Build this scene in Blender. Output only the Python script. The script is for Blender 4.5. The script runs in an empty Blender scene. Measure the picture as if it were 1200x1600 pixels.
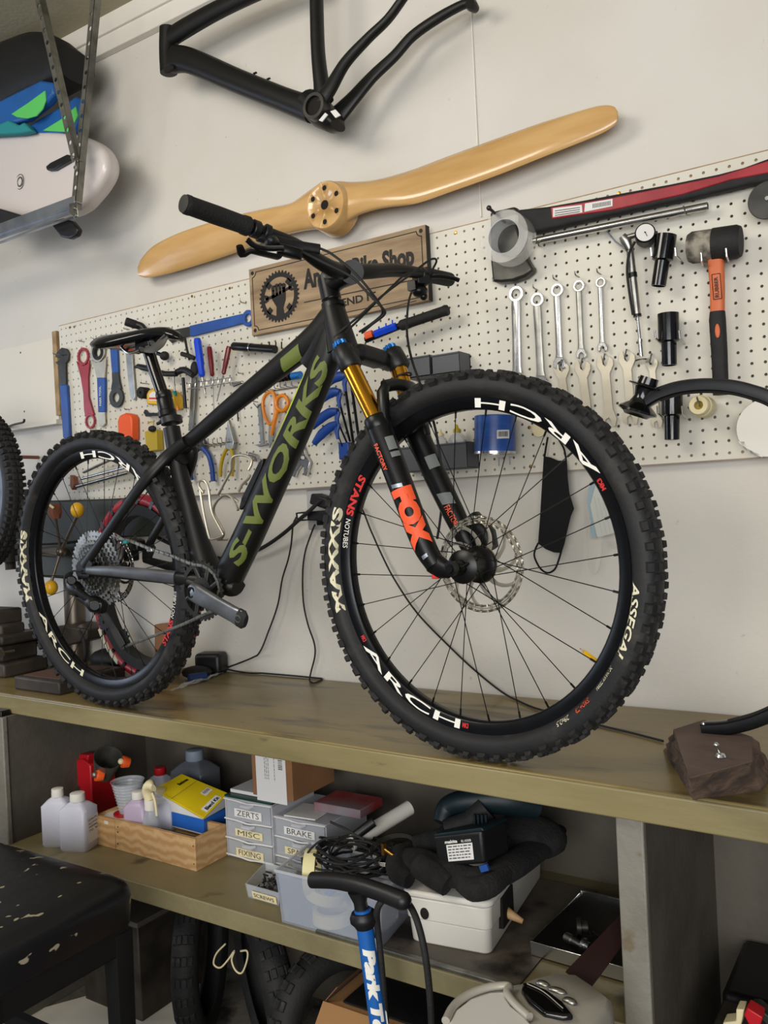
import bpy, bmesh, math, random
from mathutils import Vector, Matrix
random.seed(7)
PI = math.pi
SC = bpy.context.scene
COL = SC.collection

# ---------------------------------------------------------------- camera
CAM = Vector((0.33228, -1.87266, 1.37194))
RX = Vector((0.83817, 0.54318, -0.0493))
RD = Vector((-0.03829, -0.03156, -0.99877))
RF = Vector((-0.54407, 0.83902, -0.00566))
FPX = 1335.65
cd = bpy.data.cameras.new('camera'); cam = bpy.data.objects.new('camera', cd); COL.objects.link(cam)
m = Matrix((RX, -RD, -RF)).transposed().to_4x4(); m.translation = CAM
cam.matrix_world = m
cd.sensor_fit = 'HORIZONTAL'; cd.sensor_width = 36; cd.lens = FPX / 1200 * 36
cd.clip_start = 0.02; cd.clip_end = 60
SC.camera = cam

# ---------------------------------------------------------------- world and lights
w = bpy.data.worlds.new('World'); SC.world = w; w.use_nodes = True
bg = w.node_tree.nodes['Background']; bg.inputs[0].default_value = (0.62, 0.72, 1.0, 1); bg.inputs[1].default_value = 0.20
def area(name, loc, target, sx, sy, power, col):
    l = bpy.data.lights.new(name, 'AREA'); l.shape = 'RECTANGLE'; l.size = sx; l.size_y = sy
    l.energy = power; l.color = col
    o = bpy.data.objects.new(name, l); COL.objects.link(o); o.location = loc
    o.rotation_euler = (Vector(target) - Vector(loc)).to_track_quat('-Z', 'Y').to_euler()
    return o
area('garage_lamp', (-1.5, -2.2, 2.80), (-0.8, 0, 1.2), 1.1, 0.8, 28, (1.0, 0.93, 0.82))
area('door_daylight', (0.9, -4.2, 1.5), (-0.3, 0, 0.9), 3.2, 1.7, 122, (0.98, 0.97, 0.95))
area('side_window', (-4.1, -1.6, 1.7), (-2.0, 0, 1.2), 1.1, 0.9, 16, (0.66, 0.78, 1.0))
SC.view_settings.view_transform = 'Standard'; SC.view_settings.look = 'None'
SC.view_settings.gamma = 1; SC.view_settings.use_curve_mapping = False
SC.view_settings.exposure = 0.24

# ---------------------------------------------------------------- projection helpers (pixel of the 1200x1600 frame -> point)
def ray(x, y):
    return RX * ((x - 600) / FPX) + RD * ((y - 800) / FPX) + RF
def P(x, y, Y=0.0):
    d = ray(x, y); return CAM + d * ((Y - CAM.y) / d.y)
def PZ(x, y, Z):
    d = ray(x, y); return CAM + d * ((Z - CAM.z) / d.z)
def PX(x, y, X):
    d = ray(x, y); return CAM + d * ((X - CAM.x) / d.x)
def depth(p): return (Vector(p) - CAM).dot(RF)
def sz(px, p): return px * depth(p) / FPX
def hexc(h):
    c = [int(h[i:i+2], 16) / 255 for i in (0, 2, 4)]
    return tuple(x / 12.92 if x <= .04045 else ((x + .055) / 1.055) ** 2.4 for x in c) + (1,)

# ---------------------------------------------------------------- materials
MATS = {}
def mat(name, col, rough=.5, metal=0., col2=None, ns=8., nd=3., lo=.4, hi=.65, bump=0., bs=60., alpha=1., trans=0., spec=.5, coat=0., stretch=None, wave=None, ior=1.45):
    m = bpy.data.materials.new(name); m.use_nodes = True; nt = m.node_tree; N = nt.nodes; L = nt.links
    b = N['Principled BSDF']; c1 = hexc(col)
    b.inputs['Base Color'].default_value = c1; b.inputs['Roughness'].default_value = rough
    b.inputs['Metallic'].default_value = metal; b.inputs['Specular IOR Level'].default_value = spec
    b.inputs['Alpha'].default_value = alpha; b.inputs['Transmission Weight'].default_value = trans
    b.inputs['Coat Weight'].default_value = coat; b.inputs['Coat Roughness'].default_value = .12; b.inputs['IOR'].default_value = ior
    tc = N.new('ShaderNodeTexCoord'); mp = N.new('ShaderNodeMapping'); L.new(tc.outputs['Object'], mp.inputs[0])
    if stretch: mp.inputs['Scale'].default_value = stretch
    if col2:
        if wave:
            nz = N.new('ShaderNodeTexWave'); nz.inputs['Scale'].default_value = wave[0]; nz.inputs['Distortion'].default_value = wave[1]
            nz.inputs['Detail'].default_value = 3; nz.inputs['Detail Scale'].default_value = 1.2; nz.bands_direction = wave[2] if len(wave) > 2 else 'Z'
        else:
            nz = N.new('ShaderNodeTexNoise'); nz.inputs['Scale'].default_value = ns; nz.inputs['Detail'].default_value = nd + 2
        L.new(mp.outputs[0], nz.inputs['Vector'])
        r = N.new('ShaderNodeValToRGB'); r.color_ramp.elements[0].position = lo; r.color_ramp.elements[1].position = hi
        r.color_ramp.elements[0].color = c1; r.color_ramp.elements[1].color = hexc(col2)
        L.new(nz.outputs['Fac'], r.inputs[0]); L.new(r.outputs[0], b.inputs['Base Color'])
    else:
        nz = N.new('ShaderNodeTexNoise'); nz.inputs['Scale'].default_value = 25; nz.inputs['Detail'].default_value = 4
        L.new(mp.outputs[0], nz.inputs['Vector'])
        r = N.new('ShaderNodeMapRange'); r.inputs['To Min'].default_value = max(0, rough - .06); r.inputs['To Max'].default_value = min(1, rough + .08)
        L.new(nz.outputs['Fac'], r.inputs['Value']); L.new(r.outputs[0], b.inputs['Roughness'])
    if bump:
        n2 = N.new('ShaderNodeTexNoise'); n2.inputs['Scale'].default_value = bs; n2.inputs['Detail'].default_value = 5
        L.new(mp.outputs[0], n2.inputs['Vector'])
        bp = N.new('ShaderNodeBump'); bp.inputs['Strength'].default_value = bump; bp.inputs['Distance'].default_value = .004
        L.new(n2.outputs['Fac'], bp.inputs['Height']); L.new(bp.outputs[0], b.inputs['Normal'])
    MATS[name] = m
    return m
def layer(m, col, scale, lo, hi, stretch=(1, 1, 1), detail=6, amt=1.):
    """a further layer of stains over a material's base colour"""
    nt = m.node_tree; N = nt.nodes; L = nt.links; b = N['Principled BSDF']; bc = b.inputs['Base Color']
    mx = N.new('ShaderNodeMixRGB')
    if bc.links: L.new(bc.links[0].from_socket, mx.inputs[1])
    else: mx.inputs[1].default_value = bc.default_value
    mx.inputs[2].default_value = hexc(col)
    tc = N.new('ShaderNodeTexCoord'); mp = N.new('ShaderNodeMapping'); mp.inputs['Scale'].default_value = stretch
    L.new(tc.outputs['Object'], mp.inputs[0])
    nz = N.new('ShaderNodeTexNoise'); nz.inputs['Scale'].default_value = scale; nz.inputs['Detail'].default_value = detail
    L.new(mp.outputs[0], nz.inputs['Vector'])
    r = N.new('ShaderNodeMapRange'); r.inputs['From Min'].default_value = lo; r.inputs['From Max'].default_value = hi
    r.inputs['To Max'].default_value = amt
    L.new(nz.outputs['Fac'], r.inputs['Value']); L.new(r.outputs[0], mx.inputs[0]); L.new(mx.outputs[0], bc)
    return m

W_ = mat('wall_paint', 'CFCBC3', .75, col2='C8C3B8', ns=2, bump=.25, bs=90); layer(W_, '9A917F', 38, .70, .76, (1, 1, 1), 8, .55)
mat('cornice_paint', 'DAD6CC', .6, bump=.2, bs=30)
mat('ceiling_paint', 'A39C83', .8, col2='978F76', ns=3, bump=.3, bs=80)
F_ = mat('concrete', '777167', .8, col2='4F4A42', ns=4, bump=.5, bs=50); layer(F_, '2E2A26', 9, .55, .66)
mat('peg_white', 'D2CEC1', .5, col2='C9C4B5', ns=3)
mat('raw_board', 'A58C68', .8, col2='8B7250', ns=30)
mat('board_white', 'D6D0C2', .6, bump=.1, bs=40)
mat('strip_brown', '8A7768', .7, col2='9E9084', ns=12)
B_ = mat('bench_top_paint', '7B6A40', .36, col2='87774B', ns=5, stretch=(.35, 1.5, 1), bump=.25, bs=22, spec=.45, coat=.12)
layer(B_, '3F3826', 7, .54, .64, (.5, 2.6, 1), 8, .75); layer(B_, '2D2A24', 26, .68, .74, (.5, 2, 1), 6, .7)
B2 = mat('bench_edge_paint', '8B805B', .38, col2='766C49', ns=8, bump=.4, bs=45, stretch=(.25, 1, 1)); layer(B2, '554C3A', 30, .66, .73, (.4, 1, 1), 5, .6)
B3 = mat('post_paint', '7B776D', .5, col2='6E6A5F', ns=7, bump=.5, bs=60); layer(B3, '6A5F4C', 22, .64, .72)
S_ = mat('shelf_paint', '7C7150', .42, col2='706547', ns=5, bump=.2, bs=25); layer(S_, '2B2520', 9, .6, .70, (1, 1, 1), 8, .85)
M_ = mat('mat_grey', '645B50', .5, col2='4B443C', ns=6, bump=.2); layer(M_, '231D19', 7, .55, .66)
mat('panel_dark', '5A544A', .7, col2='4C473F', ns=6, bump=.3)
mat('chrome', 'C8C8C6', .22, 1, bump=.05, bs=40)
mat('steel', 'A6A59F', .35, 1, col2='8B8A84', ns=30)
mat('steel_dull', '8B8A82', .45, .9, col2='6F6E68', ns=25)
mat('nickel', 'B9B2A0', .42, .85, col2='A39C8B', ns=14)
mat('galv', 'A9AFB8', .38, .9, col2='8F959E', ns=12)
mat('gunmetal', '3A3A38', .42, .75, col2='4A4945', ns=20)
mat('black_metal', '101010', .33, .3)
mat('black_gloss', '0C0C0D', .12, 0, spec=.6)
mat('black_plastic', '151516', .42, bump=.08, bs=80)
mat('black_rubber', '161616', .72, col2='1E1D1C', ns=30, bump=.3, bs=180)
mat('grip_rubber', '141414', .7, bump=.6, bs=260)
T_ = mat('tire_rubber', '151516', .62, col2='1D1C1C', ns=12, bump=.15, bs=150); layer(T_, '4A4438', 14, .60, .72, (1, 1, 1), 6, .35)
T2 = mat('tread_rubber', '161616', .75, col2='242321', ns=30, bump=.3, bs=120); layer(T2, '4A453B', 40, .6, .72, (1, 1, 1), 4, .4)
mat('rim_black', '101113', .28, .5)
mat('carbon', '111110', .42, 0, spec=.38)
mat('carbon_panel', '3A3831', .5)
mat('olive', '626D30', .5)
mat('lime', 'A6BE1E', .45)
mat('gold', 'C58A28', .2, 1, col2='D39A35', ns=6)
mat('orange_print', 'E8562B', .5)
mat('grey_print', '6F7470', .5)
mat('white_print', 'E6E4DA', .5)
mat('cream_print', 'D8D2B4', .55)
mat('red_print', 'C32D2C', .5)
mat('blue_anod', '2C79C8', .3, .6)
mat('blue_vinyl', '1D4488', .5, col2='23509A', ns=20, bump=.1)
mat('blue_plastic', '143C86', .38)
mat('blue_bright', '1747D2', .3)
mat('red_paint', '8C1C28', .4, col2='A02A33', ns=15)
mat('red_plastic', 'B01822', .35)
mat('red_handle', '6B1016', .25)
mat('orange_plastic', 'E1571F', .4)
mat('orange_scissor', 'D9801F', .35)
mat('yellow_plastic', 'D6A823', .4)
mat('yellow_dark', 'B39A1E', .45)
mat('white_plastic', 'D9D5CB', .4)
mat('cream_plastic', 'D8CCA2', .45)
mat('grey_plastic', '505256', .5)
mat('crank_grey', '6A6D72', .32, .75, col2='85898F', ns=14)
PW = mat('propeller_wood', 'CBA46C', .22, col2='BB9158', stretch=(1, 6, 6), ns=5, coat=.6, lo=.35, hi=.7)
mat('prop_hub', 'B98546', .3, col2='A87339', ns=14, coat=.3)
mat('hole_dark', '140F0B', .9)
SW = mat('sign_wood', 'A58E6E', .6, col2='775F45', ns=5, stretch=(1, 1, 7), lo=.35, hi=.7, bump=.15)
mat('sign_black', '120E0B', .6)
mat('pine', 'C6A274', .6, col2='B38A5A', wave=(14, 7, 'Z'), lo=.1, hi=.9)
mat('cardboard', '8A6240', .8, col2='7E5838', ns=10)
mat('cardboard_light', 'A97F52', .8)
mat('label_white', 'D8D6D2', .6)
mat('paper_print', '4A4A4A', .7)
mat('teal_cloth', '1F7E82', .8, bump=.4, bs=30)
mat('bag_black', '0E0E0F', .6, bump=.5, bs=20)
mat('foam_blue', '1B5698', .5, col2='174A86', ns=9)
mat('foam_green', '55B85C', .5)
mat('board_shell', 'C9C1BD', .3, coat=.3)
mat('clear_plastic', 'CDD2D8', .18, alpha=.36, spec=.6)
mat('clear_thin', 'DDE2E6', .15, alpha=.22, spec=.6)
mat('frost', 'CBCCD2', .3, alpha=.55)
mat('tape_clear', 'D6D4CC', .2, alpha=.32)
mat('bottle_frost', 'CFCFDC', .35, alpha=.80)
mat('liquid', 'C6C8DA', .25, alpha=.75)
mat('white_tape', 'D9CF9C', .6)
mat('glove_black', '141313', .95, col2='1D1C1B', ns=60, bump=1., bs=220)
mat('tool_teal', '08191E', .5)
mat('stone', '64534B', .85, col2='52433C', ns=9, bump=.4, bs=35)
mat('stone_rough', '41342E', .95, col2='6A5545', ns=22, bump=1., bs=60)
mat('leather_brown', '7A4A34', .6)
mat('blade_dark', '2A1A18', .4)
VS = mat('stool_vinyl', '111113', .36, bump=.35, bs=26, spec=.6); layer(VS, '9A907A', 36, .665, .68, (1, .6, 1), 2, 1.)
mat('stool_frame', '070708', .6)
mat('press_green', '23271F', .5, col2='2D3128', ns=10)
mat('press_iron', '35302A', .55, .4, col2='4A423A', ns=12)
mat('press_steel', '6E655A', .35, .8)
mat('yellow_knob', 'D6A51E', .3)
mat('scooter_silver', 'A9A498', .35, .15)
mat('scooter_white', 'CFCDC6', .3)
mat('cloth_black', '0A0A0B', .9, bump=.2, bs=200)
mat('mask_white', 'C9C9C0', .8, alpha=.9)
mat('mask_blue', '9DB4BC', .8, alpha=.8)
mat('oil_amber', 'B8912A', .2, alpha=.9)
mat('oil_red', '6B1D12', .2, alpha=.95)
mat('can_blue', '21458A', .35, col2='2A56A4', ns=9, stretch=(1, 1, 5))
mat('brass', 'B48A46', .3, 1)
mat('clamp_rail', '3B3B36', .6)
mat('outlet_steel', 'BDBDB8', .35, .35)

# ---------------------------------------------------------------- mesh builder
def frame_for(t, ref=None):
    t = Vector(t).normalized()
    if ref is None or abs(t.dot(Vector(ref).normalized())) > .98: ref = Vector((0, 0, 1)) if abs(t.z) < .9 else Vector((1, 0, 0))
    a = Vector(ref); a = (a - t * a.dot(t)).normalized()
    return a, t.cross(a)
class MB:
    def __init__(s): s.v = []; s.f = []
    def add(s, vs, fs):
        o = len(s.v); s.v += [Vector(x) for x in vs]; s.f += [tuple(i + o for i in q) for q in fs]; return s
    def box(s, c, d, R=None):
        c = Vector(c); v = []
        for i in range(8):
            p = Vector(((i & 1) - .5, ((i >> 1) & 1) - .5, ((i >> 2) & 1) - .5)); p = Vector((p.x * d[0], p.y * d[1], p.z * d[2]))
            if R is not None: p = R @ p
            v.append(c + p)
        return s.add(v, [(0, 2, 3, 1), (4, 5, 7, 6), (0, 1, 5, 4), (2, 6, 7, 3), (0, 4, 6, 2), (1, 3, 7, 5)])
    def hexa(s, bot, top):
        n = len(bot)
        return s.add(list(bot) + list(top), [tuple(range(n))[::-1], tuple(range(n, 2 * n))] + [(i, (i + 1) % n, n + (i + 1) % n, n + i) for i in range(n)])
    def prism(s, pts, vec):
        vec = Vector(vec); return s.hexa([Vector(p) for p in pts], [Vector(p) + vec for p in pts])
    def sweep(s, pts, ra, rb=None, n=10, ref=None, caps=True, pw=2., closed=False):
        pts = [Vector(p) for p in pts]; k = len(pts)
        if not isinstance(ra, (list, tuple)): ra = [ra] * k
        if rb is None: rb = ra
        elif not isinstance(rb, (list, tuple)): rb = [rb] * k
        vs = []; a = None
        for i, p in enumerate(pts):
            if closed: t = pts[(i + 1) % k] - pts[i - 1]
            else: t = pts[min(i + 1, k - 1)] - pts[max(i - 1, 0)]
            if t.length < 1e-9: t = Vector((0, 0, 1))
            t.normalize()
            if ref is not None: a, b = frame_for(t, ref)
            elif a is None: a, b = frame_for(t)
            else: a = (a - t * a.dot(t)).normalized(); b = t.cross(a)
            for j in range(n):
                th = 2 * PI * j / n; c, d = math.cos(th), math.sin(th)
                if pw != 2: c = math.copysign(abs(c) ** (2 / pw), c); d = math.copysign(abs(d) ** (2 / pw), d)
                vs.append(p + a * (rb[i] * c) + b * (ra[i] * d))
        fs = [(i * n + j, i * n + (j + 1) % n, ((i + 1) % k) * n + (j + 1) % n, ((i + 1) % k) * n + j) for i in range(k if closed else k - 1) for j in range(n)]
        if caps and not closed: fs += [tuple(range(n))[::-1], tuple((k - 1) * n + j for j in range(n))]
        return s.add(vs, fs)
    def tube(s, pts, r, n=8, **k): return s.sweep(pts, r, n=n, **k)
    def cyl(s, a, b, r, r2=None, n=16): return s.sweep([a, b], [r, r if r2 is None else r2], n=n)
    def lathe(s, prof, o, ax, n=24, closed=False, a0=0., ref=None):
        o = Vector(o); ax = Vector(ax).normalized(); a, b = frame_for(ax, ref); k = len(prof); vs = []
        for r, h in prof:
            for j in range(n):
                th = 2 * PI * j / n + a0; vs.append(o + ax * h + a * (r * math.cos(th)) + b * (r * math.sin(th)))
        fs = [(i * n + j, i * n + (j + 1) % n, ((i + 1) % k) * n + (j + 1) % n, ((i + 1) % k) * n + j) for i in range(k if closed else k - 1) for j in range(n)]
        if not closed:
            if prof[0][0] > 1e-6: fs.append(tuple(range(n))[::-1])
            if prof[-1][0] > 1e-6: fs.append(tuple((k - 1) * n + j for j in range(n)))
        return s.add(vs, fs)
    def ring(s, o, ax, ro, ri, h, n=32):
        return s.lathe([(ro, -h / 2), (ro, h / 2), (ri, h / 2), (ri, -h / 2)], o, ax, n, closed=True)
    def ball(s, c, r, n=12, m=8, R=None):
        if not isinstance(r, (list, tuple)): r = (r, r, r)
        vs = []; c = Vector(c)
        for i in range(m + 1):
            ph = PI * i / m
            for j in range(n):
                th = 2 * PI * j / n; p = Vector((r[0] * math.sin(ph) * math.cos(th), r[1] * math.sin(ph) * math.sin(th), r[2] * math.cos(ph)))
                vs.append(c + (R @ p if R is not None else p))
        return s.add(vs, [(i * n + j, (i + 1) * n + j, (i + 1) * n + (j + 1) % n, i * n + (j + 1) % n) for i in range(m) for j in range(n)])
    def loft(s, rings, caps=True):
        n = len(rings[0]); k = len(rings)
        fs = [(i * n + j, i * n + (j + 1) % n, (i + 1) * n + (j + 1) % n, (i + 1) * n + j) for i in range(k - 1) for j in range(n)]
        if caps: fs += [tuple(range(n))[::-1], tuple((k - 1) * n + j for j in range(n))]
        return s.add([p for r in rings for p in r], fs)
    def gear(s, o, ax, ro, ri, teeth, hgt, h, ref=None):
        """flat toothed ring"""
        ax = Vector(ax).normalized(); o = Vector(o); a, b = frame_for(ax, ref); n = teeth * 4; vs = []
        for z in (-h / 2, h / 2):
            for j in range(n):
                th = 2 * PI * j / n; r = ro + (hgt if j % 4 in (1, 2) else 0); vs.append(o + ax * z + (a * math.cos(th) + b * math.sin(th)) * r)
            for j in range(n):
                th = 2 * PI * j / n; vs.append(o + ax * z + (a * math.cos(th) + b * math.sin(th)) * ri)
        fs = []
        for j in range(n):
            k = (j + 1) % n
            fs += [(j, k, n + k, n + j), (2*n + j, 3*n + j, 3*n + k, 2*n + k), (j, 2*n + j, 2*n + k, k), (n + j, n + k, 3*n + k, 3*n + j)]
        return s.add(vs, fs)
def bez(pts, n=8):
    """smooth (Catmull-Rom) path through points"""
    pts = [Vector(p) for p in pts]
    if len(pts) < 3: return pts
    q = [pts[0] * 2 - pts[1]] + pts + [pts[-1] * 2 - pts[-2]]; out = []
    for i in range(1, len(q) - 2):
        for j in range(n):
            t = j / n; a, b, c, d = q[i-1], q[i], q[i+1], q[i+2]
            out.append(.5 * ((2 * b) + (c - a) * t + (2 * a - 5 * b + 4 * c - d) * t * t + (3 * b - a - 3 * c + d) * t ** 3))
    out.append(pts[-1]); return out
def lerpl(vals, n):
    out = []
    for i in range(len(vals) - 1):
        for j in range(n): out.append(vals[i] + (vals[i+1] - vals[i]) * j / n)
    return out + [vals[-1]]

# ---------------------------------------------------------------- scene objects
def worldloc(o):
    p = Vector((0, 0, 0))
    while o is not None: p += o.location; o = o.parent
    return p
def O(name, mb, material, parent=None, label=None, loc=None, bevel=0., smooth=40., kind=None, seg=2, recalc=True):
    me = bpy.data.meshes.new(name)
    base = worldloc(parent) if parent else Vector((0, 0, 0))
    here = Vector(loc) if loc is not None else (base if parent else (sum(mb.v, Vector()) / max(1, len(mb.v)) if mb.v else Vector()))
    if not parent and loc is None and mb.v: here = Vector((here.x, here.y, min(p.z for p in mb.v)))
    me.from_pydata([tuple(p - here) for p in mb.v], [], mb.f); me.validate()
    bm = bmesh.new(); bm.from_mesh(me)
    if recalc:
        bmesh.ops.remove_doubles(bm, verts=bm.verts, dist=1e-7); bmesh.ops.recalc_face_normals(bm, faces=bm.faces)
    for f in bm.faces: f.smooth = smooth > 0
    if smooth > 0:
        lim = math.radians(smooth)
        for e in bm.edges:
            if len(e.link_faces) == 2 and e.calc_face_angle(0) > lim: e.smooth = False
    bm.to_mesh(me); bm.free()
    if isinstance(material, str): material = MATS[material]
    me.materials.append(material)
    o = bpy.data.objects.new(name, me); COL.objects.link(o)
    if parent: o.parent = parent
    o.location = here - base
    if bevel:
        b = o.modifiers.new('bevel', 'BEVEL'); b.width = bevel; b.segments = seg; b.limit_method = 'ANGLE'; b.angle_limit = .6
    if label: o['label'] = label
    if kind: o['kind'] = kind
    return o
def T(name, label, cat, loc, group=None):
    o = bpy.data.objects.new(name, None); COL.objects.link(o); o.location = loc; o.empty_display_size = .05
    o['label'] = label; o['category'] = cat
    if group: o['group'] = group
    return o
def S(name, mb, material, label, cat, group=None, **k):
    o = O(name, mb, material, **k); o['label'] = label; o['category'] = cat
    if group: o['group'] = group
    return o
def ST(name, mb, material, parent=None, **k):
    o = O(name, mb, material, parent, **k)
    if not parent: o['kind'] = 'structure'
    return o
# lettering: built-in font, as a flat mesh that is then laid on a surface
def text2d(s, bold=0., step=None, lines=1., italic=0.):
    c = bpy.data.curves.new('t', 'FONT'); c.body = s; c.size = 1; c.offset = bold; c.resolution_u = 3; c.shear = italic; c.space_line = lines
    o = bpy.data.objects.new('t', c); COL.objects.link(o)
    dg = bpy.context.evaluated_depsgraph_get(); me = bpy.data.meshes.new_from_object(o.evaluated_get(dg))
    COL.objects.unlink(o); bpy.data.objects.remove(o); bpy.data.curves.remove(c)
    bm = bmesh.new(); bm.from_mesh(me); bpy.data.meshes.remove(me)
    xs = [v.co.x for v in bm.verts]; ys = [v.co.y for v in bm.verts]; x0, x1, y0, y1 = min(xs), max(xs), min(ys), max(ys)
    for v in bm.verts: v.co = Vector(((v.co.x - x0) / (x1 - x0), (v.co.y - y0) / (y1 - y0), 0))
    if step:
        for ax, st in ((0, step[0]), (1, step[1])):
            if not st: continue
            k = st
            while k < 1:
                no = Vector((1, 0, 0)) if ax == 0 else Vector((0, 1, 0))
                bmesh.ops.bisect_plane(bm, geom=bm.verts[:] + bm.edges[:] + bm.faces[:], plane_co=no * k, plane_no=no); k += st
    bmesh.ops.triangulate(bm, faces=bm.faces)
    vs = [v.co.copy() for v in bm.verts]; bm.verts.index_update(); fs = [tuple(v.index for v in f.verts) for f in bm.faces]; bm.free()
    return vs, fs
def text_on(s, fn, **k):
    """fn(u, v) -> point, u and v from 0 to 1 along and up the text"""
    vs, fs = text2d(s, **k); mb = MB(); mb.add([fn(p.x, p.y) for p in vs], fs); return mb
def quad(a, b, c, d):
    """a bottom-left, b bottom-right, c top-right, d top-left"""
    a, b, c, d = map(Vector, (a, b, c, d))
    return lambda u, v: a * (1-u) * (1-v) + b * u * (1-v) + c * u * v + d * (1-u) * v
def copy_tree(o, parent=None):
    c = o.copy(); COL.objects.link(c); c.parent = parent
    for ch in list(o.children): copy_tree(ch, c)
    return c
def Ptr(pts, Y): return [P(x, y, Y) for x, y in pts]
def plate(pts, Y, th, mb=None):
    """outline in the frame's pixels, standing in the plane Y and th thick towards the wall"""
    return (mb or MB()).prism(Ptr(pts, Y), (0, th, 0))
def vr(px, x, y, Y): return abs((P(x, y, Y) - P(x, y + px, Y)).z)
YV = Vector((0, 1, 0))

# ================================================================ SETTING
ZC = 2.99
ST('wall_back', MB().box((-1.0, .075, 1.5), (7.2, .1, 3.0)), W_)
ST('trim_1', MB().box((-1.0, .0225, 2.465), (.003, .005, .80)), 'cornice_paint').location.x = -.573
mb = MB().box((-1.0, .012, 2.885 + .025), (7.2, .026, .055)).box((-1.0, .007, 2.965), (7.2, .036, .06))
ST('trim_2', mb, 'cornice_paint', bevel=.003)
ST('ceiling', MB().box((-1.0, -2.4, ZC + .05), (7.2, 5.05, .1)), 'ceiling_paint')
ST('floor', MB().box((-1.0, -2.4, -.05), (7.2, 5.05, .1)), 'concrete')
ST('wall_left', MB().box((-4.65, -2.4, 1.5), (.1, 5.0, 3.0)), W_)

# ---------------------------------------------------------------- pegboard with real holes
ZP = 2.033; U = .0254
pb = T('pegboard', 'long white perforated pegboard carrying the shop tools on the back wall', 'pegboard', (-.95, 0, ZP - .592))
mb = MB(); idx = {}
def gv(i, j, y=0.):
    k = (i, j, y)
    if k not in idx: idx[k] = len(mb.v); mb.v.append(Vector(((i / 2) * U, y, ZP - (j / 2) * U)))
    return idx[k]
C0, C1 = -85, 16
HR = .0033
for c in range(C0, C1):
    for r in range(24):
        ring = []; back = []
        for k in range(8):
            th = PI / 4 * k; ring.append(len(mb.v)); mb.v.append(Vector((c * U + HR * math.cos(th), 0, ZP - r * U + HR * math.sin(th))))
        for k in range(8):
            th = PI / 4 * k; back.append(len(mb.v)); mb.v.append(Vector((c * U + HR * math.cos(th), .005, ZP - r * U + HR * math.sin(th))))
        out = [(1, 0), (1, -1), (0, -1), (-1, -1), (-1, 0), (-1, 1), (0, 1), (1, 1)]
        oc = [gv(2 * c + a, 2 * r + b) for a, b in out]
        for k in range(8):
            k2 = (k + 1) % 8
            mb.f.append((oc[k], oc[k2], ring[k2], ring[k])); mb.f.append((ring[k], ring[k2], back[k2], back[k]))
X0, X1 = (C0 - .5) * U, (C1 - .5) * U; Z0, Z1 = ZP - 23.5 * U, ZP + .5 * U
for (a, b) in (((X0, Z0), (X1, Z0)), ((X1, Z0), (X1, Z1)), ((X1, Z1), (X0, Z1)), ((X0, Z1), (X0, Z0))):
    mb.add([(a[0], 0, a[1]), (b[0], 0, b[1]), (b[0], .005, b[1]), (a[0], .005, a[1])], [(0, 1, 2, 3)])
O('perforated_panel', mb, 'peg_white', pb, smooth=0, recalc=False)
O('furring_strip', MB().box(((X0 + X1) / 2, .015, Z0 + .018), (X1 - X0, .0195, .036)), 'strip_brown', pb)
O('furring_strip', MB().box(((X0 + X1) / 2, .015, Z1 - .012), (X1 - X0, .0195, .024)), 'raw_board', pb)
O('furring_strip', MB().box((X0 + .01, .015, (Z0 + Z1) / 2), (.02, .0195, Z1 - Z0 - .062)), 'raw_board', pb)
O('edge_band', MB().box(((X0 + X1) / 2, .0025, Z1 + .0012), (X1 - X0, .005, .0024)), 'raw_board', pb)
O('edge_band', MB().box(((X0 + X1) / 2, .0025, Z0 - .0012), (X1 - X0, .005, .0024)), 'strip_brown', pb)
for (x, y) in ((712, 363.5), (827, 668), (359, 450.3), (300, 463), (109, 512), (116, 511), (967, 302), (829, 729), (1083, 313)):
    p = P(x, y, 0); O('screw', MB().lathe([(0, -.002), (.0035, -.0015), (.0045, 0)], p, YV, 10), 'brass', pb)

lb = T('plain_wall_board', 'plain white wooden board mounted left of the pegboard', 'board', (-2.4, .01, 1.73))
O('panel', MB().box((-2.62, .008, 1.872), (.84, .012, .284)), 'board_white', lb, bevel=.001)
O('edge_strip', MB().box((-2.196, .010, 1.888), (.022, .026, .29)), 'raw_board', lb, bevel=.001)
O('lower_ledge', MB().box((-2.62, .008, 1.722), (.84, .034, .016)), 'cornice_paint', lb, bevel=.001)
for x, y in ((32, 551), (38, 643)): O('screw', MB().lathe([(0, -.002), (.004, 0)], P(x, y, .002), YV, 8), 'gunmetal', lb)

# ---------------------------------------------------------------- workbench
ZB = .900; YF = -.505
wb = T('workbench', 'long olive-brown painted wooden workbench with one lower shelf', 'workbench', (-1.1, -.25, 0))
tilt = -.031                     # front edge of the top runs slightly out from the wall
def yf(x): return -.516 - .036 * x
mb = MB(); mb.hexa([(-3.2, .02, ZB - .045), (-3.2, yf(-3.2) + .0, ZB - .045), (.75, yf(.75), ZB - .045), (.75, .02, ZB - .045)],
                   [(-3.2, .02, ZB), (-3.2, yf(-3.2), ZB), (.75, yf(.75), ZB), (.75, .02, ZB)])
O('bench_top', mb, B_, wb, bevel=.004)
mb = MB(); mb.hexa([(-3.2, yf(-3.2) + .001, ZB - .052), (-3.2, yf(-3.2) - .006, ZB - .052), (.75, yf(.75) - .006, ZB - .052), (.75, yf(.75) + .001, ZB - .052)],
                   [(-3.2, yf(-3.2) + .001, ZB - .003), (-3.2, yf(-3.2) - .006, ZB - .003), (.75, yf(.75) - .006, ZB - .003), (.75, yf(.75) + .001, ZB - .003)])
O('front_edging', mb, B2, wb, bevel=.003)
ZS = .496
O('lower_shelf', MB().box((-1.62, -.235, ZS - .02), (2.97, .51, .04)), S_, wb, bevel=.003)
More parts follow.
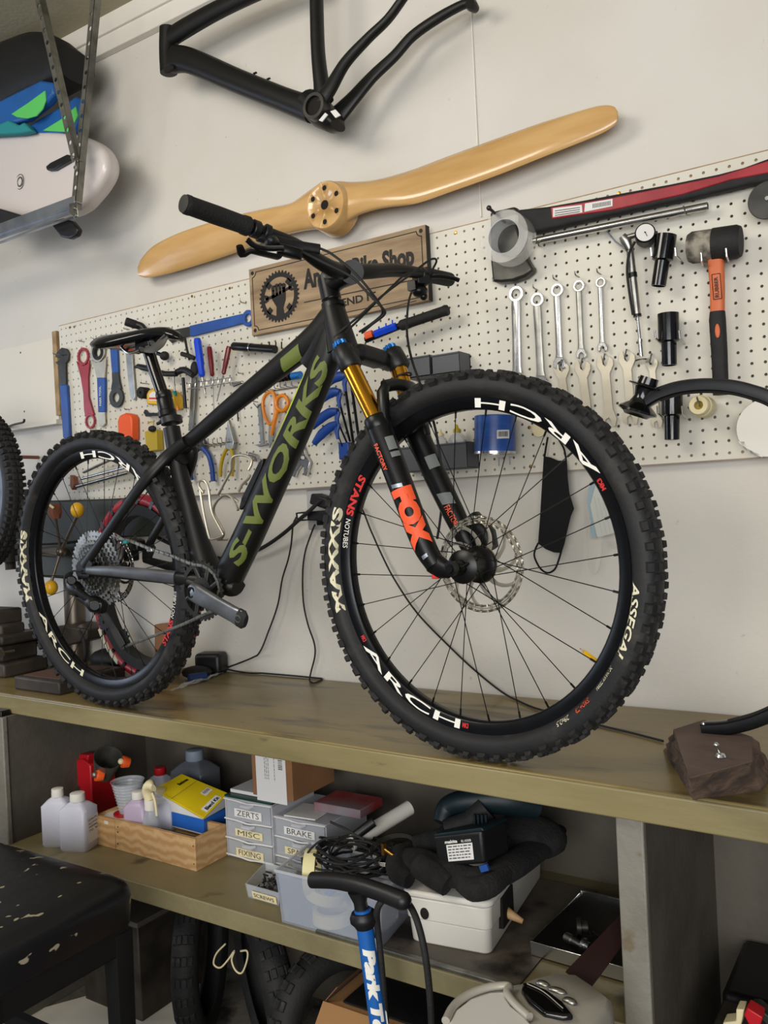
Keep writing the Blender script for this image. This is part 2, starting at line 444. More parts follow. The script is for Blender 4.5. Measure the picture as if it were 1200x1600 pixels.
O('shelf_edging', MB().box((-1.62, -.492, ZS - .021), (2.97, .008, .044)), mat('shelf_edge_paint', '827959', .5, col2='70684C', ns=7, bump=.4), wb, bevel=.002)
O('back_panel', MB().box((-1.12, .012, .425), (4.0, .02, .85)), 'panel_dark', wb)
for x in (-1.862, -.112): 
    O('upright', MB().box((x, -.235, .4235), (.036, .49, .847)), 'panel_dark', wb, bevel=.002)
    O('post', MB().box((x - .001, -.487, .4235), (.046, .016, .847)), B3, wb, bevel=.003)
O('upright', MB().box((.62, -.235, .4235), (.036, .49, .847)), 'panel_dark', wb)
a = PZ(688, 1518, ZS + .002); b = PZ(858, 1476, ZS)
O('grease_mat', MB().hexa([(-.78, -.485, ZS), (-.335, -.485, ZS), (-.335, -.05, ZS), (-.78, -.05, ZS)], [(-.78, -.485, ZS + .003), (-.335, -.485, ZS + .003), (-.335, -.05, ZS + .003), (-.78, -.05, ZS + .003)]), M_, wb)
O('trim_strip', MB().box((-.56, -.484, ZS + .004), (.45, .012, .006)), 'steel_dull', wb, bevel=.001)
# ================================================================ BICYCLE
PSI = -.024
BN = Vector((-math.sin(PSI), math.cos(PSI), 0)); BU = Vector((math.cos(PSI), math.sin(PSI), 0)); B0 = Vector((-1.4531, -.4446, 0))
def BK(x, y, off=0.):
    d = ray(x, y); return CAM + d * ((off + (B0 - CAM).dot(BN)) / d.dot(BN))
bike = T('mountain_bike', 'matte black carbon hardtail mountain bike with gold fork tubes standing on the workbench', 'bicycle', (-.92, -.457, ZB))

def ARC(c, ux, up, n, r, a, off=0.):
    return c + (ux * math.cos(a) + up * math.sin(a)) * r + n * off
def make_wheel(name, c, yaw, lean, RT, RI, tag_texts, label, rear=False):
    c = Vector(c); M = Matrix.Rotation(yaw, 3, 'Z') @ Matrix.Rotation(lean, 3, 'X')
    ux, n, up = M @ Vector((1, 0, 0)), M @ Vector((0, 1, 0)), M @ Vector((0, 0, 1))
    at = lambda r, a, off=0.: ARC(c, ux, up, n, r, a, off)
    RO = RI + .023
    prof = [(RI, -.009), (RI + .004, -.0125), (RO - .003, -.0150), (RO, -.0155), (RO, -.012), (RO - .006, -.010), (RO - .006, .010), (RO, .012), (RO, .0155), (RO - .003, .0150), (RI + .004, .0125), (RI, .009)]
    wh = O(name, MB().lathe(prof, c, n, 96, closed=True, ref=ux), 'rim_black', bike, label=label, smooth=50)
    Rm = RT - .033
    tp = []
    for k in range(15):
        t = PI * (-.08 + 1.16 * k / 14); tp.append((Rm - .004 + .0285 * math.sin(t) if 0 else Rm + .027 * math.sin(t), -.0295 * math.cos(t)))
    tp = [(RO - .002, -.012), (RO + .003, -.0165), (Rm - .010, -.0265), (Rm, -.0292), (Rm + .010, -.0285), (Rm + .019, -.024), (Rm + .0255, -.015), (Rm + .0275, 0)]
    tp = tp + [(r, -h) for r, h in tp[-2::-1]]
    tp = tp + [(RO + .002, 0.008), (RO + .002, -.008)]
    O('tire', MB().lathe(tp, c, n, 96, closed=True, ref=ux), T_, wh, smooth=60)
    kb = MB(); NK = 66
    def knob(a, off, r, da, dw, hgt, tiltk=0.):
        t = -ux * math.sin(a) + up * math.cos(a); rad = ux * math.cos(a) + up * math.sin(a)
        cc = c + rad * r + n * off
        if tiltk: rad2 = (rad * math.cos(tiltk) + n * math.sin(tiltk)); w2 = (n * math.cos(tiltk) - rad * math.sin(tiltk))
        else: rad2, w2 = rad, n
        bt = [cc + t * (sx * da) + w2 * (sy * dw) for sx, sy in ((-1, -1), (1, -1), (1, 1), (-1, 1))]
        tpp = [cc + rad2 * hgt + t * (sx * da * .78) + w2 * (sy * dw * .78) for sx, sy in ((-1, -1), (1, -1), (1, 1), (-1, 1))]
        kb.hexa(bt, tpp)
    for i in range(NK):
        a = 2 * PI * i / NK; h = PI / NK
        for sg in (-1, 1):
            knob(a, sg * .0255, Rm + .0165 + (.002 if i % 2 else 0), .0085 - (.002 if i % 2 else 0), .0062, .0080, sg * .95)
            knob(a + h, sg * .0165, Rm + .0225, .0062, .0045, .0072, sg * .45)
            knob(a + (h if i % 2 else 0), sg * .0062, Rm + .0255, .0068, .0046, .0062, sg * .12)
    O('tread', kb, T2, wh, kind='stuff', smooth=0)
    # hub, axle
    hp = [(.0, -.052), (.009, -.052), (.011, -.046), (.011, -.036), (.019, -.035), (.027, -.033), (.027, -.030), (.017, -.026), (.015, 0), (.018, .022), (.027, .026), (.027, .029), (.016, .032), (.011, .05), (0, .05)]
    if not rear: hp = [(.0, -.058), (.010, -.058), (.014, -.05), (.014, -.042), (.024, -.040), (.031, -.036), (.031, -.031), (.024, -.024), (.0235, 0), (.027, .012), (.035, .018), (.036, .024), (.030, .028), (.020, .034), (.012, .052), (0, .052)]
    O('hub', MB().lathe(hp, c, n, 24), 'black_metal', wh)
    NS = 28
    for i in range(NS):
        side = -1 if i % 2 else 1; a = 2 * PI * (i + .3) / NS; off = side * (.032 if side < 0 else .022)
        tw = 1.15 if (i // 2) % 2 else -1.15
        p0 = at(.026, a + tw, off); p1 = at(RI + .002, a, side * .001)
        sp = MB().cyl(p0, p1, .00095, n=5); sp.cyl(p1 + (p0 - p1).normalized() * .014, p1, .0021, n=6)
        O('spoke', sp, 'black_metal', wh)
    # disc rotor on the far side
    rr = .0905; ro = MB()
    def slotring(r1, r2, nseg, gap):
        for k in range(nseg):
            a0 = 2 * PI * k / nseg; a1 = a0 + 2 * PI / nseg * (1 - gap); ra_ = []; rb_ = []
            for q in range(4):
                aa = a0 + (a1 - a0) * q / 3; ra_.append(at(r1, aa, .0262)); rb_.append(at(r2, aa, .0262))
            ro.prism(ra_ + rb_[::-1], n * .0018)
    slotring(rr, rr - .0045, 36, 0.); slotring(rr - .0062, rr - .0088, 24, .28); slotring(rr - .0105, rr - .0145, 36, 0.)
    for k in range(24):
        aa = 2 * PI * (k + .86) / 24; ro.prism([at(rr - .002, aa - .03, .0262), at(rr - .002, aa + .03, .0262), at(rr - .014, aa + .05, .0262), at(rr - .014, aa - .02, .0262)], n * .0018)
    for k in range(10):
        a0 = 2 * PI * k / 10; pth = [at(.030, a0 - .35, .0271), at(.048, a0 - .2, .0271), at(.064, a0 - .03, .0271), at(rr - .012, a0 + .16, .0271)]
        ro.sweep(bez(pth, 3), [.0062] * 3 + [.0042] * 3 + [.0036] * 3 + [.006], [.0009] * 10, n=6, ref=n)
    ro.ring(c + n * .0271, n, .036, .02, .0018, 32)
    O('disc_rotor', ro, 'nickel' if not rear else 'chrome', wh, label='perforated silver brake disc')
    for txt, r0, r1, a0, a1, surf, mt, kw in tag_texts:
        def fn(u, v, r0=r0, r1=r1, a0=a0, a1=a1, surf=surf):
            a = a0 + (a1 - a0) * u; r = r0 + (r1 - r0) * v
            if surf == 'rim': off = -.0125 - (r - RI - .004) / .016 * .0025 - .0009
            else:
                K_ = [(RO + .003, .0165), (Rm - .010, .0265), (Rm, .0292), (Rm + .010, .0285), (Rm + .019, .024)]; off = K_[0][1]
                for (q0, h0), (q1, h1) in zip(K_, K_[1:]):
                    if r >= q0: off = h0 + (h1 - h0) * min(1, (r - q0) / (q1 - q0))
                off = -off - .0011
            return at(r, a, off)
        O('lettering', text_on(txt, fn, step=(.02 if a1 - a0 > .3 or a0 - a1 > .3 else .05, None), **kw), mt, wh, smooth=0, recalc=False, label={'white_print': 'white lettering', 'red_print': 'red lettering'}.get(mt, 'pale lettering'))
    return wh, at, (c, ux, n, up)
D = math.radians
RTf, RIf = .3570, .2845
ri, ro_ = RIf + .003, RIf + .020
ft = [('MAXXIS', .3105, .3270, D(197), D(158), 'tire', 'cream_print', dict(bold=.04)),
      ('ASSEGAI', .3120, .3270, D(-4), D(-27), 'tire', 'cream_print', dict(bold=.02, italic=.2)),
      ('3C MAXX TERRA', .3120, .3180, D(-31), D(-40), 'tire', 'cream_print', {}),
      ('EXO+ TR', .3120, .3200, D(-44), D(-50), 'tire', 'orange_print', {}),
      ('29x2.5', .3120, .3200, D(-53), D(-58), 'tire', 'cream_print', {}),
      ('ARCH', ro_, ri, D(-148), D(-97), 'rim', 'white_print', dict(bold=.01)),
      ('ARCH', ro_, ri, D(30), D(84), 'rim', 'white_print', dict(bold=.01)),
      ('STANS', ro_, ri, D(143), D(160), 'rim', 'red_print', dict(bold=.04)),
      ('NOTUBES', ro_ - .003, ri + .003, D(161.5), D(173), 'rim', 'white_print', {}),
      ('MK3', ro_ - .004, ri + .004, D(-151.5), D(-149), 'rim', 'red_print', dict(bold=.04)),
      ('MK3', ro_ - .004, ri + .004, D(-96), D(-93.5), 'rim', 'red_print', dict(bold=.04)),
      ('MK3', ro_ - .004, ri + .004, D(25), D(29), 'rim', 'red_print', dict(bold=.04))]
fwh, fat, FW = make_wheel('front_wheel', (-.3895, -.4690, ZB + .3572), -.0862, .004, .3585, RIf, ft, 'front wheel with knobbly tire')
rt = [('MAXXIS', .3065, .3205, D(196), D(160), 'tire', 'cream_print', dict(bold=.04)),
      ('ARCH', .2995, .2825, D(-157), D(-110), 'rim', 'cream_print', dict(bold=.01)),
      ('ARCH', .2995, .2825, D(42), D(96), 'rim', 'white_print', dict(bold=.01)),
      ('STANS', .2995, .2825, D(-38), D(-24), 'rim', 'red_print', dict(bold=.04)),
      ('NOTUBES', .2965, .2855, D(-23), D(-10), 'rim', 'white_print', {})]
rwh, rat, RW = make_wheel('rear_wheel', (-1.4531, -.4440, ZB + .3512), -.050, .040, .3520, .2800, rt, 'rear wheel with knobbly tire and cassette', rear=True)

# cassette: twelve toothed sprockets growing towards the spokes
c, ux, n, up = RW
radii = [.022, .026, .030, .034, .038, .043, .049, .056, .064, .074, .085, .098]
for i, r in enumerate(radii):
    teeth = int(r * 500); off = -.052 + i * .0029
    mb = MB().gear(c + n * off, n, r - .003, max(.014, r - .014), teeth, .0045, .0016, ux)
    for k in range(6):
        a = k * PI / 3 + i * .15; mb.cyl(ARC(c, ux, up, n, .014, a, off), ARC(c, ux, up, n, max(.015, r - .012), a + .2, off), .0015, n=5)
    O('sprocket', mb, 'steel' if i in (10, 11) else 'steel_dull' if i % 2 else 'gunmetal', rwh)
# frame -------------------------------------------------------------
fr = MB()
def path(pp, offs=None):
    return [BK(x, y, (offs[i] if isinstance(offs, (list, tuple)) else (offs or 0))) for i, (x, y) in enumerate(pp)]
def btube(mb, pp, wpx, side, offs=None, n=14, k=6, pw=2.3):
    P0 = path(pp, offs); ra = [sz(w_ / 2, p) for w_, p in zip(wpx, P0)]
    rb = side if isinstance(side, (list, tuple)) else [side] * len(ra)
    mb.sweep(bez(P0, k), lerpl(ra, k), lerpl(rb, k), n=n, ref=BN, pw=pw)
# down tube, top tube, seat tube, head tube
DT = [(521, 518), (507, 566), (473, 650), (430, 745), (388, 838), (352, 912)]; DTW = [40, 44, 46, 48, 48, 46]
btube(fr, DT, DTW, [.024, .026, .027, .028, .030, .034], 0, n=20)
btube(fr, [(520, 497), (490, 530), (430, 579), (360, 636), (300, 687), (262, 716)], [46, 42, 34, 28, 24, 24], [.024, .022, .019, .017, .015, .016], n=18)
btube(fr, [(268, 668), (280, 735), (296, 800), (312, 855), (330, 905)], [25, 27, 31, 36, 44], [.019, .019, .02, .026, .034], n=16)
btube(fr, [(519, 474), (526, 505), (536, 548)], [31, 38, 50], [.024, .027, .029], n=20)
btube(fr, [(262, 716), (288, 712)], [26, 30], [.018, .018])
mb = fr; bbc = BK(341, 910, 0); mb.lathe([(0, -.044), (.026, -.044), (.029, -.03), (.033, 0), (.029, .03), (.026, .044), (0, .044)], bbc, BN, 24)
btube(fr, [(352, 880), (362, 912), (372, 918)], [44, 42, 22], [.03, .032, .02])
btube(fr, [(516, 508), (500, 536), (478, 570)], [52, 58, 30], [.024, .021, .012])
# stays
btube(fr, [(292, 690), (262, 713), (232, 744), (196, 792), (158, 846), (131, 884)], [20, 21, 20, 17, 15, 17], [.014, .012, .009, .008, .007, .007], [-.012, -.022, -.048, -.058, -.064, -.067])
btube(fr, [(292, 690), (300, 712), (288, 752), (262, 800), (240, 838), (232, 854)], [20, 20, 17, 15, 13, 15], [.014, .012, .009, .008, .007, .007], [.012, .022, .046, .056, .062, .066])
btube(fr, [(130, 893), (180, 896), (230, 900), (276, 904), (312, 909)], [11, 16, 18, 20, 26], [.007, .008, .009, .010, .014], [-.067, -.062, -.056, -.046, -.03])
btube(fr, [(226, 874), (262, 884), (300, 893), (332, 904)], [11, 14, 17, 26], [.007, .008, .009, .014], [.066, .058, .044, .026])
mb.prism([BK(x, y, -.072) for x, y in ((118, 884), (131, 868), (144, 880), (138, 902), (122, 906))], BN * .008)
mb.prism([BK(x, y, .060) for x, y in ((222, 852), (234, 846), (240, 856), (234, 872), (222, 874))], BN * .008)
mb.cyl(rat(0, 0, -.072), rat(0, 0, .07), .009)
frame = O('frame', fr, 'carbon', bike)
O('fork_side_panel', MB().prism([BK(x, y, -.0252) for x, y in ((476, 568), (470, 554), (486, 533), (497, 524), (503, 527), (503, 540), (494, 556))], BN * .006), 'carbon_panel', frame, bevel=.002) if 0 else None
# green accents and lettering on the frame
def on_tube(cl, wpx, b, off=0., pw=2.3):
    P0 = path(cl, off); pts = bez(P0, 6); W = lerpl([sz(q / 2, p) for q, p in zip(wpx, P0)], 6); Bb = lerpl(b if isinstance(b, (list, tuple)) else [b] * len(P0), 6)
    L = [0]
    for i in range(1, len(pts)): L.append(L[-1] + (pts[i] - pts[i-1]).length)
    def fn(s, v):
        """s from 0 to 1 along the tube, v from -1 to 1 across it -> a point just proud of the near side"""
        d = s * L[-1]; i = 0
        while i < len(pts) - 2 and L[i+1] < d: i += 1
        t = (d - L[i]) / (L[i+1] - L[i]); p = pts[i].lerp(pts[i+1], t); tt = (pts[i+1] - pts[i]).normalized()
        wv = W[i] * (1-t) + W[i+1] * t; bb = Bb[i] * (1-t) + Bb[i+1] * t; ac = tt.cross(BN).normalized()
        h = (max(0, 1 - abs(v) ** pw)) ** (1 / pw) if abs(v) < .999 else 0
        return p + ac * (v * wv) - BN * (bb * h + .0010)
    return fn
dtf = on_tube(DT, DTW, [.024, .026, .027, .028, .030, .034])
O('lettering', text_on('S-WORKS', lambda u, v: dtf(.885 - u * .80, .93 - v * 1.12), step=(.02, .1), bold=.035, italic=.15), 'olive', frame, smooth=0, recalc=False, label='olive green lettering along the down tube')
ttf = on_tube([(520, 497), (490, 530), (430, 579), (360, 636), (300, 687), (262, 716)], [46, 42, 34, 28, 24, 24], [.024, .022, .019, .017, .015, .016])
def patch(fn, s0, s1, v0, v1, ns=6, nv=6, sk=0.):
    mb = MB(); mb.v = [fn(s0 + (s1 - s0) * i / ns + sk * j / nv, v0 + (v1 - v0) * j / nv) for i in range(ns + 1) for j in range(nv + 1)]
    mb.f = [(i * (nv+1) + j, i * (nv+1) + j + 1, (i+1) * (nv+1) + j + 1, (i+1) * (nv+1) + j) for i in range(ns) for j in range(nv)]; return mb
O('green_patch', patch(ttf, .155, .255, -.1, .92, sk=.02), 'olive', frame, recalc=False, label='olive green patch')
htf = on_tube([(519, 474), (526, 505), (536, 548)], [31, 38, 50], [.024, .027, .029])
O('green_patch', patch(htf, .12, .98, -.98, -.62), 'olive', frame, recalc=False, label='olive green flash on the head tube')
O('green_line', MB().tube([dtf(.16, -.93), dtf(.25, -.94), dtf(.36, -.95), dtf(.47, -.95)], [.001, .0028, .002, .0008], n=6), 'lime', frame, label='lime green pinstripe')
# bolts and cable ports
O('accessory_plate', MB().prism([BK(x, y, -.012) for x, y in ((373, 795), (377, 778), (404, 722), (411, 716), (409, 728), (382, 790), (376, 797))], BN * .024), 'black_plastic', frame, bevel=.002)
for x, y in ((406, 719), (391, 756)): O('bolt', MB().lathe([(0, -.0145), (.003, -.0145), (.0035, -.012)], BK(x, y, 0), BN, 8), 'steel', frame)
O('chainstay_guard', (lambda m_: (btube(m_, [(138, 891), (180, 893), (230, 898), (276, 903)], [13, 18, 20, 22], [.0085, .0095, .0105, .0115], [-.068, -.063, -.057, -.047]), m_)[1])(MB()), 'crank_grey', frame, label='worn grey chainstay guard')
# seat post, collar, saddle
sp = [BK(x, y) for x, y in ((231, 545), (242, 580), (262, 640))]
bp_ = O('seat_post', MB().tube(sp, sz(9.5, sp[0]), n=18), 'black_gloss', bike)
a, b = BK(259, 626), BK(266, 662)
O('dropper_collar', MB().lathe([(0, 0), (.0175, 0), (.0195, .006), (.0195, .016), (.018, .018), (.0195, .022), (.0195, .046), (.022, .048), (.022, .06), (0, .06)], BK(255, 612), b - a, 20), 'black_metal', bp_)
O('seat_clamp', MB().ring(BK(268, 657), b - a, .0255, .018, .014, 24).cyl(BK(262, 655, -.02), BK(246, 662, -.02), .004), 'black_plastic', bike)
O('clamp_head', MB().box(BK(229, 542), (.05, .03, .022)).cyl(BK(222, 546, -.03), BK(222, 546, .03), .009).cyl(BK(238, 536, -.03), BK(238, 536, .03), .009), 'black_metal', bp_, bevel=.003)
sd = MB(); rings = []
# saddle: stations from tail to nose in the bike plane; x px, y px of the crest, half width, thickness
for (x, y, hw, th) in ((166, 530, .040, .014), (172, 527, .062, .026), (184, 527, .068, .030), (200, 524, .060, .028), (217, 520, .042, .026), (233, 516, .028, .024), (250, 514, .021, .024), (264, 514, .019, .022), (275, 518, .016, .018), (282, 523, .008, .010)):
    p = BK(x, y, 0); ring = []
    for k in range(16):
        a = 2 * PI * k / 16; c_, s_ = math.cos(a), math.sin(a)
        ring.append(p + BN * (hw * c_) + Vector((0, 0, (th * .38 * s_ if s_ > 0 else th * s_ * .9) - .35 * hw * c_ * c_ - .004)))
    rings.append(ring)
sd.loft(rings); sad = O('saddle', sd, 'black_gloss', bike, smooth=60)
for o_ in (-.021, .021):
    O('saddle_rail', MB().tube(bez([BK(188, 540, o_), BK(197, 549, o_), BK(206, 551, o_), BK(228, 543, o_), BK(243, 537, o_), BK(258, 524, o_)], 5), .0034), 'chrome', sad)
O('saddle_wing', MB().sweep(bez([BK(222, 548, -.025), BK(240, 544, -.03), BK(253, 536, -.028), BK(262, 526, -.022)], 5), lerpl([.004, .012, .01, .003], 5), .0025, ref=BN), 'carbon_panel', sad, label='grey underside shell of the saddle')
# chainring, crank
CR = BK(315, 923, -.048)
cr = MB().gear(CR, BN, .0635, .054, 34, .0045, .003, Vector((0, 0, 1))).ring(CR, BN, .030, .014, .004, 32)
for k in range(8):
    a = 2 * PI * k / 8 + .2; cr.sweep([ARC(CR, BU, Vector((0, 0, 1)), BN, .026, a), ARC(CR, BU, Vector((0, 0, 1)), BN, .057, a + .18)], [.0055, .0045], .0018, n=8, ref=BN)
O('chainring', cr, 'gunmetal', bike)
c0 = BK(303, 925, -.075); c1 = BK(376, 966, -.083)
d = (c1 - c0)
ck = MB().sweep([c0 - d * .10, c0 - d * .04, c0 + d * .10, c0 + d * .5, c0 + d * .85, c0 + d * 1.02, c0 + d * 1.09], [.012, .0215, .022, .0185, .018, .020, .012], [.006, .009, .010, .009, .0085, .008, .005], n=18, ref=BN, pw=2.6)
crk = O('crank_arm', ck, 'crank_grey', bike, bevel=0)
O('crank_boss', MB().ring(c0 - BN * .0085, BN, .0125, .0085, .003, 24).cyl(c0 - BN * .009, c0 + BN * .05, .0085), 'black_metal', crk)
O('pedal_eye', MB().ring(c1 - BN * .0078, BN, .0085, .0055, .003, 20), 'steel', crk)
O('crank_tip_boot', MB().sweep([c1 - d * .04, c1 + d * .05, c1 + d * .11], [.0205, .0208, .014], [.0100, .0092, .006], n=16, ref=BN), 'black_rubber', crk)
pf = BK(371, 880, .05) if 0 else None
f0 = BK(366, 926, .085)
O('crank_arm', MB().sweep([f0 - d * .02, f0 + Vector((-.05, 0, -.03)), f0 + Vector((-.13, 0, -.075))][::-1], [.010, .014, .016], [.006] * 3, n=12, ref=BN) if 0 else MB().sweep([BK(362, 908, .07), BK(372, 912, .078), BK(379, 918, .08)], [.014, .015, .010], .009, n=14, ref=BN), 'black_rubber', bike)
# chain: real links, too small to pick apart one by one
ch = MB()
def chain(pts):
    pts = bez(pts, 12); L = 0; nxt = 0; i = 0
    for a, b in zip(pts, pts[1:]):
        seg = (b - a).length; t = (b - a).normalized()
        while nxt <= L + seg:
            p = a + t * (nxt - L); i += 1; upv = t.cross(BN)
            for s_ in (-1, 1):
                q = p + BN * (s_ * (.0024 if i % 2 else .0036))
                ch.sweep([q - t * .0072, q - t * .0035, q, q + t * .0035, q + t * .0072], [.0022, .0042, .0028, .0042, .0022], .0007, n=6, ref=BN)
            ch.cyl(p - BN * .0032 + t * .0035, p + BN * .0032 + t * .0035, .0022, n=6); nxt += .0095
        L += seg
chain([BK(190, 842, -.030), BK(206, 846, -.032), BK(236, 858, -.036), BK(270, 869, -.042), BK(300, 881, -.046), BK(320, 885, -.048), BK(335, 897, -.048), BK(343, 916, -.048), BK(342, 930, -.048)])
chain([BK(333, 955, -.048), BK(318, 961, -.048), BK(290, 974, -.046), BK(250, 990, -.044), BK(206, 1006, -.042), BK(192, 1012, -.042)])
O('chain', ch, 'steel_dull', bike, kind='stuff')
O('chain_link', MB().box(BK(235, 860, -.037), (.018, .009, .008)), 'chrome', bike, bevel=.002, label='bright silver quick link')
O('chain_link', MB().box(BK(197, 847, -.034), (.012, .010, .008)), 'teal_cloth', bike, bevel=.002, label='teal chain link')
# rear derailleur
dz = MB().sweep([BK(110, 912, -.085), BK(116, 919, -.087), BK(126, 926, -.088)], [.014, .019, .013], [.012, .015, .012], n=14, pw=3, ref=BN).sweep([BK(120, 922, -.095), BK(136, 934, -.095), BK(152, 944, -.092)], [.010, .009, .011], .007, n=12, pw=3, ref=BN).sweep([BK(122, 932, -.080), BK(136, 942, -.080), BK(150, 950, -.080)], [.009, .008, .010], .007, n=12, pw=3, ref=BN).sweep([BK(138, 938, -.088), BK(148, 944, -.088), BK(164, 950, -.084)], [.013, .020, .014], [.012, .017, .012], n=14, pw=3, ref=BN)
dz.cyl(BK(112, 907, -.10), BK(112, 907, -.06), .012).cyl(BK(148, 946, -.105), BK(148, 946, -.06), .014)
der = O('rear_derailleur', dz, 'black_metal', bike, bevel=.005)
cg = MB()
for o_ in (-.052, -.036):
    cg.sweep([BK(160, 954, o_), BK(172, 974, o_), BK(184, 996, o_), BK(192, 1010, o_)], [.013, .011, .013, .012], .0015, n=12, ref=BN)
O('derailleur_cage', cg, 'gunmetal', der)
for x, y, r in ((163, 972, .018), (192, 998, .019)):
    O('jockey_wheel', MB().gear(BK(x, y, -.044), BN, r, .004, 12, .005, .004), 'black_plastic', der)
O('gear_cable', MB().tube(bez([BK(128, 892, -.075), BK(110, 893, -.082), BK(101, 902, -.085), BK(102, 918, -.088), BK(110, 924, -.088)], 6), .0024), 'black_rubber', der)
# rear brake caliper
O('brake_caliper', MB().box(BK(213, 852, .045), (.04, .03, .03)).box(BK(205, 866, .04), (.03, .03, .035)).cyl(BK(196, 845, .04), BK(222, 846, .05), .008), 'black_metal', bike, bevel=.005)
O('brake_hose', MB().tube(bez([BK(208, 834, .05), BK(222, 850, .05), BK(262, 868, .045), BK(296, 872, .03)], 6), .0025), 'black_rubber', bike)
# ---------------------------------------------------------------- fork
c, ux, n, up = FW
def FK(x, y, off):
    d = ray(x, y); return CAM + d * ((c - CAM).dot(n) + off) * (1 / d.dot(n))
NO, FO = -.066, .066
def leg(pt, off, r, mat_, name, parent, **k):
    mb = MB(); q = [FK(x, y, off) for x, y in pt]; mb.tube(q, r, n=20); return O(name, mb, mat_, parent, **k)
fk = MB(); q = [FK(563, 640, NO), FK(600, 735, NO), FK(640, 820, NO), FK(676, 878, NO), FK(694, 890, NO)]
q = [FK(590, 662, NO), FK(628, 762, NO), FK(661, 848, NO), FK(681, 884, NO)]
fk.sweep(bez(q, 4), lerpl([.0250, .0240, .0225, .0185], 4), lerpl([.0235, .0225, .0210, .0170], 4), n=22, ref=n)
fk.lathe([(0, -.004), (.0225, -.004), (.0245, 0), (.0245, .018), (.0225, .022)], FK(588, 655, NO), q[1] - q[0], 24)
fk.sweep([FK(676, 878, NO), FK(690, 888, NO), FK(703, 892, NO)], [.021, .020, .014], [.014, .013, .012], n=18, ref=n)
q2 = [FK(640, 648, FO), FK(672, 725, FO), FK(708, 800, FO), FK(738, 862, FO)]
fk.sweep(bez(q2, 4), lerpl([.0250, .0240, .0225, .0185], 4), lerpl([.0235, .0225, .0210, .0170], 4), n=22, ref=n)
# arch over the tire
fk.sweep([FK(607, 690, NO), FK(600, 650, NO * .96), FK(598, 612, NO * .92), FK(603, 602, NO * .8)], [.012, .011, .011, .008], [.011, .010, .010, .008], n=12, ref=n, pw=3)
fk.sweep(bez([FK(600, 604, NO * .85), FK(616, 601, NO * .4), FK(632, 603, 0.0), FK(645, 608, FO * .5), FK(652, 625, FO * .9)], 4), .008, .012, n=12, pw=3)
fk.sweep([FK(652, 612, FO * .85), FK(656, 640, FO), FK(664, 680, FO)], .011, .011, n=12, ref=n, pw=3)
low = O('fork_lowers', fk, 'black_metal', bike)
st = [FK(547, 572, NO), FK(590, 660, NO)]
O('stanchion', MB().tube(st, .0172, n=24), 'gold', bike, label='gold coated fork tube')
st2 = [FK(618, 560, FO), FK(646, 655, FO)]
O('stanchion', MB().tube(st2, .0172, n=24), 'gold', bike, label='gold coated fork tube')
O('travel_ring', MB().ring(FK(630, 588, FO), st2[1] - st2[0], .0185, .016, .003), 'black_rubber', bike)
crn = MB(); dd = (st[1] - st[0]).normalized()
crn.lathe([(0, 0), (.017, 0), (.0205, .004), (.0225, .045), (.019, .050), (0, .050)], FK(534, 543, NO), dd, 22)
crn.lathe([(0, 0), (.017, 0), (.0205, .004), (.0225, .040), (.019, .045), (0, .045)], FK(612, 548, FO), dd, 22)
crn.sweep(bez([FK(540, 556, NO), FK(556, 552, NO * .5), FK(574, 556, 0), FK(592, 562, FO * .5), FK(612, 570, FO)], 4), [.018] * 4 + [.024] * 9 + [.018] * 4, [.014] * 4 + [.018] * 9 + [.014] * 4, n=14, pw=3)
crn.cyl(BK(536, 540), BK(541, 556), .029)
O('fork_crown', crn, 'black_plastic', bike)
for (x, y, o_) in ((531, 538, NO), (609, 544, FO)):
    O('adjuster_knob', MB().gear(FK(x, y, o_), dd, .011, .002, 10, .003, .008), 'blue_anod', bike, label='blue anodised adjuster knob')
ll = [((590, 662), (628, 762), (661, 848), (681, 884))][0]
def on_leg(q, rr, off=0):
    pts = bez(q, 4)
    L = [0]
    for i in range(1, len(pts)): L.append(L[-1] + (pts[i] - pts[i-1]).length)
    def fn(s, v):
        d = s * L[-1]; i = 0
        while i < len(pts) - 2 and L[i+1] < d: i += 1
        t = (d - L[i]) / (L[i+1] - L[i]); p = pts[i].lerp(pts[i+1], t); tt = (pts[i+1] - pts[i]).normalized(); r = rr[0] + (rr[1] - rr[0]) * s + .0008
        ac = tt.cross(n).normalized(); view = (CAM - p); view = (view - tt * view.dot(tt)).normalized(); side = view.cross(tt).normalized()
        a = v * 1.05; return p + (view * math.cos(a) + side * math.sin(a)) * (r + .0006)
    return fn
lf = on_leg(q, (.0262, .0215))
O('lettering', text_on('FOX', lambda u, v: lf(.47 + u * .40, -1.0 + 1.75 * v), step=(.1, .1), bold=.09), 'orange_print', low, recalc=False, smooth=0, label='orange lettering on the near fork leg')
O('lettering', text_on('FACTORY', lambda u, v: lf(.145 + u * .185, -.85 + .35 * v), step=(.1, .25), bold=.02), 'orange_print', low, recalc=False, smooth=0, label='small orange lettering')
O('decal', patch(lf, .13, .22, .1, .75), 'grey_print', low, recalc=False, label='grey print')
O('decal', patch(lf, .235, .27, .1, .8), 'grey_print', low, recalc=False, label='grey print')
O('decal', patch(lf, .43, .455, -.7, .1, sk=.015), 'galv', low, recalc=False, label='pale print')
O('decal', patch(lf, .92, .945, -.6, -.1), 'galv', low, recalc=False, label='pale print')
lf2 = on_leg(q2, (.0262, .0215))
O('lettering', text_on('FACTORY', lambda u, v: lf2(.68 + u * .16, -.5 + .5 * v), step=(.1, .25), bold=.02), 'orange_print', low, recalc=False, smooth=0, label='small orange lettering')
O('decal', patch(lf2, .33, .42, -.2, .7), 'grey_print', low, recalc=False, label='grey print')
O('decal', patch(lf2, .58, .66, -.6, .5, sk=.03), 'grey_print', low, recalc=False, label='grey print')
